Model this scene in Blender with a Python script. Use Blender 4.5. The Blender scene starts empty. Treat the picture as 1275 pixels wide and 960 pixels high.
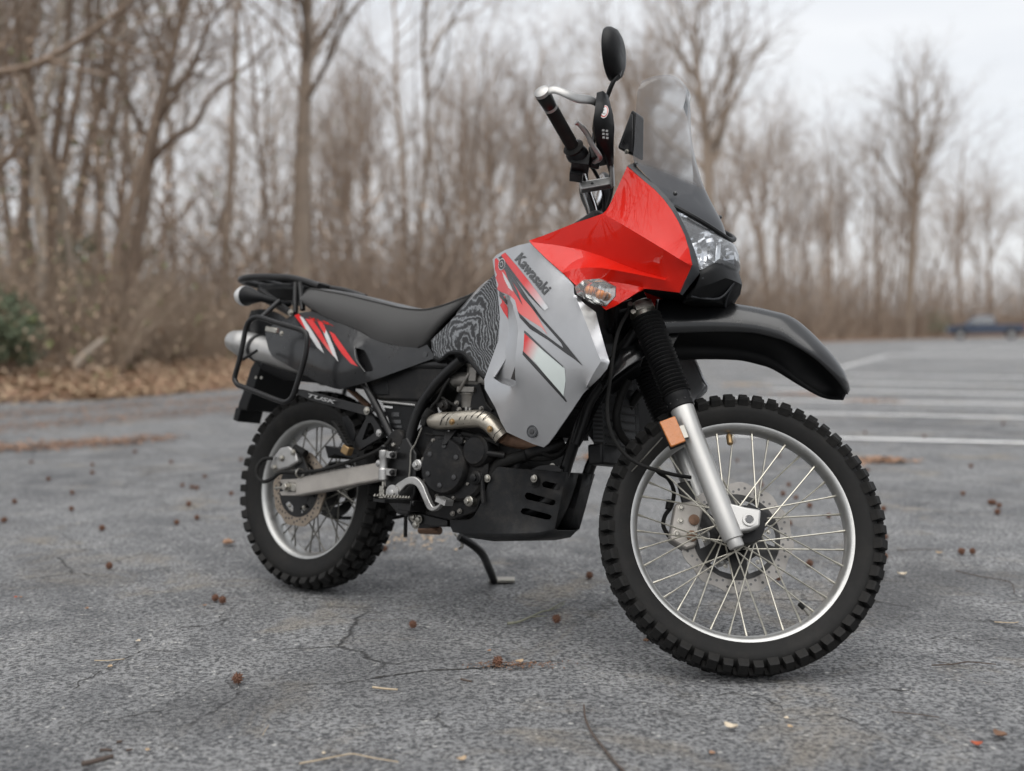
import bpy, bmesh, math, random
import numpy as np
from mathutils import Vector, Matrix, noise
from mathutils.bvhtree import BVHTree
from mathutils.geometry import delaunay_2d_cdt
R = math.radians
random.seed(7)
scene = bpy.context.scene
col = scene.collection

# ------------------------------------------------------------------ camera
CAM = (0.669633, -3.458086, 0.824077)
cam_d = bpy.data.cameras.new('camera')
cam_d.sensor_width = 36.0
cam_d.lens = 36.0 * 1339.774583 / 1275.0
cam_d.clip_start = 0.05
cam_d.clip_end = 2000
cam_o = bpy.data.objects.new('camera', cam_d)
col.objects.link(cam_o)
cam_o.matrix_world = (Matrix.Translation(CAM) @ Matrix.Rotation(-0.048981, 4, 'X')
                      @ Matrix.Rotation(--0.008671, 4, 'Y') @ Matrix.Rotation(R(90), 4, 'X'))
cam_d.dof.use_dof = True
cam_d.dof.focus_distance = 2.72
cam_d.dof.aperture_fstop = 1.65
scene.camera = cam_o

# ------------------------------------------------------------------ sky, sun, exposure
SUN_EL, SUN_AZ = R(64), R(205)
world = bpy.data.worlds.new('World')
scene.world = world
world.use_nodes = True
wn, wl = world.node_tree.nodes, world.node_tree.links
wn.clear()
w_out = wn.new('ShaderNodeOutputWorld')
w_bg = wn.new('ShaderNodeBackground')
w_sky = wn.new('ShaderNodeTexSky')
w_sky.sky_type = 'NISHITA'
w_sky.sun_disc = False
w_sky.sun_elevation = SUN_EL
w_sky.sun_rotation = SUN_AZ
w_sky.dust_density = 3.0
w_tc = wn.new('ShaderNodeTexCoord')
w_map = wn.new('ShaderNodeMapping')
w_map.inputs['Scale'].default_value = (1.0, 1.0, 5.0)
w_map.inputs['Rotation'].default_value = (0.0, 0.12, 0.0)
w_noi = wn.new('ShaderNodeTexNoise')
w_noi.inputs['Scale'].default_value = 2.2
w_noi.inputs['Detail'].default_value = 6.0
w_noi.inputs['Roughness'].default_value = 0.55
w_rmp = wn.new('ShaderNodeValToRGB')
w_rmp.color_ramp.elements[0].position = 0.30
w_rmp.color_ramp.elements[0].color = (3.6, 3.72, 3.9, 1)
w_rmp.color_ramp.elements[1].position = 0.68
w_rmp.color_ramp.elements[1].color = (4.4, 4.44, 4.5, 1)
w_mix = wn.new('ShaderNodeMixRGB')
w_mix.inputs['Fac'].default_value = 0.93          # nearly closed cloud cover
wl.new(w_tc.outputs['Generated'], w_map.inputs['Vector'])
wl.new(w_map.outputs['Vector'], w_noi.inputs['Vector'])
wl.new(w_noi.outputs['Fac'], w_rmp.inputs['Fac'])
wl.new(w_sky.outputs['Color'], w_mix.inputs['Color1'])
wl.new(w_rmp.outputs['Color'], w_mix.inputs['Color2'])
wl.new(w_mix.outputs['Color'], w_bg.inputs['Color'])
w_bg.inputs['Strength'].default_value = 0.10
wl.new(w_bg.outputs['Background'], w_out.inputs['Surface'])

sun_d = bpy.data.lights.new('sun', 'SUN')
sun_d.energy = 1.5
sun_d.angle = R(80)
sun_d.color = (1.0, 0.98, 0.95)
sun_o = bpy.data.objects.new('sun', sun_d)
col.objects.link(sun_o)
# Nishita rotation runs clockwise from +Y
sdir = Vector((math.sin(SUN_AZ) * math.cos(SUN_EL), math.cos(SUN_AZ) * math.cos(SUN_EL), math.sin(SUN_EL)))
sun_o.rotation_euler = sdir.to_track_quat('Z', 'Y').to_euler()
sun_o.location = (0, 0, 30)

vs = scene.view_settings
vs.view_transform = 'Standard'
vs.look = 'None'
vs.exposure = 1.17
vs.gamma = 1.0
scene.cycles.use_denoising = True
scene.cycles.max_bounces = 8
scene.cycles.transparent_max_bounces = 12
scene.cycles.caustics_reflective = False
scene.cycles.caustics_refractive = False

# ------------------------------------------------------------------ materials
MATS = {}
def nt(name):
    m = bpy.data.materials.new(name)
    m.use_nodes = True
    n, l = m.node_tree.nodes, m.node_tree.links
    b = n['Principled BSDF']
    MATS[name] = m
    return m, n, l, b
def mat(name, color, rough=0.5, metal=0.0, coat=0.0, coat_rough=0.05, var=0.15, scale=40, rvar=0.12, bump=0.0, bscale=300, spec=0.5, grime=0.0):
    """base colour with a little uneven wear, roughness variation, fine relief and optional dust"""
    m, n, l, b = nt(name)
    tc = n.new('ShaderNodeTexCoord')
    no = n.new('ShaderNodeTexNoise')
    no.inputs['Scale'].default_value = scale
    no.inputs['Detail'].default_value = 5
    no.inputs['Roughness'].default_value = 0.65
    l.new(tc.outputs['Object'], no.inputs['Vector'])
    mr = n.new('ShaderNodeMapRange')
    mr.inputs['From Min'].default_value = 0.25
    mr.inputs['From Max'].default_value = 0.75
    mr.inputs['To Min'].default_value = 1 - var
    mr.inputs['To Max'].default_value = 1 + var
    l.new(no.outputs['Fac'], mr.inputs['Value'])
    mx = n.new('ShaderNodeMixRGB')
    mx.blend_type = 'MULTIPLY'
    mx.inputs['Fac'].default_value = 1
    mx.inputs['Color1'].default_value = (*color, 1)
    l.new(mr.outputs['Result'], mx.inputs['Color2'])
    out = mx.outputs['Color']
    if grime > 0:
        n2 = n.new('ShaderNodeTexNoise')
        n2.inputs['Scale'].default_value = 14
        n2.inputs['Detail'].default_value = 8
        n2.inputs['Roughness'].default_value = 0.75
        l.new(tc.outputs['Object'], n2.inputs['Vector'])
        rp = n.new('ShaderNodeMapRange')
        rp.inputs['From Min'].default_value = 0.48
        rp.inputs['From Max'].default_value = 0.75
        rp.inputs['To Max'].default_value = grime
        l.new(n2.outputs['Fac'], rp.inputs['Value'])
        m2 = n.new('ShaderNodeMixRGB')
        m2.inputs['Color2'].default_value = (0.19, 0.165, 0.135, 1)
        l.new(rp.outputs['Result'], m2.inputs['Fac'])
        l.new(out, m2.inputs['Color1'])
        out = m2.outputs['Color']
    l.new(out, b.inputs['Base Color'])
    r2 = n.new('ShaderNodeMapRange')
    r2.inputs['From Min'].default_value = 0.25
    r2.inputs['From Max'].default_value = 0.75
    r2.inputs['To Min'].default_value = max(0.02, rough - rvar)
    r2.inputs['To Max'].default_value = min(1, rough + rvar)
    l.new(no.outputs['Fac'], r2.inputs['Value'])
    l.new(r2.outputs['Result'], b.inputs['Roughness'])
    b.inputs['Metallic'].default_value = metal
    b.inputs['Coat Weight'].default_value = coat
    b.inputs['Coat Roughness'].default_value = coat_rough
    b.inputs['Specular IOR Level'].default_value = spec
    if bump > 0:
        n3 = n.new('ShaderNodeTexNoise')
        n3.inputs['Scale'].default_value = bscale
        n3.inputs['Detail'].default_value = 3
        l.new(tc.outputs['Object'], n3.inputs['Vector'])
        bp = n.new('ShaderNodeBump')
        bp.inputs['Strength'].default_value = bump
        bp.inputs['Distance'].default_value = 0.002
        l.new(n3.outputs['Fac'], bp.inputs['Height'])
        l.new(bp.outputs['Normal'], b.inputs['Normal'])
    return m

mat('silver_paint', (0.45, 0.455, 0.465), 0.33, 0.8, 0.4, 0.10, 0.05, 12, 0.05)
mat('red_paint', (0.58, 0.013, 0.006), 0.35, 0.0, 0.48, 0.02, 0.05, 10, 0.04, spec=0.06)
mat('black_gloss', (0.007, 0.0075, 0.0085), 0.30, 0.0, 0.38, 0.10, 0.2, 20, 0.06, grime=0.02)
mat('black_plastic', (0.006, 0.0063, 0.007), 0.46, 0, 0, 0.1, 0.25, 30, 0.1, 0.12, 700, 0.22, grime=0.03)
mat('skid_plastic', (0.012, 0.0125, 0.0135), 0.5, 0, 0, 0.1, 0.3, 24, 0.14, 0.25, 350, 0.28, grime=0.13)
mat('grey_plastic', (0.032, 0.034, 0.038), 0.5, 0, 0, 0.1, 0.15, 30, 0.08, 0.12, 600)
mat('black_metal', (0.0062, 0.0062, 0.0066), 0.36, 0.0, 0.15, 0.3, 0.3, 40, 0.12, 0.05, 500, 0.28, grime=0.03)
mat('engine_black', (0.0085, 0.0085, 0.009), 0.46, 0.1, 0, 0.1, 0.4, 35, 0.12, 0.2, 400, 0.25, grime=0.14)
mat('rubber', (0.0095, 0.0093, 0.009), 0.66, 0, 0, 0.1, 0.25, 30, 0.1, 0.2, 500, 0.22, grime=0.05)
mat('gaiter_rubber', (0.012, 0.012, 0.0125), 0.5, 0, 0, 0.1, 0.2, 40, 0.1, spec=0.3, grime=0.04)
mat('seat_vinyl', (0.047, 0.046, 0.045), 0.58, 0, 0, 0.1, 0.12, 9, 0.06, 0.45, 900, 0.4)
mat('seat_top_vinyl', (0.085, 0.087, 0.09), 0.5, 0, 0, 0.1, 0.12, 9, 0.06, 0.45, 900, 0.4)
mat('alu_cast', (0.42, 0.415, 0.405), 0.42, 0.85, 0, 0.1, 0.12, 30, 0.1, 0.12, 600, grime=0.12)
mat('fork_silver', (0.46, 0.455, 0.44), 0.40, 0.7, 0.2, 0.2, 0.06, 14, 0.05, 0.04, 500, grime=0.05)
mat('rim_alu', (0.43, 0.43, 0.42), 0.38, 0.85, 0, 0.1, 0.08, 30, 0.1, 0.05, 500, grime=0.06)
mat('swingarm_alu', (0.40, 0.375, 0.345), 0.5, 0.6, 0, 0.1, 0.12, 20, 0.08, 0.1, 500, grime=0.25)
mat('chrome', (0.75, 0.75, 0.75), 0.15, 1.0, 0, 0.1, 0.05, 20, 0.05)
mat('steel', (0.36, 0.345, 0.31), 0.36, 0.95, 0, 0.1, 0.2, 40, 0.12)
mat('spoke_steel', (0.46, 0.44, 0.38), 0.34, 0.9, 0, 0.1, 0.25, 60, 0.1)
mat('dark_spoke', (0.16, 0.155, 0.14), 0.45, 0.8, 0, 0.1, 0.3, 60, 0.1)
mat('heat_shield', (0.50, 0.46, 0.39), 0.38, 0.9, 0, 0.1, 0.2, 18, 0.12, 0.08, 200, grime=0.25)
mat('disc_steel', (0.21, 0.20, 0.188), 0.38, 0.85, 0, 0.1, 0.2, 50, 0.1)
mat('worn_disc', (0.30, 0.25, 0.20), 0.45, 0.8, 0, 0.1, 0.3, 50, 0.1)
mat('brass', (0.30, 0.20, 0.10), 0.4, 0.8)
mat('carb_metal', (0.20, 0.19, 0.175), 0.45, 0.7, 0, 0.1, 0.25, 50, 0.1, 0.1, 400, grime=0.2)
mat('print_grey', (0.26, 0.26, 0.26), 0.5)
mat('decal_black', (0.012, 0.012, 0.013), 0.32, 0, 0.6, 0.1, 0.1)
mat('decal_white', (0.50, 0.50, 0.50), 0.35, 0, 0.5, 0.1, 0.05)
mat('decal_grey', (0.055, 0.057, 0.06), 0.35, 0, 0.5, 0.1, 0.05)
mat('amber', (0.46, 0.15, 0.03), 0.28, 0, 0.6, 0.05, 0.12, 60, 0.05, 0.3, 350)
mat('orange_bulb', (0.85, 0.25, 0.02), 0.3, 0, 0.5, 0.05)
mat('copper_pipe', (0.17, 0.10, 0.065), 0.5, 0.6, 0, 0.1, 0.4, 30, 0.1)
mat('red_anodised', (0.32, 0.06, 0.05), 0.35, 0.7)
mat('reflector_chrome', (0.85, 0.86, 0.88), 0.10, 1.0, 0, 0.1, 0.03)
mat('headlight_shell', (0.10, 0.10, 0.105), 0.3, 0.3)

def vcol_mat(name, rough=0.32, coat=0.6):
    m, n, l, b = nt(name)
    a = n.new('ShaderNodeVertexColor')
    a.layer_name = 'Col'
    l.new(a.outputs['Color'], b.inputs['Base Color'])
    b.inputs['Roughness'].default_value = rough
    b.inputs['Coat Weight'].default_value = coat
    b.inputs['Coat Roughness'].default_value = 0.1
    return m
vcol_mat('printed_graphic')

def clear_mat(name, tint, refl=1.0, rough=0.02, haze_amt=0.0, haze_col=(0.8, 0.8, 0.8)):
    """thin clear sheet: sees through with a tint, mirrors at grazing angles, haze for scuffs or a painted sheen"""
    m, n, l, b = nt(name)
    n.remove(b)
    out = n['Material Output']
    tr = n.new('ShaderNodeBsdfTransparent')
    tr.inputs['Color'].default_value = (*tint, 1)
    gl = n.new('ShaderNodeBsdfGlossy')
    gl.inputs['Roughness'].default_value = rough
    fr = n.new('ShaderNodeFresnel')
    fr.inputs['IOR'].default_value = 1.45
    mx = n.new('ShaderNodeMixShader')
    ml = n.new('ShaderNodeMath')
    ml.operation = 'MULTIPLY'
    ml.inputs[1].default_value = refl
    l.new(fr.outputs['Fac'], ml.inputs[0])
    l.new(ml.outputs['Value'], mx.inputs['Fac'])
    if haze_amt > 0:
        df = n.new('ShaderNodeBsdfDiffuse')
        df.inputs['Color'].default_value = (*haze_col, 1)
        m2 = n.new('ShaderNodeMixShader')
        m2.inputs['Fac'].default_value = haze_amt
        l.new(tr.outputs['BSDF'], m2.inputs[1])
        l.new(df.outputs['BSDF'], m2.inputs[2])
        l.new(m2.outputs['Shader'], mx.inputs[1])
    else:
        l.new(tr.outputs['BSDF'], mx.inputs[1])
    l.new(gl.outputs['BSDF'], mx.inputs[2])
    l.new(mx.outputs['Shader'], out.inputs['Surface'])
    return m
clear_mat('clear_lens', (0.93, 0.94, 0.95), 1.0, 0.03, 0.05)
clear_mat('headlight_lens', (0.93, 0.94, 0.95), 1.6, 0.03, 0.16, (0.75, 0.77, 0.8))  # pale diffuse haze paints in the sky's bright reflection on the lens
clear_mat('signal_lens', (0.90, 0.90, 0.88), 1.0, 0.06, 0.16, (0.8, 0.8, 0.78))
clear_mat('smoked_lens', (0.55, 0.55, 0.56), 1.0, 0.05)

def screen_mat():
    """clear acrylic whose printed base band runs from solid black to clear"""
    m, n, l, b = nt('windscreen_acrylic')
    out = n['Material Output']
    at = n.new('ShaderNodeVertexColor')
    at.layer_name = 'Col'
    sep = n.new('ShaderNodeSeparateColor')
    l.new(at.outputs['Color'], sep.inputs['Color'])
    tr = n.new('ShaderNodeBsdfTransparent')
    tr.inputs['Color'].default_value = (0.86, 0.87, 0.88, 1)
    df = n.new('ShaderNodeBsdfDiffuse')
    df.inputs['Color'].default_value = (0.26, 0.26, 0.26, 1)
    m0 = n.new('ShaderNodeMixShader')
    m0.inputs['Fac'].default_value = 0.15
    l.new(tr.outputs['BSDF'], m0.inputs[1])
    l.new(df.outputs['BSDF'], m0.inputs[2])
    gl = n.new('ShaderNodeBsdfGlossy')
    gl.inputs['Roughness'].default_value = 0.05
    fr = n.new('ShaderNodeFresnel')
    fr.inputs['IOR'].default_value = 1.49
    m1 = n.new('ShaderNodeMixShader')
    l.new(fr.outputs['Fac'], m1.inputs['Fac'])
    l.new(m0.outputs['Shader'], m1.inputs[1])
    l.new(gl.outputs['BSDF'], m1.inputs[2])
    b.inputs['Base Color'].default_value = (0.035, 0.037, 0.042, 1)
    b.inputs['Roughness'].default_value = 0.35
    m2 = n.new('ShaderNodeMixShader')
    l.new(sep.outputs['Red'], m2.inputs['Fac'])
    l.new(m1.outputs['Shader'], m2.inputs[1])
    l.new(b.outputs['BSDF'], m2.inputs[2])
    l.new(m2.outputs['Shader'], out.inputs['Surface'])
screen_mat()

def swirl_mat():
    """printed knee pad: silver-on-black flowing wood-grain lines, nested like arches"""
    m, n, l, b = nt('swirl_print')
    tc = n.new('ShaderNodeTexCoord')
    n1 = n.new('ShaderNodeTexNoise')
    n1.inputs['Scale'].default_value = 7.0
    n1.inputs['Detail'].default_value = 4.0
    n1.inputs['Roughness'].default_value = 0.5
    l.new(tc.outputs['Object'], n1.inputs['Vector'])
    wv = n.new('ShaderNodeVectorMath')
    wv.operation = 'MULTIPLY_ADD'
    wv.inputs[1].default_value = (0.15, 0.0, 0.15)
    l.new(n1.outputs['Color'], wv.inputs[0])
    l.new(tc.outputs['Object'], wv.inputs[2])
    mp = n.new('ShaderNodeMapping')
    mp.vector_type = 'TEXTURE'
    mp.inputs['Location'].default_value = (0.835, 0.0, 0.735)
    mp.inputs['Rotation'].default_value = (0, R(-28), 0)
    mp.inputs['Scale'].default_value = (0.62, 100.0, 1.7)
    l.new(wv.outputs['Vector'], mp.inputs['Vector'])
    ln = n.new('ShaderNodeVectorMath')
    ln.operation = 'LENGTH'
    l.new(mp.outputs['Vector'], ln.inputs[0])
    sc = n.new('ShaderNodeMath')
    sc.operation = 'MULTIPLY'
    sc.inputs[1].default_value = 66.0
    l.new(ln.outputs['Value'], sc.inputs[0])
    n2 = n.new('ShaderNodeTexNoise')
    n2.inputs['Scale'].default_value = 110
    n2.inputs['Detail'].default_value = 4
    l.new(tc.outputs['Object'], n2.inputs['Vector'])
    ad = n.new('ShaderNodeMath')
    ad.operation = 'MULTIPLY_ADD'
    ad.inputs[1].default_value = 1.1
    l.new(n2.outputs['Fac'], ad.inputs[0])
    l.new(sc.outputs['Value'], ad.inputs[2])
    pp = n.new('ShaderNodeMath')
    pp.operation = 'PINGPONG'
    pp.inputs[1].default_value = 0.5
    l.new(ad.outputs['Value'], pp.inputs[0])
    rp = n.new('ShaderNodeValToRGB')
    rp.color_ramp.elements[0].position = 0.22
    rp.color_ramp.elements[0].color = (0.006, 0.006, 0.007, 1)
    rp.color_ramp.elements[1].position = 0.50
    rp.color_ramp.elements[1].color = (0.21, 0.22, 0.23, 1)
    l.new(pp.outputs['Value'], rp.inputs['Fac'])
    l.new(rp.outputs['Color'], b.inputs['Base Color'])
    b.inputs['Roughness'].default_value = 0.42
    b.inputs['Coat Weight'].default_value = 0.2
swirl_mat()

def mesh_screen_mat():
    m, n, l, b = nt('radiator_core')
    tc = n.new('ShaderNodeTexCoord')
    mp = n.new('ShaderNodeMapping')
    mp.inputs['Scale'].default_value = (1, 260, 180)
    l.new(tc.outputs['Object'], mp.inputs['Vector'])
    ch = n.new('ShaderNodeTexChecker')
    ch.inputs['Scale'].default_value = 1
    ch.inputs['Color1'].default_value = (0.004, 0.004, 0.004, 1)
    ch.inputs['Color2'].default_value = (0.035, 0.036, 0.038, 1)
    l.new(mp.outputs['Vector'], ch.inputs['Vector'])
    l.new(ch.outputs['Color'], b.inputs['Base Color'])
    b.inputs['Roughness'].default_value = 0.6
mesh_screen_mat()

# ------------------------------------------------------------------ mesh helpers
def V(p): return Vector(p)
def cr(pts, n=6, closed=False):
    """Catmull-Rom through the points"""
    P = [Vector(p) for p in pts]
    L = len(P)
    out = []
    rng = range(L) if closed else range(L - 1)
    for i in rng:
        if closed:
            a, b, c, d = P[i - 1], P[i], P[(i + 1) % L], P[(i + 2) % L]
        else:
            a, b, c, d = P[max(i - 1, 0)], P[i], P[i + 1], P[min(i + 2, L - 1)]
        for k in range(n):
            t = k / n
            out.append(0.5 * ((2 * b) + (c - a) * t + (2 * a - 5 * b + 4 * c - d) * t * t + (3 * b - a - 3 * c + d) * t ** 3))
    if not closed:
        out.append(P[-1])
    return out

class Geo:
    def __init__(s):
        s.v, s.f = [], []
    def add(s, v, f):
        o = len(s.v)
        s.v += [tuple(p) for p in v]
        s.f += [tuple(i + o for i in q) for q in f]
        return s
    def box(s, c, size, m=None):
        hx, hy, hz = size[0] / 2, size[1] / 2, size[2] / 2
        v = [Vector((x, y, z)) for x in (-hx, hx) for y in (-hy, hy) for z in (-hz, hz)]
        if m is not None:
            v = [m @ p for p in v]
        v = [p + Vector(c) for p in v]
        return s.add(v, [(0, 1, 3, 2), (4, 6, 7, 5), (0, 4, 5, 1), (2, 3, 7, 6), (0, 2, 6, 4), (1, 5, 7, 3)])
    def rings(s, rings, cap=True, close=False):
        n = len(rings[0])
        v = [p for r in rings for p in r]
        f = []
        m = len(rings)
        for i in range(m if close else m - 1):
            for j in range(n):
                a, b = i * n + j, i * n + (j + 1) % n
                k = ((i + 1) % m) * n
                f.append((a, b, k + (j + 1) % n, k + j))
        if cap and not close:
            f.append(tuple(reversed(range(n))))
            f.append(tuple(range((m - 1) * n, m * n)))
        return s.add(v, f)
    def tube(s, pts, r, n=10, closed=False, cap=True, flat=1.0):
        P = [Vector(p) for p in pts]
        L = len(P)
        rr = r if isinstance(r, (list, tuple)) else [r] * L
        rings = []
        up = None
        for i in range(L):
            a = P[i - 1] if (i > 0 or closed) else P[i]
            b = P[(i + 1) % L] if (i < L - 1 or closed) else P[i]
            t = (b - a).normalized()
            if up is None:
                up = Vector((0, 0, 1)) if abs(t.z) < 0.9 else Vector((0, 1, 0))
            x = t.cross(up)
            if x.length < 1e-6:
                x = t.orthogonal()
            x.normalize()
            y = x.cross(t).normalized()
            up = y
            rings.append([P[i] + (x * math.cos(q) + y * math.sin(q) * flat) * rr[i] for q in [2 * math.pi * k / n for k in range(n)]])
        return s.rings(rings, cap and not closed, closed)
    def lathe(s, prof, n=48, c=(0, 0, 0), closed=False, m=None):
        """profile of (radius, axial) spun round the local Y axis"""
        rings = []
        for (r, y) in prof:
            ring = [Vector((r * math.cos(a), y, r * math.sin(a))) for a in [2 * math.pi * k / n for k in range(n)]]
            if m is not None:
                ring = [m @ p for p in ring]
            rings.append([p + Vector(c) for p in ring])
        return s.rings(rings, not closed, closed)
    def prism(s, poly, d):
        """closed 3D polygon extruded by vector d"""
        P = [Vector(p) for p in poly]
        d = Vector(d)
        n = len(P)
        v = P + [p + d for p in P]
        f = [tuple(range(n)), tuple(reversed(range(n, 2 * n)))]
        f += [(j, j + n, (j + 1) % n + n, (j + 1) % n) for j in range(n)]
        return s.add(v, f)
    def ellipsoid(s, c, r, n=16, m=8, mtx=None):
        rings = []
        for i in range(1, m):
            t = math.pi * i / m
            ring = [Vector((r[0] * math.sin(t) * math.cos(a), r[1] * math.sin(t) * math.sin(a), r[2] * math.cos(t))) for a in [2 * math.pi * k / n for k in range(n)]]
            if mtx is not None:
                ring = [mtx @ p for p in ring]
            rings.append([p + Vector(c) for p in ring])
        return s.rings(rings)
    def mirror_y(s):
        g = Geo()
        g.v = [(p[0], -p[1], p[2]) for p in s.v]
        g.f = [tuple(reversed(q)) for q in s.f]
        return g
    def build(s, name, mat, parent=None, mtx=None, angle=38, bevel=0, sub=0, seg=2, recalc=True):
        me = bpy.data.meshes.new(name)
        me.from_pydata(s.v, [], s.f)
        if recalc:
            bm = bmesh.new()
            bm.from_mesh(me)
            bmesh.ops.recalc_face_normals(bm, faces=bm.faces)
            bm.to_mesh(me)
            bm.free()
        return finish(name, me, mat, parent, mtx, angle, bevel, sub, seg)

def finish(name, me, mat, parent=None, mtx=None, angle=38, bevel=0, sub=0, seg=2):
    if mat:
        me.materials.append(MATS[mat])
    if angle >= 0:
        me.shade_smooth()
        if angle < 180:
            me.set_sharp_from_angle(angle=R(angle))
    o = bpy.data.objects.new(name, me)
    col.objects.link(o)
    if parent is not None:
        o.parent = parent
    if mtx is not None:
        o.matrix_local = mtx
    if bevel:
        b = o.modifiers.new('bevel', 'BEVEL')
        b.width = bevel
        b.segments = seg
        b.limit_method = 'ANGLE'
        b.angle_limit = R(35)
        b.harden_normals = False
    if sub:
        b = o.modifiers.new('sub', 'SUBSURF')
        b.levels = b.render_levels = sub
    return o
def inst(name, me, parent=None, mtx=None):
    o = bpy.data.objects.new(name, me)
    col.objects.link(o)
    o.parent = parent
    if mtx is not None:
        o.matrix_local = mtx
    return o
def tag(o, label=None, cat=None, group=None, kind=None):
    if label: o['label'] = label
    if cat: o['category'] = cat
    if group: o['group'] = group
    if kind: o['kind'] = kind
    return o
def empty(name, loc=(0, 0, 0)):
    o = bpy.data.objects.new(name, None)
    o.empty_display_size = 0.1
    o.location = loc
    col.objects.link(o)
    return o

def inside(pt, poly):
    x, y = pt
    c = False
    j = len(poly) - 1
    for i in range(len(poly)):
        xi, yi = poly[i]
        xj, yj = poly[j]
        if (yi > y) != (yj > y) and x < (xj - xi) * (y - yi) / (yj - yi) + xi:
            c = not c
        j = i
    return c
def resample(poly, step, closed=True):
    out = []
    n = len(poly)
    for i in range(n if closed else n - 1):
        a, b = Vector(poly[i]), Vector(poly[(i + 1) % n])
        k = max(1, int((b - a).length / step))
        out += [a.lerp(b, t / k) for t in range(k)]
    if not closed:
        out.append(Vector(poly[-1]))
    return out
class Field:
    """depth y over the side view (x, z): a stiff sheet through all control points"""
    def __init__(s, pts, smooth=0.0):
        P = np.array([(p[0], p[2]) for p in pts])
        Y = np.array([p[1] for p in pts])
        n = len(P)
        D = np.linalg.norm(P[:, None] - P[None], axis=2)
        A = np.zeros((n + 3, n + 3))
        A[:n, :n] = D - smooth * np.eye(n)
        A[:n, n:] = np.c_[np.ones(n), P]
        A[n:, :n] = A[:n, n:].T
        s.P = P
        s.w = np.linalg.lstsq(A, np.r_[Y, 0, 0, 0], rcond=None)[0]
    def __call__(s, q):
        q = np.atleast_2d(q)
        D = np.linalg.norm(q[:, None] - s.P[None], axis=2)
        return D @ s.w[:-3] + np.c_[np.ones(len(q)), q] @ s.w[-3:]
def fill(outline, step, holes=(), lines=()):
    """triangulate a 2D outline with an even inner grid; returns points, triangles"""
    pts, edges = [], []
    def ring(poly, closed=True):
        o = len(pts)
        n = len(poly)
        pts.extend([Vector((p[0], p[1])) for p in poly])
        edges.extend([(o + i, o + (i + 1) % n) for i in range(n if closed else n - 1)])
    ring(outline)
    for h in holes:
        ring(h)
    for q in lines:
        ring(q, False)
    bnd = np.array([(p.x, p.y) for p in pts])
    xs = [p[0] for p in outline]
    zs = [p[1] for p in outline]
    row = 0
    z = min(zs) + step * 0.5
    while z < max(zs):
        x = min(xs) + (step * 0.5 if row % 2 else 0)
        while x < max(xs):
            if inside((x, z), outline) and not any(inside((x, z), h) for h in holes):
                if np.min((bnd[:, 0] - x) ** 2 + (bnd[:, 1] - z) ** 2) > (step * 0.55) ** 2:
                    pts.append(Vector((x, z)))
            x += step
        z += step * 0.87
        row += 1
    vo, eo, fo, *_ = delaunay_2d_cdt(pts, edges, [], 0, 1e-6)
    tri = []
    for f in fo:
        c = (sum(vo[i].x for i in f) / len(f), sum(vo[i].y for i in f) / len(f))
        if inside(c, outline) and not any(inside(c, h) for h in holes):
            tri.append(tuple(f))
    return [(p.x, p.y) for p in vo], tri
def membrane(P, T, fixed, soft=0, hard=(), inflate=0.0):
    """soap-film depth: y known at the fixed vertices, harmonic elsewhere (keeps creases crisp);
    soft > 0 then eases everything but the hard vertices; inflate bulges the film outwards"""
    n = len(P)
    E = np.array(sorted({(min(i, j), max(i, j)) for a, b, c in T for i, j in ((a, b), (b, c), (c, a))}), int)
    Q = np.array(P)
    w = 1.0 / np.maximum(np.linalg.norm(Q[E[:, 0]] - Q[E[:, 1]], axis=1), 1e-4)
    w /= w.mean()
    deg = np.bincount(E[:, 0], w, n) + np.bincount(E[:, 1], w, n)
    def nb(y):
        return np.bincount(E[:, 0], w * y[E[:, 1]], n) + np.bincount(E[:, 1], w * y[E[:, 0]], n)
    free = np.ones(n, bool)
    free[list(fixed)] = False
    def solve(y, load):
        r = np.where(free, nb(y) - deg * y + load, 0.0)
        p = r.copy()
        rs = r @ r
        for _ in range(1200):
            if rs < 1e-18:
                break
            Ap = np.where(free, deg * p - nb(p), 0.0)
            a = rs / (p @ Ap)
            y = y + a * p
            r = r - a * Ap
            rn = r @ r
            p = r + (rn / rs) * p
            rs = rn
        return y
    y = np.full(n, np.mean(list(fixed.values())))
    for i, v in fixed.items():
        y[i] = v
    y = solve(y, 0.0)
    if inflate:
        u = solve(np.zeros(n), 1e-3)
        y = y - inflate * u / u.max()
    if soft:
        mv = np.ones(n, bool)
        mv[list(hard)] = False
        for _ in range(soft):
            y = np.where(mv, 0.5 * y + 0.5 * nb(y) / np.maximum(deg, 1e-6), y)
    return y
def plate(g, outline, holes, y0, y1, step=0.012):
    """flat plate in the x-z plane with real openings"""
    P, T = fill(outline, step, holes)
    n = len(P)
    g.add([(p[0], y0, p[1]) for p in P] + [(p[0], y1, p[1]) for p in P], [tuple(t) for t in T] + [tuple(i + n for i in reversed(t)) for t in T])
    for ring in [outline, *holes]:
        k = len(ring)
        g.add([(p[0], y0, p[1]) for p in ring] + [(p[0], y1, p[1]) for p in ring], [(i, (i + 1) % k, (i + 1) % k + k, i + k) for i in range(k)])
    return g
PANELS = {}
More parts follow.
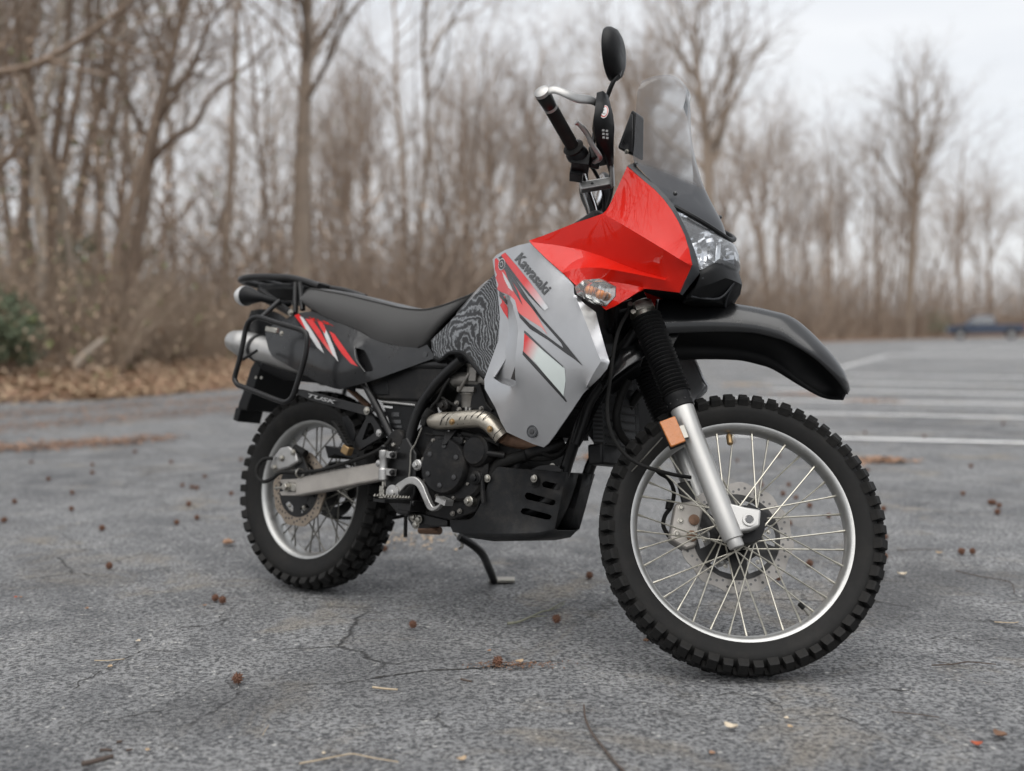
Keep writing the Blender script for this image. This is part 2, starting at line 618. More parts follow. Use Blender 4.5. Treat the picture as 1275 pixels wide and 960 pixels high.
def panel(name, mat, parent, outline, ctrl=(), holes=(), creases=(), step=0.010, thick=0.004, mirror=True, angle=28, smooth=0.0, osm=0, key=None, film=False, lines=(), soft=0, inflate=0.0, probe=False):
    """moulded body panel: side-view outline (3D points), depth through outline, creases and control points"""
    o3 = cr(outline, osm, True) if osm else [Vector(p) for p in outline]
    o3 = resample(o3, step)
    cs = [resample(c, step, False) for c in creases]
    ls = [resample(c, step, False) for c in lines]
    hs = [[(p[0], p[2]) for p in resample(h, step * 0.7)] for h in holes]
    P, T = fill([(p.x, p.z) for p in o3], step, hs, [[(p.x, p.z) for p in c] for c in cs + ls])
    sharp = []
    if film:
        PA = np.array(P)
        fixed = {}
        known = [(p.x, p.z, p.y) for p in o3] + [(p[0], p[2], p[1]) for c in cs for p in c]
        for kx, kz, ky in known:
            i = int(np.argmin((PA[:, 0] - kx) ** 2 + (PA[:, 1] - kz) ** 2))
            fixed.setdefault(i, ky)
        hard = list(fixed)
        for kx, kz, ky in [(p[0], p[2], p[1]) for c in ls for p in c]:
            i = int(np.argmin((PA[:, 0] - kx) ** 2 + (PA[:, 1] - kz) ** 2))
            fixed.setdefault(i, ky)
        y = membrane(P, T, fixed, soft, hard, inflate)
        for c in cs:
            ids = [int(np.argmin((PA[:, 0] - p[0]) ** 2 + (PA[:, 1] - p[2]) ** 2)) for p in c]
            sharp += [frozenset(e) for e in zip(ids, ids[1:])]
    else:
        F = Field([*o3[::2], *[Vector(c) for c in ctrl], *[p for c in cs for p in c]], smooth)
        y = F(np.array(P))
    v = [(p[0], float(yy), p[1]) for p, yy in zip(P, y)]
    if probe:
        PANELS[key] = BVHTree.FromPolygons([Vector(p) for p in v], T)
        return
    res = []
    for sgn in ((1, -1) if mirror else (1,)):
        g = Geo()
        g.add([(p[0], p[1] * sgn, p[2]) for p in v], T)
        me = bpy.data.meshes.new(name)
        me.from_pydata(g.v, [], g.f)
        bm = bmesh.new()
        bm.from_mesh(me)
        bmesh.ops.recalc_face_normals(bm, faces=bm.faces)
        bm.faces.ensure_lookup_table()
        if sum(f.normal.y * f.calc_area() for f in bm.faces) * sgn > 0:
            bmesh.ops.reverse_faces(bm, faces=bm.faces)
        bm.to_mesh(me)
        bm.free()
        o = finish(name, me, mat, parent, None, angle)
        if sharp:
            sh = set(sharp)
            for e in me.edges:
                if frozenset(e.vertices) in sh:
                    e.use_edge_sharp = True
        if thick:
            sm = o.modifiers.new('thick', 'SOLIDIFY')
            sm.thickness = thick
            sm.offset = -1
            es = o.modifiers.new('split', 'EDGE_SPLIT')
            es.split_angle = R(50)
        res.append(o)
        if sgn == 1:
            PANELS[key or name] = BVHTree.FromPolygons([Vector(p) for p in g.v], g.f)
    return res
CAMB = Vector((2.597,-2.4742,0.469))
def onto(p, key, off=0.0008):
    """carry a print point onto a panel along the line it was sighted on"""
    p = Vector(p)
    d = (p - CAMB).normalized()
    h = PANELS[key].ray_cast(CAMB, d)
    if h[0] is None:
        h = PANELS[key].find_nearest(p)
    nrm = h[1] if h[1].y < 0 else -h[1]
    return h[0] + nrm * off
def decal(name, poly, mat, key, parent, off=0.0008, step=0.008, grad=None):
    """flat print following a panel; grad = (point a, point b, colour a, colour b)"""
    o = resample([Vector(p) for p in poly], step)
    P, T = fill([(p.x, p.z) for p in o], step)
    F = Field(o[::2] if len(o) > 8 else o)
    Y = F(np.array(P))
    v = [onto((p[0], float(y), p[1]), key, off) for p, y in zip(P, Y)]
    me = bpy.data.meshes.new(name)
    me.from_pydata(v, [], T)
    if grad:
        a, b, ca, cb = grad
        a, b = Vector(a), Vector(b)
        at = me.color_attributes.new('Col', 'FLOAT_COLOR', 'POINT')
        for i, (p, y) in enumerate(zip(P, Y)):
            q = Vector((p[0], float(y), p[1]))
            t = min(1, max(0, (q - a).dot(b - a) / (b - a).length_squared))
            at.data[i].color = (*[x + (z - x) * t for x, z in zip(ca, cb)], 1)
    return finish(name, me, mat, parent, None, 60)
def text_mesh(body, bold=0.02, shear=0.0, res=3, spacing=1.0):
    cu = bpy.data.curves.new('txt', 'FONT')
    cu.body = body
    cu.size = 1
    cu.offset = bold
    cu.shear = shear
    cu.resolution_u = res
    cu.space_character = spacing
    cu.fill_mode = 'FRONT'
    o = bpy.data.objects.new('txt', cu)
    col.objects.link(o)
    bpy.context.view_layer.update()
    me = o.to_mesh()
    v = [tuple(p.co) for p in me.vertices]
    f = [tuple(p.vertices) for p in me.polygons]
    o.to_mesh_clear()
    bpy.data.objects.remove(o)
    bpy.data.curves.remove(cu)
    x0, x1 = min(p[0] for p in v), max(p[0] for p in v)
    y1 = max(p[1] for p in v)
    return [((p[0] - x0) / (x1 - x0), p[1] / y1) for p in v], f

# ------------------------------------------------------------------ ground
def asphalt_mat():
    m, n, l, b = nt('asphalt')
    N = lambda t: n.new('ShaderNode' + t)
    tc = N('TexCoord')
    co = tc.outputs['Object']
    def noise_(scale, detail=6, rough=0.6, dist=0.0, vec=co):
        k = N('TexNoise')
        k.inputs['Scale'].default_value = scale
        k.inputs['Detail'].default_value = detail
        k.inputs['Roughness'].default_value = rough
        k.inputs['Distortion'].default_value = dist
        l.new(vec, k.inputs['Vector'])
        return k
    def rng(sock, a, b_, c=0.0, d=1.0):
        k = N('MapRange')
        k.inputs['From Min'].default_value = a
        k.inputs['From Max'].default_value = b_
        k.inputs['To Min'].default_value = c
        k.inputs['To Max'].default_value = d
        l.new(sock, k.inputs['Value'])
        return k.outputs['Result']
    def math_(op, a, b_):
        k = N('Math')
        k.operation = op
        for i, q in enumerate((a, b_)):
            if isinstance(q, (int, float)):
                k.inputs[i].default_value = q
            else:
                l.new(q, k.inputs[i])
        return k.outputs['Value']
    def mix(f, a, b_, mode='MIX'):
        k = N('MixRGB')
        k.blend_type = mode
        if isinstance(f, (int, float)):
            k.inputs['Fac'].default_value = f
        else:
            l.new(f, k.inputs['Fac'])
        for i, q in enumerate((a, b_)):
            s = k.inputs[i + 1]
            if isinstance(q, tuple):
                s.default_value = (*q, 1)
            else:
                l.new(q, s)
        return k.outputs['Color']
    # slightly wandering coordinates for natural outlines
    wn_ = noise_(7, 4, 0.6)
    va = N('VectorMath')
    va.operation = 'MULTIPLY_ADD'
    l.new(wn_.outputs['Color'], va.inputs[0])
    va.inputs[1].default_value = (0.10, 0.10, 0.0)
    l.new(co, va.inputs[2])
    wco = va.outputs['Vector']
    wn2 = noise_(1.1, 5, 0.62)
    vb = N('VectorMath')
    vb.operation = 'MULTIPLY_ADD'
    l.new(wn2.outputs['Color'], vb.inputs[0])
    vb.inputs[1].default_value = (0.9, 0.9, 0.0)
    l.new(wco, vb.inputs[2])
    wco2 = vb.outputs['Vector']
    big = noise_(0.55, 7, 0.62)
    med = noise_(4.2, 7, 0.68, 0.4)
    fine = noise_(85, 6, 0.72)
    vor = N('TexVoronoi')
    vor.inputs['Scale'].default_value = 165
    l.new(co, vor.inputs['Vector'])
    vor2 = N('TexVoronoi')
    vor2.inputs['Scale'].default_value = 62
    l.new(co, vor2.inputs['Vector'])
    # bitumen and stones
    sep = N('SeparateColor')
    l.new(vor.outputs['Color'], sep.inputs['Color'])
    sep2 = N('SeparateColor')
    l.new(vor2.outputs['Color'], sep2.inputs['Color'])
    base = mix(rng(big.outputs['Fac'], 0.38, 0.62), (0.125, 0.129, 0.135), (0.275, 0.279, 0.283))
    base = mix(rng(med.outputs['Fac'], 0.40, 0.64, 0.0, 0.8), base, (0.345, 0.347, 0.347))
    ravel = rng(med.outputs['Fac'], 0.50, 0.66)
    stone_f = math_('MULTIPLY', rng(sep.outputs['Red'], 0.62, 0.95, 0.0, 0.8), rng(vor.outputs['Distance'], 0.2, 0.55, 1.0, 0.0))
    base = mix(math_('MULTIPLY', stone_f, math_('ADD', 0.35, ravel)), base, (0.42, 0.41, 0.39))
    pale = math_('MULTIPLY', rng(sep2.outputs['Green'], 0.90, 0.94), rng(vor2.outputs['Distance'], 0.25, 0.42, 0.8, 0.0))
    base = mix(pale, base, (0.62, 0.61, 0.58))
    dark_f = rng(fine.outputs['Fac'], 0.42, 0.56, 0.88, 0.0)
    base = mix(dark_f, base, (0.045, 0.046, 0.05))
    # brownish dirt gathered in worn patches
    dirt = noise_(1.9, 8, 0.72, 0.6)
    df = math_('MULTIPLY', rng(dirt.outputs['Fac'], 0.54, 0.66), rng(fine.outputs['Fac'], 0.36, 0.62, 0.15, 0.75))
    base = mix(df, base, (0.265, 0.225, 0.17))
    stain = noise_(0.8, 5, 0.55, 0.8)
    base = mix(math_('MULTIPLY', rng(stain.outputs['Fac'], 0.55, 0.70), 0.6), base, (0.055, 0.055, 0.057))
    # cracks
    def crack(scale, width, vec):
        k = N('TexVoronoi')
        k.feature = 'DISTANCE_TO_EDGE'
        k.inputs['Scale'].default_value = scale
        l.new(vec, k.inputs['Vector'])
        return rng(k.outputs['Distance'], 0.0, width, 1.0, 0.0)
    c1 = math_('MULTIPLY', crack(0.55, 0.006, wco2), rng(noise_(1.3, 4).outputs['Fac'], 0.50, 0.66))
    c2 = math_('MULTIPLY', crack(2.1, 0.014, wco), rng(noise_(0.9, 4, 0.5, 0.3).outputs['Fac'], 0.55, 0.66))
    c3 = math_('MULTIPLY', crack(7.5, 0.035, wco), rng(noise_(2.2, 5, 0.6).outputs['Fac'], 0.56, 0.68))
    cr_ = math_('MAXIMUM', math_('MAXIMUM', c1, c2), math_('MULTIPLY', c3, 0.7))
    base = mix(math_('MULTIPLY', cr_, 0.85), base, (0.022, 0.021, 0.020))
    l.new(base, b.inputs['Base Color'])
    l.new(rng(fine.outputs['Fac'], 0.3, 0.7, 0.82, 0.62), b.inputs['Roughness'])
    b.inputs['Specular IOR Level'].default_value = 0.35
    # relief
    h = math_('MULTIPLY', rng(vor.outputs['Distance'], 0.0, 0.6, 1.0, 0.0), math_('ADD', 0.30, math_('MULTIPLY', sep.outputs['Blue'], 0.5)))
    h = math_('ADD', h, math_('MULTIPLY', fine.outputs['Fac'], 1.2))
    h = math_('ADD', h, math_('MULTIPLY', med.outputs['Fac'], 3.0))
    h = math_('ADD', h, math_('MULTIPLY', rng(vor2.outputs['Distance'], 0.0, 0.5, 1.0, 0.0), 0.35))
    h = math_('SUBTRACT', h, math_('MULTIPLY', cr_, 2.2))
    bp = N('Bump')
    bp.inputs['Strength'].default_value = 0.85
    bp.inputs['Distance'].default_value = 0.009
    l.new(h, bp.inputs['Height'])
    l.new(bp.outputs['Normal'], b.inputs['Normal'])
asphalt_mat()

def litter_mat():
    m, n, l, b = nt('leaf_litter')
    tc = n.new('ShaderNodeTexCoord')
    v = n.new('ShaderNodeTexVoronoi')
    v.inputs['Scale'].default_value = 9
    l.new(tc.outputs['Object'], v.inputs['Vector'])
    no = n.new('ShaderNodeTexNoise')
    no.inputs['Scale'].default_value = 0.7
    no.inputs['Detail'].default_value = 9
    no.inputs['Roughness'].default_value = 0.75
    l.new(tc.outputs['Object'], no.inputs['Vector'])
    r1 = n.new('ShaderNodeValToRGB')
    r1.color_ramp.elements[0].color = (0.13, 0.085, 0.055, 1)
    r1.color_ramp.elements[1].color = (0.36, 0.22, 0.135, 1)
    r1.color_ramp.elements[0].position = 0.3
    r1.color_ramp.elements[1].position = 0.7
    l.new(no.outputs['Fac'], r1.inputs['Fac'])
    mx = n.new('ShaderNodeMixRGB')
    mx.blend_type = 'MULTIPLY'
    mx.inputs['Fac'].default_value = 0.55
    l.new(r1.outputs['Color'], mx.inputs['Color1'])
    bw = n.new('ShaderNodeRGBToBW')
    l.new(v.outputs['Color'], bw.inputs['Color'])
    l.new(bw.outputs['Val'], mx.inputs['Color2'])
    l.new(mx.outputs['Color'], b.inputs['Base Color'])
    b.inputs['Roughness'].default_value = 0.9
    bp = n.new('ShaderNodeBump')
    bp.inputs['Distance'].default_value = 0.06
    l.new(v.outputs['Distance'], bp.inputs['Height'])
    l.new(bp.outputs['Normal'], b.inputs['Normal'])
litter_mat()
def paint_mat():
    m, n, l, b = nt('line_paint')
    tc = n.new('ShaderNodeTexCoord')
    no = n.new('ShaderNodeTexNoise')
    no.inputs['Scale'].default_value = 9
    no.inputs['Detail'].default_value = 9
    no.inputs['Roughness'].default_value = 0.8
    l.new(tc.outputs['Object'], no.inputs['Vector'])
    rp = n.new('ShaderNodeValToRGB')
    rp.color_ramp.elements[0].position = 0.34
    rp.color_ramp.elements[0].color = (0.24, 0.245, 0.25, 1)
    rp.color_ramp.elements[1].position = 0.48
    rp.color_ramp.elements[1].color = (0.78, 0.78, 0.77, 1)
    l.new(no.outputs['Fac'], rp.inputs['Fac'])
    l.new(rp.outputs['Color'], b.inputs['Base Color'])
    b.inputs['Roughness'].default_value = 0.75
paint_mat()
for nm, c in (('leaf_orange', (0.30, 0.18, 0.115)), ('leaf_tan', (0.42, 0.31, 0.20)), ('leaf_brown', (0.17, 0.095, 0.06)), ('leaf_rust', (0.36, 0.085, 0.04)),
              ('leaf_pale', (0.55, 0.47, 0.36)), ('twig_dark', (0.075, 0.055, 0.045)), ('twig_pale', (0.42, 0.34, 0.24)), ('twig_mossy', (0.20, 0.20, 0.15)),
              ('gumball', (0.13, 0.062, 0.038)), ('brush_stem', (0.37, 0.29, 0.22)), ('brush_leaf', (0.40, 0.295, 0.21)), ('shrub_green', (0.10, 0.125, 0.075)),
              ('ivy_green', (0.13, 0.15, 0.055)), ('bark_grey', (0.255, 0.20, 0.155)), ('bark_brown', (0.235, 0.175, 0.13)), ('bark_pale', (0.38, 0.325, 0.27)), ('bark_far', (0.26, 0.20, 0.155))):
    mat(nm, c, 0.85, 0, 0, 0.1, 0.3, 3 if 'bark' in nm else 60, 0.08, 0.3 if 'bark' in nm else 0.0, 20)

def axis_coords(lo, hi, f0, f1, step, grow=1.22):
    a = list(np.arange(f0, f1 + 1e-6, step))
    s, x = step, f1
    while x < hi:
        s = min(s * grow, 40)
        x += s
        a.append(x)
    s, x = step, f0
    while x > lo:
        s = min(s * grow, 40)
        x -= s
        a.insert(0, x)
    return a
xs = axis_coords(-400, 400, -1.6, 3.0, 0.025)
ys = axis_coords(-120, 600, -1.9, 2.6, 0.025)
def ground_z(x, y):
    d = math.hypot(x - 0.6, y)
    a = min(1.0, max(0.0, (30 - d) / 20))
    return a * (0.0035 * noise.noise(Vector((x * 6, y * 6, 0))) + 0.0022 * noise.noise(Vector((x * 17, y * 17, 3))) - 0.003)
gv = [(x, y, ground_z(x, y)) for y in ys for x in xs]
nx = len(xs)
gf = [(j * nx + i, j * nx + i + 1, (j + 1) * nx + i + 1, (j + 1) * nx + i) for j in range(len(ys) - 1) for i in range(nx - 1)]
g = Geo()
g.v, g.f = gv, gf
tag(g.build('car_park_ground', 'asphalt', angle=180, recalc=False), 'grey cracked asphalt of the car park under the motorcycle', None, None, 'structure')

# painted bay lines, each a worn strip on the asphalt
def line_strip(a, b_, w, lab):
    a, b_ = Vector(a), Vector(b_)
    d = (b_ - a).normalized()
    s = Vector((-d.y, d.x, 0)) * w / 2
    k = max(2, int((b_ - a).length / 0.12))
    rnd = random.Random(int(a.x * 1000))
    v, f = [], []
    for i in range(k + 1):
        p = a.lerp(b_, i / k)
        for sg in (1, -1):
            v.append(p + s * sg * (1 + rnd.uniform(-0.12, 0.05)) + Vector((0, 0, 0.004)))
        if i:
            f.append((2 * i - 2, 2 * i - 1, 2 * i + 1, 2 * i))
    g = Geo().add(v, f)
    tag(g.build('parking_line', 'line_paint', recalc=False), lab, None, None, 'structure')
LINES = [((2.2138,5.0625,0), (5.0293,3.9815,0), 0.115, 'worn white bay line passing behind the front tyre'),
         ((3.4592,7.2791,0), (6.2009,5.9884,0), 0.13, 'worn white bay line, second from the front tyre'),
         ((3.2648,9.5226,0), (7.2047,7.7078,0), 0.14, 'worn white bay line, third from the front tyre'),
         ((4.3122,11.5611,0), (8.1095,9.2576,0), 0.15, 'worn white bay line, fourth from the front tyre'),
         ((4.7701,14.1004,0), (9.2246,11.1678,0), 0.16, 'worn white bay line, fifth from the front tyre'),
         ((6.7898,16.1603,0), (10.6085,13.5382,0), 0.18, 'worn white bay line, sixth from the front tyre'),
         ((12.9889,31.8249,0), (18.1426,26.4435,0), 0.5, 'broad pale cross line towards the parked pickup'),
         ((7.5988,19.4701,0), (12.682,30.9454,0), 0.08, 'slanting white line joining the broad cross line'),
         ((18.2991,43.5261,0), (24.6254,37.5479,0), 0.7, 'pale painted strip in front of the parked pickup')]
for q in LINES:
    line_strip(*q)

# verge and wood floor beyond the asphalt
EDGE = [(-60, -18, 0), (-24, -3, 0), (-13, 5, 0), (-5.6579,9.8119,0), (-4.4589,10.6092,0), (-3.5681,12.858,0), (-2.3007,17.7639,0), (-0.1118,24.6252,0), (10.6814,54.1612,0), (19.5967,66.4525,0), (49.8367,99.8742,0), (75, 98, 0), (140, 96, 0)]
EDGE = [Vector((p[0], p[1], 0)) for p in EDGE]
edge_s = cr(EDGE, 10)
def edge_n(i):
    a, b_ = edge_s[max(i - 1, 0)], edge_s[min(i + 1, len(edge_s) - 1)]
    t = (b_ - a).normalized()
    return Vector((-t.y, t.x, 0))
SH = [(0, -0.05), (0.25, 0.015), (0.8, 0.05), (2.0, 0.11), (4.5, 0.24), (9, 0.5), (20, 1.1), (45, 1.8), (100, 3.0), (260, 5.0)]
def floor_h(s):
    for (a, ha), (b_, hb) in zip(SH, SH[1:]):
        if s <= b_:
            return ha + (hb - ha) * (s - a) / (b_ - a)
    return SH[-1][1]
v, f = [], []
for i, p in enumerate(edge_s):
    nr = edge_n(i)
    wob = 0.5 * noise.noise(p * 0.35) + 0.25 * noise.noise(p * 1.3)
    for j, (s, h) in enumerate(SH):
        q = p + nr * (s + (wob if j < 3 else 0))
        v.append((q.x, q.y, h + (0.08 * noise.noise(q * 0.5) if j > 2 else 0)))
m_ = len(SH)
for i in range(len(edge_s) - 1):
    for j in range(m_ - 1):
        f.append((i * m_ + j, (i + 1) * m_ + j, (i + 1) * m_ + j + 1, i * m_ + j + 1))
tag(Geo().add(v, f).build('forest_floor', 'leaf_litter', angle=180), 'brown leaf-strewn floor of the bare wood', None, None, 'structure')

def edge_point(t, s):
    """point s metres into the wood at place t (0..1) along its edge"""
    i = min(int(t * (len(edge_s) - 1)), len(edge_s) - 2)
    u = t * (len(edge_s) - 1) - i
    p = edge_s[i].lerp(edge_s[i + 1], u) + edge_n(i).lerp(edge_n(i + 1), u) * s
    return Vector((p.x, p.y, floor_h(s)))

# fallen leaves heaped on the verge: loose leaf-sized faces
def scatter_leaves(name, n, mt, place, size, lab, seed, tilt=0.9):
    rnd = random.Random(seed)
    v, f = [], []
    for i in range(n):
        c = place(rnd)
        a = rnd.uniform(0, 6.28)
        s = size * rnd.uniform(0.6, 1.4)
        u = Vector((math.cos(a), math.sin(a), rnd.uniform(-tilt, tilt) * 0.6)) * s
        w = Vector((-math.sin(a), math.cos(a), rnd.uniform(-tilt, tilt) * 0.6)) * s * 0.6
        k = len(v)
        v += [c - u, c + w * 0.9, c + u, c - w]
        f.append((k, k + 1, k + 2, k + 3))
    return tag(Geo().add(v, f).build(name, mt, angle=-1, recalc=False), lab, None, None, 'stuff')
def on_verge(rnd):
    t = rnd.uniform(0.12, 0.62)
    s = abs(rnd.gauss(0, 3.0))
    p = edge_point(t, s)
    return p + Vector((0, 0, rnd.uniform(0.0, 0.10)))
scatter_leaves('fallen_leaves', 12000, 'leaf_orange', on_verge, 0.042, 'orange brown fallen leaves heaped along the verge', 1)
scatter_leaves('fallen_leaves', 12000, 'leaf_tan', on_verge, 0.042, 'tan fallen leaves mixed along the verge', 2)
LANE = [((-4.5803,5.4379,0), (-2.215,9.0767,0), 0.55), ((-3.6416,4.1286,0), (-2.1132,5.0227,0), 0.22), ((-5.2248,7.2173,0), (-2.737,10.889,0), 0.6)]
def on_lane(rnd):
    a, b_, w = LANE[rnd.choice((0, 0, 1, 1, 2, 2))]
    t = rnd.random()
    p = Vector(a).lerp(Vector(b_), t)
    off = rnd.gauss(0, w) + 0.5 * noise.noise(Vector((p.x * 0.9, 3.0 * w, 0)))
    return Vector((p.x + rnd.uniform(-0.2, 0.2), p.y + off, rnd.uniform(0.003, 0.02)))
scatter_leaves('leaf_drift', 3200, 'leaf_brown', on_lane, 0.022, 'thin brown leaf drifts lying on the lane by the verge', 3, 0.3)
scatter_leaves('leaf_drift', 2000, 'leaf_orange', on_lane, 0.022, 'thin orange leaf drifts lying on the lane by the verge', 4, 0.3)

# ------------------------------------------------------------------ the wood
class Tree:
    def __init__(s, seed):
        s.r = random.Random(seed)
        s.g = Geo()
        s.t = Geo()
    def walk(s, p, d, L, r0, r1, seg, bend, up):
        pts = [Vector(p)]
        d = Vector(d).normalized()
        for i in range(seg):
            d = (d + Vector((s.r.gauss(0, bend), s.r.gauss(0, bend), s.r.gauss(0, bend) + up))).normalized()
            pts.append(pts[-1] + d * L / seg)
        return pts, [r0 + (r1 - r0) * i / seg for i in range(seg + 1)]
    def limb(s, p, d, L, r, lev, maxlev, spread, dens):
        seg = (9, 6, 4, 3, 2)[lev]
        sides = (9, 6, 4, 3, 3)[lev]
        pts, rr = s.walk(p, d, L, r, r * (0.32 if lev else 0.25), seg, (0.07, 0.20, 0.24, 0.26, 0.28)[lev], (0.03, 0.06, 0.05, 0.04, 0.03)[lev])
        s.sprout(pts, rr, L, lev, maxlev, spread, dens, sides)
    def sprout(s, pts, rr, L, lev, maxlev, spread, dens, sides, start=None):
        (s.t if lev == 0 else s.g).tube(pts, rr, sides, cap=False)
        if lev >= maxlev:
            return
        nb = max(2, int(dens[lev] * s.r.uniform(0.8, 1.2)))
        st = start if start is not None else (0.38, 0.2, 0.15, 0.1)[lev]
        for k in range(nb):
            t = st + (1 - st) * (k + s.r.random()) / nb
            x = t * (len(pts) - 1)
            i = min(int(x), len(pts) - 2)
            q = pts[i].lerp(pts[i + 1], x - i)
            ax = (pts[i + 1] - pts[i]).normalized()
            o = ax.orthogonal().normalized()
            o = Matrix.Rotation(s.r.uniform(0, 6.28), 3, ax) @ o
            an = s.r.uniform(*spread)
            dd = ax * math.cos(an) + o * math.sin(an)
            rad = rr[min(i, len(rr) - 1)]
            ll = L * s.r.uniform(0.32, 0.55) * (1.15 - 0.55 * t) if lev == 0 else L * s.r.uniform(0.35, 0.65) * (1.1 - 0.4 * t)
            s.limb(q, dd, ll, max(rad * s.r.uniform(0.35, 0.6), 0.006), lev + 1, maxlev, spread, dens)
def tree_meshes(seed, H, r, bark, spread, dens, start, lean=(0, 0), trunk=None):
    T = Tree(seed)
    if trunk is None:
        pts, rr = T.walk((0, 0, -0.3), (lean[0], lean[1], 1), H, r, r * 0.2, 10, 0.075, 0.03)
        rr[0] *= 1.5
    else:
        pts = cr(trunk, 3)
        rr = [r * (1 - 0.75 * i / (len(pts) - 1)) for i in range(len(pts))]
    T.sprout(pts, rr, H, 0, 4, spread, dens, 9, start)
    out = []
    for nm, gg in (('trunk', T.t), ('crown', T.g)):
        me = bpy.data.meshes.new(nm)
        me.from_pydata(gg.v, [], gg.f)
        me.materials.append(MATS[bark])
        me.shade_smooth()
        out.append(me)
    return out
KINDS = [tree_meshes(11, 17, 0.13, 'bark_grey', (0.45, 0.95), (13, 5, 4, 3), 0.35),
         tree_meshes(12, 15, 0.12, 'bark_brown', (0.4, 0.8), (12, 5, 4, 3), 0.42),
         tree_meshes(13, 19, 0.15, 'bark_grey', (0.3, 0.7), (14, 5, 4, 3), 0.45),
         tree_meshes(14, 9, 0.06, 'bark_brown', (0.4, 1.0), (13, 5, 4, 2), 0.18),
         tree_meshes(15, 12, 0.09, 'bark_pale', (0.35, 0.85), (12, 5, 4, 2), 0.3),
         tree_meshes(16, 18, 0.14, 'bark_brown', (0.5, 1.0), (13, 5, 4, 3), 0.38)]
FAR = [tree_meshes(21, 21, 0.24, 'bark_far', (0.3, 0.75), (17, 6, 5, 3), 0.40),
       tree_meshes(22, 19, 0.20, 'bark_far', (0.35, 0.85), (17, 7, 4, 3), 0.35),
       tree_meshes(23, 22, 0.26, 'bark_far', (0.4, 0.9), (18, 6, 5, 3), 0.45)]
def tree(ms, p, rz, sc, lab, group, name='bare_tree', tilt=(0, 0)):
    e = empty(name, p)
    e.rotation_euler = (tilt[0], tilt[1], rz)
    e.scale = (sc, sc, sc)
    tag(e, lab, 'tree', group)
    inst('trunk', ms[0], e)
    inst('crown', ms[1], e)
    return e
LB = ['tall grey bare tree with wide crown in the wood past the leafy verge', 'slim brown bare tree in the wood past the leafy verge', 'tall grey bare tree with steep upright limbs in the wood past the leafy verge',
      'thin brown sapling with many fine twigs in the wood past the leafy verge', 'slim pale-barked bare tree in the wood past the leafy verge', 'tall brown bare tree with spreading limbs in the wood past the leafy verge']
rnd = random.Random(5)
cx_, cy_ = CAM[0], CAM[1]
def in_view(p, margin):
    return abs(math.atan2(p.x - cx_, p.y - cy_)) < R(25.5 + margin)
n_near = 0
while n_near < 56:
    t = rnd.uniform(0.12, 0.62)
    s = 5.5 + rnd.random() ** 1.2 * 38
    p = edge_point(t, s)
    if not in_view(p, 6):
        continue
    k = rnd.choice((0, 1, 1, 2, 3, 3, 4, 4, 5))
    tree(KINDS[k], p, rnd.uniform(0, 6.28), rnd.uniform(0.8, 1.15), LB[k], 'bare trees of the wood along the verge', tilt=(rnd.gauss(0, 0.07), rnd.gauss(0, 0.07)))
    n_near += 1
n_far = 0
LF = ['tall pale upright bare tree in the far wood across the car park', 'bare tree with a rounded fine crown in the far wood across the car park', 'tall broad-limbed bare tree in the far wood across the car park']
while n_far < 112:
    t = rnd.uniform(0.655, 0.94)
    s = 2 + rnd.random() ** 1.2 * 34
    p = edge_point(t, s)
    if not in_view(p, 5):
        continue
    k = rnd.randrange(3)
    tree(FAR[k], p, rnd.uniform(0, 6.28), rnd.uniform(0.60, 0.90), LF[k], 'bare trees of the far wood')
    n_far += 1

# the wood goes on across the car park behind the camera: bare crowns mirrored in the paint
MIR = [(-112, 7.5, 5), (-126, 8.5, 0), (-138, 7.0, 5), (-152, 8.5, 2), (-167, 9.5, 0), (-120, 12, 1), (-145, 12.5, 5), (178, 11, 5), (160, 10, 0), (142, 11, 2), (124, 13, 5), (108, 15, 0),
       (-60, 15, 0), (-66, 12, 4), (-72, 14.5, 5), (-78, 11.5, 1), (-84, 13, 0), (-90, 11, 5), (-97, 12.5, 2), (-103, 10.5, 1), (-69, 18, 2), (-81, 17, 5), (-94, 17, 0)]
for (az, d_, k) in MIR:
    a = R(az)
    side = -106 < az < -50
    tree(KINDS[k], Vector((cx_ + d_ * math.sin(a), cy_ + d_ * math.cos(a), 0)), rnd.uniform(0, 6.28), rnd.uniform(0.85, 1.1),
         'bare tree of the wood to the side, mirrored in the black side panel' if side else 'bare tree standing across the car park, only seen mirrored in the red fairing', 'bare trees around the car park')

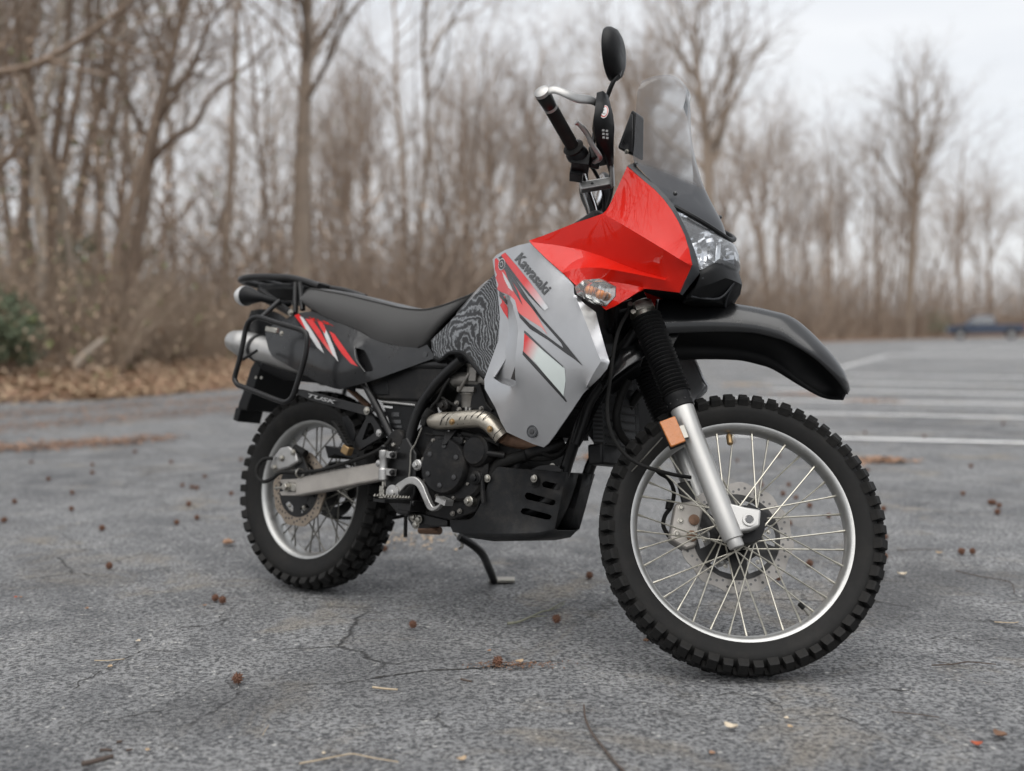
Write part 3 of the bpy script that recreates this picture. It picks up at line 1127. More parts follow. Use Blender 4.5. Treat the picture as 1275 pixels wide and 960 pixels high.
# single trees that stand out in the photograph
def hero(seed, pts, r, bark, lab, dens=(16, 6, 5, 3), start=0.35, extra=(), H=None, spread=(0.4, 0.95)):
    b0 = Vector(pts[0])
    loc = [Vector(q) - b0 for q in pts]
    H = H or (loc[-1] - loc[0]).length
    ms = tree_meshes(seed, H, r, bark, spread, dens, start, trunk=loc)
    e = empty('bare_tree', b0)
    tag(e, lab, 'tree')
    inst('trunk', ms[0], e)
    inst('crown', ms[1], e)
    for (path, rad, sd) in extra:
        T = Tree(sd)
        pp = cr([Vector(q) - b0 for q in path], 3)
        T.sprout(pp, [rad * (1 - 0.7 * i / (len(pp) - 1)) for i in range(len(pp))], (pp[-1] - pp[0]).length, 1, 4, spread, dens, 7, 0.25)
        T.g.build('limb', bark, e, angle=180, recalc=False)
    return e
hero(31, [(-6.7746,17,0.1611),(-6.6277,17,1.1054),(-6.4783,17,2.1665),(-6.231,17,3.5223),(-5.9552,17,4.8691),(-5.6883,17,5.9101),(-5.4528,17,6.9462),(-5.2682,17,8.4185),(-5.171,17,10.0268)], 0.15, 'bark_brown', 'leaning forked brown trunk with a long limb reaching sideways, behind the verge',
     extra=[([(-6.1269,17,4.0471),(-5.5831,16.7,4.4833),(-5.0589,16.4,4.6719),(-4.7007,16.1,5.1395),(-4.0699,15.8,5.4891),(-3.4278,15.5,5.9072)], 0.07, 32), ([(-5.8377,17,5.3457),(-5.4815,17.3,5.7406),(-5.2503,17.5,6.3337),(-5.1267,17.8,7.3344)], 0.08, 33), ([(-6.545,17,1.9398),(-6.1059,17,2.4658),(-5.6668,17.2,3.0872),(-5.4427,17.4,3.4137)], 0.05, 34)])
hero(35, [(-6.7868,16,0.2549),(-6.7216,16,2.106),(-6.7216,16,3.6834),(-6.7646,16,5.2487),(-6.8437,16,6.5206),(-6.8173,16,8.4815)], 0.085, 'bark_brown', 'slender straight brown trunk beside the leaning forked tree', dens=(12, 6, 5, 3), start=0.3)
hero(36, [(-8.0037,12.5,0.1171),(-7.8698,12.5,1.8968),(-7.7138,12.5,3.6569),(-7.7431,12.5,5.5152),(-7.7407,12.5,7.58)], 0.17, 'bark_brown', 'brown tree at the wood edge with a long mossy bough arching over the verge',
     extra=[([(-7.7407,12.5,4.2401),(-6.877,12.2,4.5576),(-6.0926,12,4.6614),(-5.4352,11.8,4.8949),(-4.9038,11.6,5.1432),(-4.329,11.4,5.4469),(-3.6615,11.2,5.739)], 0.07, 37), ([(-7.7366,12.5,4.3564),(-6.8317,12.6,4.6976),(-5.7613,12.6,4.8986),(-5.0864,12.7,4.9648),(-4.1625,12.8,5.0766)], 0.035, 38)])
hero(39, [(-3.7782,19,0.1647),(-3.7062,19,2.2677),(-3.6397,19,4.088),(-3.5406,19,5.8935),(-3.4422,19,7.6847),(-3.3418,19,9.6228)], 0.24, 'bark_grey', 'thick straight grey trunk standing behind the rear rack of the motorcycle', dens=(14, 6, 5, 3), start=0.5)
hero(41, [(9.4115,44,0.1233),(9.4808,44,3.7188),(9.3387,44,7.2198),(9.1978,44,9.6558),(8.8478,44,12.0813),(8.639,44,14.1498)], 0.34, 'bark_grey', 'tall dark bare tree with a twisted open crown rising beyond the windscreen', dens=(16, 7, 5, 3), start=0.42,
     extra=[([(9.3737,44,7.7423),(9.9691,44,9.6492),(10.1775,44,11.379),(10.5254,44,12.7568),(11.1518,44,13.922)], 0.16, 42), ([(9.3384,44,8.6126),(10.1836,43,10.4775),(10.9138,42.6,11.9974),(11.5606,42.2,13.286)], 0.12, 43)], spread=(0.35, 0.8))
hero(44, [(32.8274,84,-0.0848),(33.0305,84,6.0195),(33.2346,84,11.8249),(33.4499,84,16.3136),(33.1545,84,20.1471)], 0.42, 'bark_grey', 'dark heavy-limbed bare tree of the far wood near the parked pickup', dens=(18, 7, 5, 3), start=0.4,
     extra=[([(33.1173,84,10.5387),(31.409,84,13.1259),(30.0987,84,15.0617),(28.6711,84,15.7145)], 0.18, 45), ([(33.2346,84,11.8249),(34.4975,84,15.0239),(34.9877,84,17.5792),(35.2199,84,20.0019)], 0.2, 46)], spread=(0.35, 0.85))

# underwood: thin stems and clinging dead leaves, a thicket nobody could count
def thicket(name, n, t0, t1, s0, s1, h0, h1, mt, lab, seed, rad=0.011):
    rnd = random.Random(seed)
    g = Geo()
    i = 0
    while i < n:
        p = edge_point(rnd.uniform(t0, t1), s0 + (s1 - s0) * rnd.random() ** 1.5)
        if not in_view(p, 5):
            continue
        i += 1
        L = rnd.uniform(h0, h1)
        a = rnd.uniform(0, 6.28)
        ln = rnd.uniform(0.1, 0.9)
        d = Vector((math.cos(a) * ln, math.sin(a) * ln, 1)).normalized()
        dr = Vector((math.cos(a), math.sin(a), 0)) * rnd.uniform(-0.1, 0.5)
        pts = [p + d * L * k / 3 + dr * L * (k / 3) ** 2 for k in range(4)]
        r0 = rad * rnd.uniform(0.6, 1.8)
        g.tube(pts, [r0, r0 * 0.8, r0 * 0.6, r0 * 0.35], 3, cap=False)
    return tag(g.build(name, mt, angle=180, recalc=False), lab, None, None, 'stuff')
thicket('underbrush', 8500, 0.12, 0.66, 4.5, 30, 0.4, 2.2, 'brush_stem', 'grey brown tangle of bare underbrush along the wood edge', 51)
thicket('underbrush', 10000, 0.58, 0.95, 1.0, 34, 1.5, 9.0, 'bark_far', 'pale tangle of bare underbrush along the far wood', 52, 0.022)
def in_brush(t0, t1, s1, hmax):
    def place(rnd):
        while True:
            p = edge_point(rnd.uniform(t0, t1), 0.8 + s1 * rnd.random())
            if in_view(p, 5):
                return p + Vector((0, 0, hmax * rnd.random() ** 1.7))
    return place
scatter_leaves('dead_leaves', 16000, 'brush_leaf', in_brush(0.12, 0.66, 26, 5.0), 0.030, 'dull brown dead leaves clinging in the underbrush', 53, 2)
scatter_leaves('dead_leaves', 9000, 'brush_leaf', in_brush(0.60, 0.95, 24, 6.0), 0.11, 'dull brown dead leaves clinging in the far underbrush', 54, 2)
scatter_leaves('ivy_leaves', 1500, 'ivy_green', in_brush(0.14, 0.55, 16, 7.5), 0.04, 'sparse yellow green creeper leaves among the bare trunks', 55, 2)

def shrub(p, rx, rz, n, lab, seed):
    rnd = random.Random(seed)
    e = empty('evergreen_shrub', p)
    tag(e, lab, 'shrub')
    g = Geo()
    for k in range(14):
        a = rnd.uniform(0, 6.28)
        g.tube([Vector((0, 0, -0.1)), Vector((math.cos(a) * rx * 0.3, math.sin(a) * rx * 0.3, rz * 0.6)), Vector((math.cos(a) * rx * 0.7, math.sin(a) * rx * 0.7, rz * rnd.uniform(1.0, 1.6)))], [0.02, 0.014, 0.006], 4, cap=False)
    g.build('stem', 'bark_brown', e, angle=180, recalc=False)
    v, f = [], []
    cl = [(rnd.gauss(0, rx * 0.45), rnd.gauss(0, rx * 0.45), rz * rnd.uniform(0.25, 1.7), rnd.uniform(0.15, 0.4) * rx) for _ in range(26)]
    for i in range(n):
        c = cl[rnd.randrange(len(cl))]
        q = Vector((c[0] + rnd.gauss(0, c[3] * 0.6), c[1] + rnd.gauss(0, c[3] * 0.6), max(0.05, c[2] + rnd.gauss(0, c[3] * 0.6))))
        u = Vector((rnd.gauss(0, 1), rnd.gauss(0, 1), rnd.gauss(0, 1))).normalized() * 0.055
        w = u.orthogonal().normalized() * 0.028
        k = len(v)
        v += [q - u, q + w, q + u, q - w]
        f.append((k, k + 1, k + 2, k + 3))
    Geo().add(v, f).build('foliage', 'shrub_green', e, angle=-1, recalc=False)
shrub((-6.8271,12.6,0.3421), 0.55, 0.65, 1800, 'dark green evergreen shrub at the verge under the arching bough', 61)
shrub((-8.3972,19,0.4729), 0.5, 1.4, 700, 'thin upright evergreen shrub behind the verge', 62)
shrub((37.8649,90.4643,0), 1.1, 1.3, 1200, 'green shrub at the far wood edge beside the parked pickup', 63)
# pale fallen branch leaning out of the brush
b_ = [(-6.2339,13.5,0.3316),(-6.0644,13.6,0.556),(-5.9205,13.7,0.7064),(-5.8532,13.8,0.8076)]
tag(Geo().tube(cr(b_, 4), [0.07] * 5 + [0.05] * 8, 8).build('fallen_branch', 'bark_pale', angle=180), 'pale broken branch leaning out of the verge brush', 'branch')

# ------------------------------------------------------------------ the motorcycle (x forward, y to its left, z up; leaning on its side stand)
bike = empty('motorcycle')
bike.rotation_mode = 'YXZ'
bike.rotation_euler = (-0.151474, 0.005008, -0.638741)
tag(bike, 'red and silver dual-sport motorcycle with black knobbly tyres leaning on its side stand', 'motorcycle')
WB, RF, RR = 1.48, 0.349, 0.322
RAKE = R(28)
A0 = Vector((WB + 0.112, 0, 0))
AD = Vector((-math.sin(RAKE), 0, math.cos(RAKE)))
ST = Matrix.Translation(A0) @ Matrix.Rotation(0.634934, 4, AD) @ Matrix.Translation(-A0)      # bars turned left
def both(gfun, name, mt, mtx=None, **kw):
    g = gfun if isinstance(gfun, Geo) else gfun()
    a = g.build(name, mt, bike, mtx, **kw)
    b = g.mirror_y().build(name, mt, bike, mtx, **kw)
    return a, b
def add(name, mt, g, mtx=None, parent=None, **kw):
    return g.build(name, mt, parent or bike, mtx, **kw)
def hexbolt(g, c, r=0.008, h=0.006, axis=-1):
    c = Vector(c)
    g.lathe([(r * 1.35, 0), (r * 1.35, axis * h * 0.25), (r * 1.0, axis * h * 0.3)], 14, c)
    g.lathe([(r, 0), (r, axis * h), (r * 0.8, axis * h * 1.15)], 6, c)
    return g

# ---- wheels
def block_mesh(name, lx, ly, h, taper=0.8, notch=False):
    g = Geo()
    if notch:
        for s in (-1, 1):
            c = s * (lx * 0.28)
            w = lx * 0.40
            b0 = [Vector((c - w / 2, -ly / 2, -0.004)), Vector((c + w / 2, -ly / 2, -0.004)), Vector((c + w / 2, ly / 2, -0.004)), Vector((c - w / 2, ly / 2, -0.004))]
            t0 = [Vector((c + (p.x - c) * taper, p.y * taper, h)) for p in b0]
            g.rings([b0, t0])
        g.box((0, 0, h * 0.3), (lx * 0.5, ly * 0.9, h * 0.62))
    else:
        b0 = [Vector((-lx / 2, -ly / 2, -0.004)), Vector((lx / 2, -ly / 2, -0.004)), Vector((lx / 2, ly / 2, -0.004)), Vector((-lx / 2, ly / 2, -0.004))]
        m0 = [Vector((p.x * (1 + taper) / 2, p.y * (1 + taper) / 2, h * 0.75)) for p in b0]
        t0 = [Vector((p.x * taper * 0.92, p.y * taper * 0.92, h)) for p in b0]
        g.rings([b0, m0, t0])
    me = bpy.data.meshes.new(name)
    me.from_pydata(g.v, [], g.f)
    bm = bmesh.new()
    bm.from_mesh(me)
    bmesh.ops.recalc_face_normals(bm, faces=bm.faces)
    bm.to_mesh(me)
    bm.free()
    me.materials.append(MATS['rubber'])
    return me
def wheel(name, mtx, rim_r, rim_w, carcass, rows, nspoke, hub_r, hub_w, spoke_mat, rim_prof, spoke_r):
    rim = Geo().lathe(rim_prof, 96, closed=True).build(name, 'rim_alu', bike, mtx, angle=40)
    Geo().lathe(carcass, 112, closed=True).build('tyre', 'rubber', rim, angle=60)
    far = Geo()
    for (n, off, yc, rc, tilt, meshes, single) in rows:
        for k in range(n):
            th = 2 * math.pi * (k + off) / n
            M = Matrix.Rotation(th, 4, 'Y') @ Matrix.Translation((0, yc, rc)) @ Matrix.Rotation(tilt, 4, 'X')
            me = meshes[k % len(meshes)]
            if single:
                inst('tread_block', me, rim, M)
            else:
                far.add([M @ v.co for v in me.vertices], [tuple(p.vertices) for p in me.polygons])
    tag(far.build('tread', 'rubber', rim, angle=-1, recalc=False), kind='stuff')
    # hub and spokes
    prof = [(0.008, -hub_w), (hub_r * 0.55, -hub_w), (hub_r, -hub_w + 0.004), (hub_r, -hub_w + 0.010), (hub_r * 0.62, -hub_w + 0.022), (hub_r * 0.62, hub_w - 0.022), (hub_r, hub_w - 0.010), (hub_r, hub_w - 0.004), (hub_r * 0.55, hub_w), (0.008, hub_w)]
    Geo().lathe(prof, 36, closed=True).build('hub', 'black_metal', rim)
    me_s = []
    for k in range(nspoke):
        side = -1 if k % 2 else 1
        dirn = 1 if (k // 2) % 2 else -1
        a_rim = 2 * math.pi * k / nspoke
        a_hub = a_rim + dirn * R(76)
        ph = Vector((hub_r * 0.92 * math.cos(a_hub), side * (hub_w - 0.008), hub_r * 0.92 * math.sin(a_hub)))
        pr = Vector(((rim_r) * math.cos(a_rim), side * 0.006, (rim_r) * math.sin(a_rim)))
        q = pr.lerp(ph, 0.085)
        g = Geo().tube([pr, q], [0.0034, 0.0028], 6).tube([q, ph], spoke_r, 6)
        g.build('spoke', spoke_mat, rim, recalc=False)
    return rim
fx, fy = Matrix.Translation((WB, 0, RF)), Matrix.Translation((0, 0, RR))
f_rim = [(0.281, -0.030), (0.2825, -0.027), (0.277, -0.024), (0.272, -0.021), (0.266, -0.012), (0.265, 0.0), (0.266, 0.012), (0.272, 0.021), (0.277, 0.024), (0.2825, 0.027), (0.281, 0.030),
         (0.271, 0.0295), (0.264, 0.025), (0.2565, 0.011), (0.255, 0.0), (0.2565, -0.011), (0.264, -0.025), (0.271, -0.0295)]
f_tyre = [(0.270, -0.027), (0.279, -0.033), (0.287, -0.037), (0.300, -0.0425), (0.311, -0.0440), (0.318, -0.0425), (0.325, -0.0375), (0.331, -0.028), (0.335, -0.014), (0.3355, 0),
          (0.335, 0.014), (0.331, 0.028), (0.325, 0.0375), (0.318, 0.0425), (0.311, 0.0440), (0.300, 0.0425), (0.287, 0.037), (0.279, 0.033), (0.270, 0.027), (0.262, 0.012), (0.262, -0.012)]
bs1 = block_mesh('tread_block', 0.0265, 0.033, 0.0185, 0.88)
bs2 = block_mesh('tread_block', 0.0235, 0.025, 0.0190, 0.9)
bc1 = block_mesh('tread_block', 0.0235, 0.021, 0.0140, 0.88)
NF = 58
f_rows = [(NF, 0.0, -0.0350, 0.3270, R(42), (bs1, bs2), True), (NF, 0.25, -0.0115, 0.3360, R(5), (bc1,), True),
          (NF, 0.75, 0.0115, 0.3360, -R(5), (bc1,), False), (NF, 0.04, 0.0350, 0.3270, -R(42), (bs1, bs2), False)]
fw = wheel('front_wheel', ST @ fx, 0.258, 0.03, f_tyre, f_rows, 36, 0.040, 0.042, 'spoke_steel', f_rim, 0.0021)
r_rim = [(0.231, -0.041), (0.2325, -0.038), (0.227, -0.034), (0.222, -0.030), (0.214, -0.018), (0.212, 0.0), (0.214, 0.018), (0.222, 0.030), (0.227, 0.034), (0.2325, 0.038), (0.231, 0.041),
         (0.221, 0.0405), (0.213, 0.034), (0.205, 0.016), (0.203, 0.0), (0.205, -0.016), (0.213, -0.034), (0.221, -0.0405)]
r_tyre = [(0.220, -0.038), (0.229, -0.045), (0.238, -0.050), (0.252, -0.057), (0.268, -0.0605), (0.279, -0.060), (0.289, -0.055), (0.298, -0.042), (0.303, -0.022), (0.3045, 0),
          (0.303, 0.022), (0.298, 0.042), (0.289, 0.055), (0.279, 0.060), (0.268, 0.0605), (0.252, 0.057), (0.238, 0.050), (0.229, 0.045), (0.220, 0.038), (0.211, 0.02), (0.211, -0.02)]
rs1 = block_mesh('tread_block', 0.031, 0.032, 0.019, 0.86)
rs2 = block_mesh('tread_block', 0.026, 0.030, 0.0185, 0.88)
rc1 = block_mesh('tread_block', 0.034, 0.027, 0.0175, 0.9)
NR = 42
r_rows = [(NR, 0.0, -0.0480, 0.2925, R(38), (rs1, rs2), True), (NR, 0.5, -0.0175, 0.3035, R(7), (rc1,), True),
          (NR, 0.0, 0.0155, 0.3035, -R(7), (rc1,), True), (NR, 0.5, 0.0480, 0.2925, -R(38), (rs1, rs2), False)]
rw = wheel('rear_wheel', fy, 0.206, 0.042, r_tyre, r_rows, 36, 0.062, 0.055, 'dark_spoke', r_rim, 0.0025)
# valve stem, balance weight and sidewall lettering on the front wheel
MI = (ST @ fx)
vs_ = Geo().tube([(0.258 * math.cos(R(-43)), 0, 0.258 * math.sin(R(-43))), (0.228 * math.cos(R(-44)), -0.006, 0.228 * math.sin(R(-44)))], [0.005, 0.0035], 8)
vs_.build('valve_stem', 'steel', fw)
Geo().tube([(0.235 * math.cos(R(-43.7)), -0.0045, 0.235 * math.sin(R(-43.7))), (0.220 * math.cos(R(-44.2)), -0.0075, 0.220 * math.sin(R(-44.2)))], 0.0058, 10).build('valve_cap', 'rubber', fw)
a_ = R(103)
Geo().tube([(0.254 * math.cos(a_), -0.004, 0.254 * math.sin(a_)), (0.248 * math.cos(a_), -0.005, 0.248 * math.sin(a_)), (0.226 * math.cos(a_), -0.008, 0.226 * math.sin(a_)), (0.222 * math.cos(a_), -0.008, 0.222 * math.sin(a_))], [0.004, 0.008, 0.008, 0.004], 10).build('balance_weight', 'brass', fw)

# brake discs with wavy rims and vent holes
def disc(name, mtx, parent, y, ro, ri, mt, waves, th, carrier_r, nh):
    n = 240
    g = Geo()
    rings = []
    for yy in (y - th / 2, y + th / 2):
        rings.append([Vector((r_ * math.cos(a), yy, r_ * math.sin(a))) for a in [2 * math.pi * k / n for k in range(n)] for r_ in [ro * (1 + 0.022 * math.cos(waves * a))]])
    inner = [[Vector((ri * (1 + 0.02 * math.cos(waves * a)) * math.cos(a), yy, ri * (1 + 0.02 * math.cos(waves * a)) * math.sin(a))) for a in [2 * math.pi * k / n for k in range(n)]] for yy in (y + th / 2, y - th / 2)]
    g.rings([rings[0], rings[1], inner[0], inner[1]], False, True)
    d = g.build(name, mt, parent, mtx, angle=40)
    hg = Geo()
    for k in range(nh):
        a = 2 * math.pi * k / nh
        rr = ri + (ro - ri) * (0.32, 0.66, 0.5)[k % 3]
        hg.lathe([(0.0035, y - th / 2 - 0.0004), (0.0035, y + th / 2 + 0.0004)], 10, (rr * math.cos(a), 0, rr * math.sin(a)))
    hg.build('vent_holes', 'decal_black', d if parent is bike else parent, None if parent is bike else mtx, recalc=False)
    return d
fd = disc('front_brake_disc', None, fw, 0.062, 0.142, 0.106, 'disc_steel', 12, 0.0045, 0.1, 54)
def ring2(r_, n, a0=0.0): return [(r_ * math.cos(a0 + 2 * math.pi * k / n), r_ * math.sin(a0 + 2 * math.pi * k / n)) for k in range(n)]
def window(a, r0, r1, w0, w1):
    """rounded opening between two radii"""
    c = [(r0, -w0), (r0, w0), ((r0 + r1) / 2, (w0 + w1) / 2 * 1.1), (r1, w1), (r1 * 1.015, 0), (r1, -w1), ((r0 + r1) / 2, -(w0 + w1) / 2 * 1.1)]
    return [(r_ * math.cos(a + t), r_ * math.sin(a + t)) for r_, t in c]
g = plate(Geo(), ring2(0.110, 60), [ring2(0.030, 20)] + [window(2 * math.pi * k / 6 + 0.2, 0.068, 0.098, 0.22, 0.30) for k in range(6)], 0.056, 0.062)
g.build('disc_carrier', 'black_metal', fw)
g = Geo()
for k in range(6):
    hexbolt(Geo(), (0.082 * math.cos(k * 1.047 + 0.3), 0.057, 0.082 * math.sin(k * 1.047 + 0.3)), 0.0045, 0.004).build('carrier_bolt', 'steel', fw)

rd = disc('rear_brake_disc', None, rw, -0.078, 0.120, 0.086, 'worn_disc', 10, 0.005, 0.08, 50)
g = plate(Geo(), ring2(0.091, 54), [ring2(0.014, 16)] + [window(2 * math.pi * k / 6, 0.060, 0.080, 0.22, 0.30) for k in range(6)], -0.081, -0.076)
g.lathe([(0.016, -0.082), (0.056, -0.082), (0.056, -0.060), (0.016, -0.060)], 36, closed=True)
g.build('disc_carrier', 'black_metal', rw)
g = Geo()
for k in range(6):
    hexbolt(Geo(), (0.066 * math.cos(k * 1.047), -0.082, 0.066 * math.sin(k * 1.047)), 0.005, 0.004).build('carrier_bolt', 'steel', rw)

# sprocket and chain run on the far side
g = Geo().lathe([(0.055, 0.082), (0.090, 0.082), (0.090, 0.088), (0.055, 0.088)], 43, closed=True)
g.build('sprocket', 'black_metal', rw)
g = Geo()
up = [(0, 0.085, RR + 0.092), (0.30, 0.085, RR + 0.082), (0.56, 0.085, RR + 0.062)]
dn = [(0, 0.085, RR - 0.092), (0.25, 0.085, RR - 0.070), (0.56, 0.085, RR + 0.010)]
arc = [(-0.092 * math.sin(t), 0.085, RR + 0.092 * math.cos(t)) for t in [math.pi * k / 10 for k in range(1, 10)]]
g.tube(list(reversed(up)) + arc + dn, 0.008, 6, flat=0.8)
add('drive_chain', 'black_metal', g)

# ---- fork, gaiters, clamps (turned with the bars)
FY = 0.108
ax_dir = AD.copy()
fork_axle = Vector((WB, 0, RF))
def fork_pt(h, y=-FY, dx=0.0):
    """point on a fork leg h metres above the axle along the leg"""
    base = Vector((WB - 0.052, y, RF - 0.004))
    return base + ax_dir * h + Vector((dx, 0, 0))
def fork_leg():
    g = Geo()
    g.tube([fork_pt(h) for h in (-0.072, -0.068, -0.052, -0.05, -0.03, 0.02, 0.10, 0.22, 0.293, 0.300)], [0.0175, 0.019, 0.019, 0.0245, 0.0265, 0.0265, 0.0262, 0.0268, 0.030, 0.028], 28)
    return g
for s in (1, -1):
    g = fork_leg()
    if s < 0:
        g = g.mirror_y()
    leg = add('fork_leg', 'fork_silver', g, ST, angle=50)
    # axle lug
    y0 = -s * FY
    pr = [(WB - 0.060, RF + 0.034), (WB - 0.010, RF + 0.030), (WB + 0.026, RF + 0.030), (WB + 0.027, RF - 0.010), (WB + 0.006, RF - 0.024), (WB - 0.014, RF - 0.030), (WB - 0.020, RF - 0.055), (WB - 0.050, RF - 0.05)]
    g = Geo().prism([(x, y0 - 0.017 * s, z) for x, z in pr], (0, 0.036 * s, 0))
    g.build('axle_lug', 'fork_silver', leg, bevel=0.005, seg=3)
    g = Geo().lathe([(0.0155, -0.0195 * s + y0), (0.0155, -0.0225 * s + y0), (0.0105, -0.0225 * s + y0), (0.0095, -0.017 * s + y0)], 24, (WB, 0, RF))
    g.build('axle_collar', 'fork_silver', leg)
    g = Geo().lathe([(0.0095, y0 - 0.0225 * s), (0.0095, y0 - 0.0232 * s)], 6, (WB, 0, RF))
    g.build('axle_socket', 'decal_grey', leg)
    # gaiter: close ribs
    g = Geo()
    pts, rr = [], []
    nb = 21
    for k in range(nb * 4 + 1):
        h = 0.335 + (0.555 - 0.335) * k / (nb * 4)
        pts.append(fork_pt(h, -s * FY))
        env = 0.0335 + 0.003 * (h - 0.335) / 0.24
        rr.append(env + 0.0042 * math.cos(2 * math.pi * k / 4))
    g.tube(pts, rr, 28)
    add('fork_gaiter', 'gaiter_rubber', g, ST, angle=60)
    g = Geo().tube([fork_pt(h, -s * FY) for h in (0.296, 0.298, 0.318, 0.320, 0.335, 0.338)], [0.030, 0.0325, 0.0325, 0.0335, 0.0335, 0.031], 28)
    c_ = add('gaiter_collar', 'black_plastic', g, ST)
    g = Geo()
    for k in range(10):
        a = 2 * math.pi * k / 10
        q = fork_pt(0.311, -s * FY)
        xx, yy = Vector((math.cos(RAKE), 0, math.sin(RAKE))), Vector((0, 1, 0))
        q = q + (xx * math.cos(a) + yy * math.sin(a)) * 0.0325
        g.ellipsoid(q, (0.0022, 0.0022, 0.0022), 8, 5)
    g.build('collar_holes', 'decal_black', c_)
    g = Geo().tube([fork_pt(h, -s * FY) for h in (0.57, 0.86)], 0.0205, 20)
    add('fork_tube', 'black_metal', g, ST)
    g = Geo().tube([fork_pt(h, -s * FY) for h in (0.556, 0.559, 0.596, 0.599)], [0.026, 0.030, 0.030, 0.027], 24)
    for hh in (0.566, 0.589):
        q = fork_pt(hh, -s * (FY + 0.012)) + Vector((-0.030, 0, -0.012))
        g.tube([q - Vector((0, 0.020, 0)), q + Vector((0, 0.020, 0))], 0.0065, 8)
    q = fork_pt(0.578, -s * (FY + 0.028))
    g.box(q, (0.046, 0.010, 0.016), Matrix.Rotation(-RAKE, 3, 'Y'))
    add('fork_clamp', 'steel', g, ST)
g = Geo()
for h in (0.60, 0.82):      # yokes
    q = fork_pt(h, 0, -0.004)
    add('fork_yoke', 'black_metal', Geo().box(q + Vector((-0.015, 0, -0.008)), (0.085, 0.235, 0.030), Matrix.Rotation(-RAKE, 3, 'Y')), ST, bevel=0.006)
g = Geo().tube([fork_pt(h, 0, -0.065) for h in (0.57, 0.86)], 0.030, 20)
add('steering_head', 'black_metal', g)
# front axle
g = Geo().tube([(WB, -FY, RF), (WB, FY, RF)], 0.010, 16)
add('front_axle', 'steel', g, ST)
g = Geo().lathe([(0.012, -0.085), (0.046, -0.083), (0.048, -0.060), (0.046, -0.044), (0.012, -0.044)], 32, (WB, 0, RF))
g.box((WB + 0.024, -0.070, RF + 0.034), (0.055, 0.02, 0.02), Matrix.Rotation(R(20), 3, 'Y'))
add('speedometer_drive', 'black_plastic', g, ST)
# caliper on the far leg
g = Geo()
CX, CZ = -0.135, 0.012
cal = [(-0.165, 0.055), (-0.118, 0.072), (-0.092, 0.050), (-0.098, -0.045), (-0.122, -0.058), (-0.168, -0.038)]
g.prism([(WB + x, 0.045, RF + z) for x, z in cal], (0, 0.048, 0))
fc = add('front_caliper', 'swingarm_alu', g, ST, bevel=0.006)
g = Geo()
for (x, z) in ((-0.112, 0.020), (-0.112, -0.022)):
    Geo().lathe([(0.014, 0.043), (0.014, 0.040), (0.011, 0.039)], 22, (WB + x, 0, RF + z)).build('caliper_piston', 'copper_pipe', fc)
g = Geo()
for (x, z) in ((-0.148, 0.046), (-0.150, -0.022), (-0.145, 0.012)):
    hexbolt(Geo(), (WB + x, 0.044, RF + z), 0.006, 0.006).build('caliper_bolt', 'steel', fc)
g = Geo().box((WB - 0.135, 0.066, RF + 0.085), (0.035, 0.018, 0.075), Matrix.Rotation(R(-22), 3, 'Y'))
g.build('caliper_bracket', 'black_metal', fc, bevel=0.003)
add('front_brake_hose', 'rubber', Geo().tube(cr([(1.2278,0.085,0.5464),(1.2605,0.085,0.4941),(1.2923,0.085,0.4775),(1.3113,0.085,0.4458),(1.3101,0.085,0.4064),(1.2972,0.085,0.3782),(1.2968,0.085,0.3503),(1.3146,0.085,0.3258)], 6), 0.0055, 8), ST)
add('hose_grommet', 'rubber', Geo().tube([(1.3041,0.085,0.4205),(1.3031,0.085,0.3965)], 0.0085, 10), ST)
# amber side reflector on its bracket
q = [(1.2368,-0.148,0.5484),(1.2723,-0.148,0.5703),(1.3064,-0.148,0.5106),(1.2731,-0.148,0.4893)]
ref = add('side_reflector', 'amber', Geo().prism(q, (0, 0.009, 0)), ST, bevel=0.0025)
cc = sum((Vector(p) for p in q), Vector()) / 4
Geo().prism([cc + (Vector(p) - cc) * 1.10 + Vector((0, 0.0092, 0)) for p in q], (0, 0.005, 0)).build('reflector_frame', 'black_plastic', ref, bevel=0.002)
Geo().box(cc + Vector((0.020, 0.018, 0.004)), (0.030, 0.012, 0.034), Matrix.Rotation(-RAKE, 3, 'Y')).build('reflector_bracket', 'steel', ref, bevel=0.001)

# ---- front fender (turned with the bars)
crown = cr([(1.1884,0,0.9157),(1.2373,0,0.9228),(1.3077,0,0.9299),(1.3804,0,0.9339),(1.4554,0,0.9336),(1.5156,0,0.9284),(1.5588,0,0.9204),(1.6126,0,0.8851),(1.6696,0,0.829),(1.6997,0,0.7886),(1.713,0,0.7637)], 5)
edge_r = cr([(1.1897,-0.094,0.7968),(1.2499,-0.094,0.8116),(1.3061,-0.094,0.8246),(1.3585,-0.094,0.8347),(1.407,-0.094,0.8418),(1.4477,-0.094,0.8454),(1.4931,-0.094,0.8418),(1.5326,-0.094,0.8339),(1.5981,-0.094,0.8037),(1.6634,-0.07,0.7667),(1.7059,-0.02,0.7484)], 5)
rings = []
for c, e in zip(crown, edge_r):
    ring = []
    for k in range(17):
        u = -1 + 2 * k / 16
        w = abs(u)
        prof = w ** 2.2 * 0.55 + 0.45 * w ** 6
        x = c.x + (e.x - c.x) * (w ** 1.5)
        z = c.z + (e.z - c.z) * prof
        y = (e.y if u < 0 else -e.y) * (math.sin(w * math.pi / 2) ** 0.9)
        z += 0.006 * math.exp(-((w - 0.45) / 0.16) ** 2)
        ring.append(Vector((x, y, z)))
    rings.append(ring)
v = [p for r_ in rings for p in r_]
f = [(i * 17 + j, i * 17 + j + 1, (i + 1) * 17 + j + 1, (i + 1) * 17 + j) for i in range(len(rings) - 1) for j in range(16)]
fen = add('front_fender', 'black_plastic', Geo().add(v, f), ST, angle=50)
sm = fen.modifiers.new('thick', 'SOLIDIFY')
fen.data.materials.append(MATS['black_gloss'])
sm.thickness = 0.004
sm.offset = -1
sm.material_offset = 1
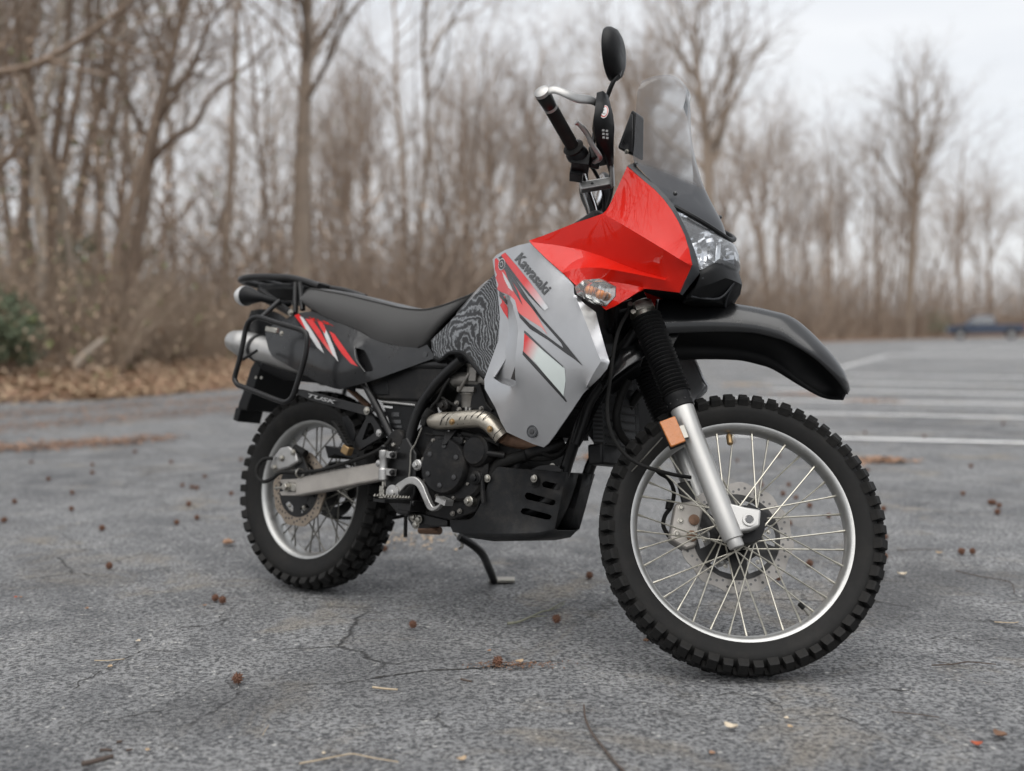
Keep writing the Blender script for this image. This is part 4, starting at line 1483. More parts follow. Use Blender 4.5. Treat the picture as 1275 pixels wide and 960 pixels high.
sm.material_offset_rim = 0
g = Geo()
for s in (-1, 1):       # stays under the lower yoke
    add('fender_bracket', 'black_metal', Geo().prism([(p[0], s * 0.075, p[2]) for p in [(1.1843,-0.08,0.8456),(1.2398,-0.08,0.8689),(1.2588,-0.08,0.8192),(1.2469,-0.08,0.783),(1.2196,-0.08,0.8011)]], (0, s * 0.004, 0)), ST, bevel=0.001)
# rear tongue of the fender running back towards the engine
tongue = []
for a, b_ in zip([(1.1633,-0.05,0.8333),(1.1344,-0.05,0.8139),(1.1059,-0.05,0.7917),(1.095,-0.05,0.7411),(1.0813,-0.05,0.6596)], [(1.179,-0.07,0.7473),(1.17,-0.07,0.7372),(1.1424,-0.07,0.7128),(1.111,-0.07,0.6794),(1.0882,-0.07,0.6421)]):
    ring = []
    for u in (-1, -0.6, 0, 0.6, 1):
        w = abs(u)
        p = Vector(a).lerp(Vector(b_), w ** 1.6)
        ring.append(Vector((p.x, (-1 if u < 0 else 1) * w * 0.07, p.z)))
    tongue.append(ring)
v = [p for r_ in tongue for p in r_]
f = [(i * 5 + j, i * 5 + j + 1, (i + 1) * 5 + j + 1, (i + 1) * 5 + j) for i in range(len(tongue) - 1) for j in range(4)]
tg = add('fender_tongue', 'black_gloss', Geo().add(v, f), ST, angle=60)
sm = tg.modifiers.new('thick', 'SOLIDIFY')
sm.thickness = 0.004

# ---- silver tank shroud
sh_out = [(0.7655,-0.155,1.0198),(0.7767,-0.155,1.0313),(0.8088,-0.16,1.0427),(0.8588,-0.17,1.0511),(0.912,-0.185,1.0529),(0.9285,-0.19,1.0402),(0.9677,-0.2,1.0171),(1.0223,-0.215,0.9797),(1.071,-0.23,0.9436),(1.1004,-0.242,0.9223),(1.11,-0.25,0.8989),(1.146,-0.256,0.872),(1.1774,-0.25,0.8511),(1.1969,-0.255,0.8078),(1.2248,-0.262,0.751),(1.2399,-0.268,0.7261),(1.2356,-0.27,0.7086),(1.2162,-0.268,0.6876)]
sh_out += [(1.1652,-0.258,0.648),(1.1151,-0.248,0.5852),(1.08,-0.24,0.5439),(1.055,-0.232,0.5187),(1.0408,-0.228,0.5099),(1.0063,-0.226,0.5161),(0.9614,-0.222,0.5283),(0.9106,-0.215,0.5427),(0.8872,-0.212,0.5672),(0.8598,-0.206,0.6049),(0.8091,-0.195,0.6561),(0.8009,-0.19,0.6826),(0.8144,-0.186,0.7315),(0.828,-0.178,0.7897),(0.8204,-0.17,0.8548),(0.8009,-0.163,0.9229),(0.7789,-0.157,0.9806)]
sh_cr = [[(1.1146,-0.253,0.8928),(1.1434,-0.266,0.8561),(1.1785,-0.276,0.803),(1.2133,-0.284,0.7462),(1.2263,-0.285,0.7255)], [(1.2263,-0.285,0.7255),(1.2052,-0.281,0.6963),(1.164,-0.268,0.634),(1.1053,-0.25,0.5555)]]
sh_hole = [[(0.8703,-0.21,0.9059),(0.8825,-0.21,0.9018),(0.9016,-0.21,0.8766),(0.922,-0.21,0.8384),(0.933,-0.21,0.8081),(0.9337,-0.21,0.7704),(0.9316,-0.21,0.7253),(0.931,-0.21,0.6689),(0.9128,-0.21,0.6617),(0.8718,-0.21,0.6712),(0.8416,-0.21,0.6856),(0.8609,-0.21,0.728),(0.8777,-0.21,0.7701),(0.8864,-0.21,0.8082),(0.8829,-0.21,0.854),(0.8749,-0.21,0.8847)]]
panel('tank_shroud', 'silver_paint', bike, sh_out, (), (), sh_cr, 0.0065, 0, key='shroud_form', film=True, soft=10, inflate=0.030, probe=True)
sh_hole = [[onto(p, 'shroud_form', 0) for p in h] for h in sh_hole]
shroud = panel('tank_shroud', 'silver_paint', bike, sh_out, (), sh_hole, sh_cr, 0.0065, 0.004, key='shroud', angle=60, film=True, soft=10, inflate=0.030)
# recessed scoop behind the opening, with its dark slot
lip = [onto(p, 'shroud', -0.0015) for p in [(0.92,-0.19,0.6617),(0.8984,-0.19,0.6588),(0.8571,-0.19,0.6684),(0.8216,-0.19,0.6851)]]
side_l = [onto(p, 'shroud', -0.0015) + Vector((0, dy, 0)) for p, dy in zip([(0.8398,-0.19,0.7302),(0.8568,-0.19,0.7727),(0.8656,-0.19,0.8112),(0.862,-0.19,0.8575),(0.8549,-0.19,0.8885),(0.8507,-0.19,0.9142)], (0.0, 0.0, 0.0, 0.0, 0.0, 0.0))]
bot = [p + Vector((0, d_, 0.004)) for p, d_ in zip(lip, (0.055, 0.046, 0.034, 0.020))]
sc_r = [onto(p, 'shroud', 0.0) + Vector((0, dy, 0)) for p, dy in zip([(0.8779,-0.2,0.9075),(0.8998,-0.2,0.8783),(0.9225,-0.2,0.8399),(0.934,-0.2,0.8096),(0.9352,-0.2,0.7718),(0.9334,-0.2,0.7265),(0.9325,-0.2,0.6738)], (0.010, 0.026, 0.038, 0.044, 0.050, 0.056, 0.060))]
panel('shroud_scoop', 'silver_paint', bike, bot + side_l + sc_r, (), (), (), 0.0075, 0.003, key='scoop', angle=60, film=True)
for s in (1, -1):
    g = Geo().add([Vector((p.x, p.y * s, p.z)) for p in lip + bot], [(i, i + 1, i + 5, i + 4) for i in range(3)])
    g.build('scoop_ledge', 'silver_paint', shroud[0 if s > 0 else 1], angle=60)
SLOT = [(0.9153,-0.19,0.7598),(0.9163,-0.19,0.7237),(0.9164,-0.19,0.6783),(0.8913,-0.19,0.6853),(0.9032,-0.19,0.7235)]
for s in (1, -1):       # black duct behind the slot
    Geo().box((0.86, -0.15 * s, 0.70), (0.09, 0.03, 0.14)).build('intake_duct', 'black_plastic', shroud[0 if s > 0 else 1])
# lower fixing screw, bezel of the shroud
q = onto((1.0081,-0.235,0.5484), 'shroud', 0.0028)
Geo().lathe([(0.0165, 0.002), (0.0165, -0.0015), (0.0135, -0.002), (0.0125, 0.0)], 28, q, closed=True).build('screw_recess', 'grey_plastic', shroud[0])
Geo().lathe([(0.0125, -0.0006), (0.0124, -0.001)], 24, q).build('screw_well', 'decal_grey', shroud[0])
Geo().lathe([(0.007, -0.001), (0.007, -0.003), (0.004, -0.0035)], 16, q).build('screw', 'decal_black', shroud[0])
# printed graphics
SHP = shroud[0]
RED, PINK, WHT, SIL = (0.55, 0.012, 0.012), (0.62, 0.24, 0.22), (0.66, 0.66, 0.65), (0.50, 0.51, 0.52)
def dk(name, pts, mt, off=0.0009, grad=None, key='shroud', parent=SHP):
    return decal(name, pts, mt, key, parent, off, 0.008, grad)
dk('scoop_slot', SLOT, 'decal_black', 0.0015, None, 'scoop')
dk('stripe', [(0.829,-0.2,1.0196),(0.8428,-0.2,1.026),(0.8875,-0.2,0.9861),(0.929,-0.2,0.9463),(0.9649,-0.2,0.9104),(1.0005,-0.2,0.8729),(0.9899,-0.2,0.8656),(0.9576,-0.2,0.8925),(0.9116,-0.2,0.9354),(0.8641,-0.2,0.9832)], 'printed_graphic', 0.0008, ((0.9155,-0.2,0.9429), (0.9865,-0.2,0.8769), RED, SIL))
dk('stripe', [(0.8215,-0.2,1.0129),(0.8307,-0.2,1.018),(0.8641,-0.2,0.9832),(0.9169,-0.2,0.9295),(0.9879,-0.2,0.8637),(0.984,-0.2,0.8664),(0.9332,-0.2,0.9063),(0.8733,-0.2,0.9635),(0.8439,-0.2,0.9937)], 'decal_black', 0.0011)
dk('stripe', [(0.8093,-0.2,1.0095),(0.8148,-0.2,1.0124),(0.8397,-0.2,0.988),(0.8849,-0.2,0.9439),(0.9138,-0.2,0.9143),(0.9716,-0.2,0.8452),(1.004,-0.2,0.8019),(0.9832,-0.2,0.8207),(0.9065,-0.2,0.8591),(0.901,-0.2,0.8669),(0.8902,-0.2,0.8938),(0.8722,-0.2,0.9076),(0.8613,-0.2,0.9118),(0.8315,-0.2,0.9214),(0.8166,-0.2,0.942),(0.8096,-0.2,0.9794),(0.8124,-0.2,0.9812)], 'printed_graphic', 0.0008, ((0.8823,-0.2,0.9017), (0.9881,-0.2,0.8169), RED, PINK))
dk('stripe', [(0.8401,-0.2,0.9841),(0.8519,-0.2,0.9856),(0.892,-0.2,0.9437),(0.9342,-0.2,0.8967),(0.9803,-0.2,0.8488),(1.0487,-0.2,0.7908),(1.1212,-0.2,0.7221),(1.0929,-0.2,0.7398),(1.0655,-0.2,0.7542),(1.0498,-0.2,0.7798),(0.9813,-0.2,0.8394),(0.9458,-0.2,0.8738),(0.9152,-0.2,0.9009),(0.8778,-0.2,0.9441)], 'decal_black', 0.0013)
dk('stripe', [(0.9011,-0.2,0.8661),(0.9063,-0.2,0.8611),(0.9457,-0.2,0.8303),(1.0035,-0.2,0.7982),(1.0413,-0.2,0.7761),(1.0691,-0.2,0.7615),(1.0655,-0.2,0.7542),(1.0091,-0.2,0.7871),(0.9471,-0.2,0.8171),(0.9105,-0.2,0.8477)], 'decal_black', 0.0013)
dk('stripe', [(0.8387,-0.2,0.9744),(0.8494,-0.2,0.9643),(0.8687,-0.2,0.9405),(0.883,-0.2,0.917),(0.8651,-0.2,0.929),(0.8483,-0.2,0.9527)], 'decal_white', 0.0014)
dk('stripe', [(0.8479,-0.2,0.978),(0.8584,-0.2,0.9698),(0.8944,-0.2,0.9206),(0.9174,-0.2,0.8799),(0.8881,-0.2,0.913),(0.8631,-0.2,0.9484)], 'decal_black', 0.0015)
dk('stripe', [(0.8271,-0.2,0.9262),(0.8615,-0.2,0.8963),(0.8653,-0.2,0.8828),(0.8295,-0.2,0.9125)], 'decal_black', 0.0013)
dk('stripe', [(0.8309,-0.2,0.9086),(0.8646,-0.2,0.8809),(0.8685,-0.2,0.8712),(0.8723,-0.2,0.8442),(0.8529,-0.2,0.8656),(0.8347,-0.2,0.8911)], 'printed_graphic', 0.0009, ((0.8205,-0.2,0.9419), (0.8258,-0.2,0.9379), RED, RED))
dk('stripe', [(0.9296,-0.2,0.8077),(0.9394,-0.2,0.802),(0.9934,-0.2,0.7647),(1.06,-0.2,0.7211),(1.0672,-0.2,0.7139),(1.0723,-0.2,0.6848),(1.0697,-0.2,0.6446),(1.0192,-0.2,0.6872),(0.9746,-0.2,0.7271),(0.931,-0.2,0.7585)], 'printed_graphic', 0.0008, ((0.9349,-0.2,0.7793), (0.9802,-0.2,0.7608), RED, (0.55, 0.60, 0.58)))
dk('stripe', [(0.93,-0.2,0.7597),(0.9331,-0.2,0.7567),(0.9946,-0.2,0.7089),(1.0625,-0.2,0.6516),(1.082,-0.2,0.6305),(1.0777,-0.2,0.6303),(0.9959,-0.2,0.6959),(0.9302,-0.2,0.7491)], 'decal_black', 0.0013)
dk('stripe', [(0.929,-0.2,0.8134),(0.9388,-0.2,0.8077),(0.9931,-0.2,0.7676),(1.0599,-0.2,0.7218),(1.0625,-0.2,0.7175),(0.9937,-0.2,0.7617),(0.9287,-0.2,0.8073)], 'decal_grey', 0.0014)
# round emblem
ec = Vector((0.8202,-0.18,0.9986))
for rr_, mt, of in ((0.0125, 'decal_white', 0.0018), (0.0110, 'decal_black', 0.0022), (0.0060, 'decal_white', 0.0026), (0.0046, 'decal_black', 0.0030)):
    dk('emblem', [ec + Vector((rr_ * 0.95 * math.cos(a), 0, rr_ * 1.3 * math.sin(a))) for a in [2 * math.pi * k / 22 for k in range(22)]], mt, of)
def lettering(name, body, o, e, u, mt, key, parent, off=0.0016, bold=0.03, shear=0.0, spacing=1.0):
    """text laid on a panel: origin, baseline end and cap-height point"""
    P, T = text_mesh(body, bold, shear, 3, spacing)
    o, e, u = Vector(o), Vector(e), Vector(u)
    v = [onto(o + (e - o) * a + (u - o) * b, key, off) if key else o + (e - o) * a + (u - o) * b for a, b in P]
    me = bpy.data.meshes.new(name)
    me.from_pydata(v, [], T)
    return finish(name, me, mt, parent, None, 60)
lettering('maker_lettering', 'Kawasaki', (0.8845,-0.21,1.0027), (0.9906,-0.21,0.9051), (0.907,-0.21,1.0217), 'decal_grey', 'shroud', SHP, 0.0016, 0.030, 0.0, 1.05)

# ---- knee pad of the tank with swirl print
kp = [(0.5434,-0.128,0.7984),(0.5855,-0.132,0.8272),(0.645,-0.138,0.8753),(0.7015,-0.142,0.9227),(0.7454,-0.148,0.9575),(0.7745,-0.152,0.9785),(0.7899,-0.154,0.941),(0.8077,-0.16,0.8835),(0.8233,-0.166,0.8323),(0.8262,-0.168,0.7933),(0.8091,-0.172,0.7374),(0.7861,-0.172,0.6938),(0.7419,-0.165,0.725),(0.6934,-0.156,0.7595),(0.6511,-0.148,0.7642),(0.6251,-0.143,0.7606),(0.5919,-0.137,0.7448),(0.5681,-0.133,0.7497),(0.5494,-0.129,0.7747)]
panel('knee_pad', 'swirl_print', bike, kp, (), (), (), 0.008, 0.006, angle=60, film=True, lines=[[(0.6076,-0.145,0.7962),(0.6753,-0.158,0.8173),(0.7364,-0.166,0.8441),(0.7652,-0.163,0.8837)], [(0.7392,-0.172,0.7982),(0.7927,-0.18,0.7527)]], soft=80)
g = Geo().tube(cr([(0.5694,-0.134,0.7461),(0.5949,-0.138,0.7389),(0.628,-0.144,0.7559),(0.654,-0.149,0.7595),(0.6962,-0.157,0.7548),(0.7447,-0.166,0.7194),(0.7882,-0.172,0.6872)], 4), 0.0055, 8, flat=1.2)
both(g, 'tank_edge', 'black_plastic')
# fuel tank body between the panels
rings = []
for (x, zt, zb, w) in ((0.585, 0.87, 0.76, 0.09), (0.62, 0.915, 0.73, 0.125), (0.70, 0.985, 0.71, 0.143), (0.80, 1.026, 0.70, 0.150), (0.90, 1.045, 0.72, 0.165), (1.0, 1.04, 0.76, 0.17), (1.06, 1.02, 0.82, 0.14)):
    ring = []
    for k in range(24):
        a = 2 * math.pi * k / 24
        c, s_ = math.cos(a), math.sin(a)
        ring.append(Vector((x, w * math.copysign(abs(c) ** 0.6, c), (zt + zb) / 2 + (zt - zb) / 2 * math.copysign(abs(s_) ** 0.7, s_))))
    rings.append(ring)
add('fuel_tank', 'silver_paint', Geo().rings(rings), angle=50)
add('fuel_cap', 'chrome', Geo().lathe([(0.038, 0), (0.038, 0.012), (0.03, 0.016)], 24, (0.86, 0, 1.036), m=Matrix.Rotation(R(90), 3, 'X')))

# ---- red upper fairing
fo = [(0.9173,-0.198,1.0557),(0.9574,-0.196,1.0659),(1.0074,-0.196,1.0802),(1.0557,-0.195,1.0945),(1.1027,-0.193,1.1056),(1.1364,-0.19,1.1151),(1.1439,-0.186,1.1244),(1.1526,-0.18,1.1466),(1.1664,-0.172,1.1921),(1.1835,-0.166,1.2404),(1.2053,-0.162,1.2216),(1.2341,-0.158,1.2003),(1.2628,-0.154,1.1772),(1.289,-0.151,1.1512),(1.3125,-0.148,1.1221),(1.3336,-0.146,1.0906),(1.3521,-0.144,1.0561),(1.3654,-0.143,1.0214),(1.3768,-0.142,0.9831),(1.3611,-0.138,0.9499),(1.342,-0.132,0.9164),(1.3113,-0.14,0.9193),(1.2826,-0.15,0.9223),(1.2566,-0.165,0.9233),(1.2271,-0.18,0.898),(1.1979,-0.196,0.8745),(1.1785,-0.205,0.8631)]
fo += [(1.1536,-0.222,0.8872),(1.1217,-0.232,0.9117),(1.1,-0.238,0.9256),(1.0589,-0.234,0.9557),(0.9985,-0.222,0.9962),(0.9364,-0.204,1.0393)]
fcr = [[(1.1452,-0.192,1.1114),(1.2025,-0.196,1.0808),(1.2626,-0.195,1.0468),(1.3172,-0.187,1.0155),(1.3543,-0.17,0.9924),(1.3769,-0.148,0.9789)],
       [(0.9244,-0.199,1.0508),(0.9959,-0.192,1.041),(1.0718,-0.181,1.0278),(1.1353,-0.172,1.0083),(1.1922,-0.164,0.9861),(1.2542,-0.157,0.9646),(1.3096,-0.152,0.9495)],
       [(1.0627,-0.236,0.9562),(1.0863,-0.232,0.9644),(1.1184,-0.226,0.9695),(1.16,-0.216,0.9689),(1.1957,-0.206,0.9639),(1.2432,-0.187,0.9562),(1.3127,-0.157,0.9444)],
       [(1.1383,-0.214,0.933),(1.1791,-0.194,0.9376),(1.2157,-0.176,0.9337),(1.2535,-0.16,0.9263)]]
fair = panel('upper_fairing', 'red_paint', bike, fo, (), (), fcr, 0.0065, 0.004, key='fairing', angle=60, film=True, inflate=0.002)

# ---- headlight, black nose surround and beak
def sym_loft(name, mt, rows, n=9, parent=bike, thick=0.004, angle=35, bulge=1.7):
    """rows of (right-edge point, centre-line point): nose surface symmetric about the centre plane"""
    rings = []
    for e, c in rows:
        e, c = Vector(e), Vector(c)
        ring = []
        for k in range(2 * n + 1):
            u = -1 + k / n
            w = abs(u)
            ring.append(Vector((c.x + (e.x - c.x) * w ** bulge, abs(e.y) * u, c.z + (e.z - c.z) * w ** bulge)))
        rings.append(ring)
    m_ = 2 * n + 1
    v = [p for r_ in rings for p in r_]
    f = [(i * m_ + j, i * m_ + j + 1, (i + 1) * m_ + j + 1, (i + 1) * m_ + j) for i in range(len(rings) - 1) for j in range(m_ - 1)]
    o = add(name, mt, Geo().add(v, f), angle=angle)
    if thick:
        sm = o.modifiers.new('thick', 'SOLIDIFY')
        sm.thickness = thick
        sm.offset = 0
    return o
# side trim strip along the red edge
tr_o = [(1.1834,-0.166,1.2414),(1.1958,-0.158,1.2498),(1.23,-0.153,1.215),(1.2663,-0.149,1.1844),(1.2969,-0.145,1.1546),(1.3167,-0.141,1.1286),(1.3291,-0.138,1.108),(1.3455,-0.135,1.0797),(1.363,-0.131,1.0443),(1.3775,-0.127,1.0092),(1.3858,-0.118,0.9664),(1.3638,-0.116,0.9414),(1.3444,-0.122,0.9116),(1.3402,-0.133,0.9168),(1.361,-0.139,0.9497),(1.3768,-0.143,0.9829),(1.3648,-0.144,1.0213),(1.3521,-0.145,1.0549),(1.3337,-0.147,1.0894),(1.3126,-0.149,1.1208),(1.2891,-0.152,1.1499),(1.2629,-0.155,1.1759),(1.2336,-0.159,1.1991)]
panel('fairing_trim', 'grey_plastic', bike, tr_o, (), (), (), 0.007, 0.034, angle=40, film=True)
rings = []
for e, m__ in (((1.3843,-0.118,0.9725), (1.4022,0.05,1.0156)), ((1.3874,-0.116,0.9604), (1.4135,0.05,0.9912)), ((1.3747,-0.112,0.9296), (1.4218,0.048,0.9665)), ((1.3506,-0.105,0.9101), (1.3787,0.044,0.914)), ((1.3196,-0.07,0.9006), (1.3004,0.03,0.907))):
    e, m__ = Vector(e), Vector(m__)
    h_ = [e, Vector(((e.x + m__.x) / 2 + 0.006, -(abs(e.y) + m__.y) / 2, (e.z + m__.z) / 2)), Vector((m__.x, -m__.y, m__.z)), Vector((m__.x + 0.004, -m__.y * 0.4, m__.z))]
    rings.append(h_ + [Vector((p.x, -p.y, p.z)) for p in reversed(h_)])
v = [p for r_ in rings for p in r_]
f = [(i * 8 + j, i * 8 + j + 1, (i + 1) * 8 + j + 1, (i + 1) * 8 + j) for i in range(4) for j in range(7)]
nose = add('nose_surround', 'black_plastic', Geo().add(v, f), angle=24)
sm = nose.modifiers.new('thick', 'SOLIDIFY')
sm.thickness = 0.006
# raised V rib on the beak
for s in (1, -1):
    q = [Vector(p) for p in [(1.3863,-0.11,0.9562),(1.3952,-0.04,0.9511),(1.417,-0.012,0.9756)]]
    q2 = [Vector(p) for p in [(1.3557,-0.1,0.9127),(1.392,-0.02,0.9204),(1.4201,0,0.9632)]]
    for pth, rad in ((q, 0.0032), (q2, 0.0028)):
        Geo().tube([(p.x + 0.002, p.y * s, p.z) for p in cr(pth, 4)], rad, 8).build('nose_rib', 'grey_plastic', nose)
# lens bowl: shell behind, reflector cups, clear cover
hl_rows = [((1.3072,-0.128,1.1338), (1.3936,0,1.0795)), ((1.3291,-0.136,1.1015), (1.4106,0,1.062)), ((1.3477,-0.132,1.0655), (1.4204,0,1.036)), ((1.3676,-0.126,1.023), (1.4223,0,1.0104)), ((1.3849,-0.118,0.9742), (1.4079,0,0.9964))]
hl = sym_loft('headlight', 'headlight_lens', hl_rows, bulge=1.9, thick=0.0, angle=60)
back_rows = []
for e, c in hl_rows:
    e, c = Vector(e), Vector(c)
    back_rows.append((e + Vector((-0.004, 0.0, 0.0)), c + Vector((-0.080, 0, 0))))
rings = []
for e, c in back_rows:
    rings.append([Vector((c.x + (e.x - c.x) * abs(u) ** 1.4, abs(e.y) * u, c.z + (e.z - c.z) * abs(u) ** 1.4)) for u in [-1 + k / 8 for k in range(17)]])
def lens_row(k):
    e, c = Vector(hl_rows[k][0]), Vector(hl_rows[k][1])
    return [Vector((c.x - 0.002 + (e.x - c.x) * abs(u) ** 1.9, abs(e.y) * u, c.z + (e.z - c.z) * abs(u) ** 1.9)) for u in [-1 + q / 8 for q in range(17)]]
rings = [lens_row(0)] + rings + [lens_row(-1)]
v = [p for r_ in rings for p in r_]
f = [(i * 17 + j, i * 17 + j + 1, (i + 1) * 17 + j + 1, (i + 1) * 17 + j) for i in range(len(rings) - 1) for j in range(16)]
Geo().add(v, f).build('lamp_shell', 'reflector_chrome', hl, angle=20)
for s in (-1, 1):
    c = Vector((1.318, 0.058 * s, 1.035))
    g = Geo()
    prof = [(0.050, 0.050), (0.046, 0.030), (0.036, 0.012), (0.018, 0.002), (0.008, 0.0)]
    rings = []
    for (r_, d_) in prof:
        rings.append([c + Vector((d_, r_ * math.cos(a), r_ * 1.05 * math.sin(a))) for a in [2 * math.pi * k / 28 for k in range(28)]])
    Geo().rings(rings, False).build('reflector_bowl', 'reflector_chrome', hl, angle=12)
    Geo().tube([c + Vector((0.004, 0, 0)), c + Vector((0.035, 0, 0))], [0.008, 0.006], 12).build('bulb', 'steel', hl)
Geo().prism([(1.375, -0.012, 1.07), (1.375, -0.012, 0.985), (1.300, -0.012, 0.985), (1.300, -0.012, 1.07)], (0, 0.024, 0)).build('lamp_divider', 'reflector_chrome', hl, bevel=0.004)
q = [(p[0], p[1], p[2]) for p in [(1.3829,-0.085,0.9897),(1.3865,-0.07,0.9979),(1.407,-0.005,1.0129),(1.3983,-0.02,0.9892),(1.3915,-0.045,0.9792),(1.3869,-0.08,0.9816)]]
Geo().prism([Vector(p) + Vector((0.002, 0, 0)) for p in q], (-0.012, 0, 0)).build('lamp_shade', 'decal_black', hl)
Geo().box((1.262, 0, 1.0), (0.11, 0.215, 0.15)).build('lamp_bucket', 'black_plastic', hl, bevel=0.02)
# brow strip above the lens
q = [(1.3053,-0.13,1.1352),(1.3382,-0.118,1.1177),(1.3656,-0.092,1.1015),(1.3864,-0.052,1.0866),(1.3959,-0.006,1.0762)]
add('headlight_brow', 'black_plastic', Geo().tube([(p[0] + 0.002, p[1], p[2]) for p in cr(q, 5)] + [(p[0] + 0.002, -p[1], p[2]) for p in reversed(cr(q, 5))], 0.0065, 8))

# ---- windscreen
rows = [((1.3075,-0.134,1.1329), (1.3871,0,1.0785)), ((1.2734,-0.146,1.1694), (1.3726,0,1.1211)), ((1.2336,-0.156,1.2156), (1.339,0,1.176)), ((1.201,-0.166,1.2533), (1.3042,0,1.2382)),
        ((1.198,-0.164,1.3001), (1.2782,0,1.3007)), ((1.1926,-0.158,1.3487), (1.2567,0,1.3635)), ((1.1876,-0.152,1.3933), (1.2448,0,1.4215)), ((1.1843,-0.147,1.425), (1.2434,0,1.4675)),
        ((1.1812,-0.138,1.456), (1.236,0,1.4992)), ((1.1783,-0.112,1.4845), (1.2198,0,1.5213))]
nn = 14
E_ = cr([r_[0] for r_ in rows], 4)
C_ = cr([r_[1] for r_ in rows], 4)
rings, cv = [], []
for i, (e, c) in enumerate(zip(E_, C_)):
    t = i / (len(E_) - 1)
    for k in range(2 * nn + 1):
        u = -1 + k / nn
        w = abs(u)
        b_ = 1.6 if t < 0.9 else 2.4
        rings.append(Vector((c.x + (e.x - c.x) * w ** b_, abs(e.y) * u, c.z + (e.z - c.z) * w ** b_)))
        lim = 0.33 - 0.05 * (1 - w)
        cv.append(0.93 if t < lim - 0.02 else (0.93 - 0.55 * (t - lim + 0.02) / 0.04 if t < lim + 0.02 else max(0.05, 0.36 * (1 - (t - lim) / 0.42))))
m_ = 2 * nn + 1
f = [(i * m_ + j, i * m_ + j + 1, (i + 1) * m_ + j + 1, (i + 1) * m_ + j) for i in range(len(E_) - 1) for j in range(m_ - 1)]
me = bpy.data.meshes.new('windscreen')
me.from_pydata(rings, [], f)
at = me.color_attributes.new('Col', 'FLOAT_COLOR', 'POINT')
for i, c in enumerate(cv):
    at.data[i].color = (c, c, c, 1)
ws = finish('windscreen', me, 'windscreen_acrylic', bike, None, 80)
for px_ in ((1.2022,-0.16,1.2466), (1.3046,-0.128,1.1694), (1.3872,-0.004,1.0735)):
    for s in (1, -1):
        Geo().ellipsoid((px_[0] + 0.002, px_[1] * s, px_[2]), (0.006, 0.006, 0.006), 12, 6).build('screen_screw', 'decal_black', ws)
# instrument cluster behind the screen
q = [Vector(p) for p in [(1.1536,-0.12,1.4079),(1.1692,-0.12,1.3952),(1.1771,-0.12,1.2792),(1.1188,-0.12,1.3088)]]
add('instrument_cluster', 'black_plastic', Geo().prism(q, (0, 0.045, 0)), bevel=0.006, seg=3)
q = [Vector(p) for p in [(1.1533,-0.122,1.3966),(1.161,-0.122,1.3913),(1.1677,-0.122,1.2902),(1.1297,-0.122,1.3092)]]
add('cluster_side', 'decal_black', Geo().prism(q, (0, 0.004, 0)), bevel=0.001)
add('cluster_bolt', 'steel', hexbolt(Geo(), (1.1527,-0.124,1.2939), 0.005, 0.003))
g = Geo().tube(cr([(1.16, -0.10, 1.20), (1.19, -0.03, 1.22), (1.21, 0.04, 1.21), (1.22, 0.11, 1.18)], 5), 0.009, 8)
g.box((1.22, 0, 1.13), (0.05, 0.18, 0.12))
add('cluster_stay', 'black_metal', g, bevel=0.003)

# ---- front signals
for s in (1, -1):
    c0 = Vector((1.1247,-0.262,0.9053))
    c1 = Vector((1.1951,-0.285,0.8941))
    e = Vector((0, s, 0))
    def sy(p): return Vector((p[0], p[1] * s, p[2]))
    lens_o = [(1.1404,-0.285,0.9061),(1.1657,-0.285,0.9238),(1.2125,-0.285,0.9251),(1.2411,-0.285,0.911),(1.2422,-0.285,0.886),(1.2165,-0.285,0.8605),(1.194,-0.285,0.8627),(1.1506,-0.285,0.8864)]
    cen = sum((Vector(p) for p in lens_o), Vector()) / 8
    rings = []
    for (sc, dy) in ((0.80, 0.030), (0.97, 0.020), (1.0, 0.0), (0.96, -0.016), (0.72, -0.028), (0.2, -0.031)):
        rings.append([sy(cen + (Vector(p) - cen) * sc + Vector((0, dy, 0))) for p in lens_o])
    sig = add('turn_signal', 'signal_lens', Geo().rings(rings), angle=25)
    rings = []
    for (sc, dy) in ((0.90, 0.022), (0.80, 0.032), (0.45, 0.036)):
        rings.append([sy(cen + (Vector(p) - cen) * sc + Vector((0, dy, 0))) for p in lens_o])
    Geo().rings(rings).build('signal_back', 'reflector_chrome', sig, angle=20)
    for (u, v_) in ((760, 345), (835, 372)):
        q = sy(Vector((0, 0, 0)) + Vector((1.1719,-0.275,0.9007)) + (Vector((1.2036,-0.275,0.8894)) - Vector((1.1719,-0.275,0.9007))) * ((u - 760) / 75.0))
        Geo().ellipsoid(q, (0.014, 0.014, 0.012), 12, 8).build('bulb', 'orange_bulb', sig)
    g = Geo()
    for k in range(7):
        t = k / 6
        a = Vector((1.1874,-0.314,0.91)).lerp(Vector((1.2523,-0.314,0.9019)), t)
        b2 = Vector((1.1821,-0.314,0.8806)).lerp(Vector((1.2471,-0.314,0.8722)), t)
        g.tube([sy(a), sy(b2)], 0.0012, 5)
    g.build('lens_ribs', 'clear_lens', sig)
    g = Geo().prism([sy(Vector(p)) for p in [(1.1159,-0.268,0.9142),(1.1324,-0.268,0.9183),(1.1392,-0.268,0.8914),(1.1202,-0.268,0.8918)]], (0, 0.045 * s, 0))
    g.build('signal_stalk', 'black_plastic', sig, bevel=0.004)

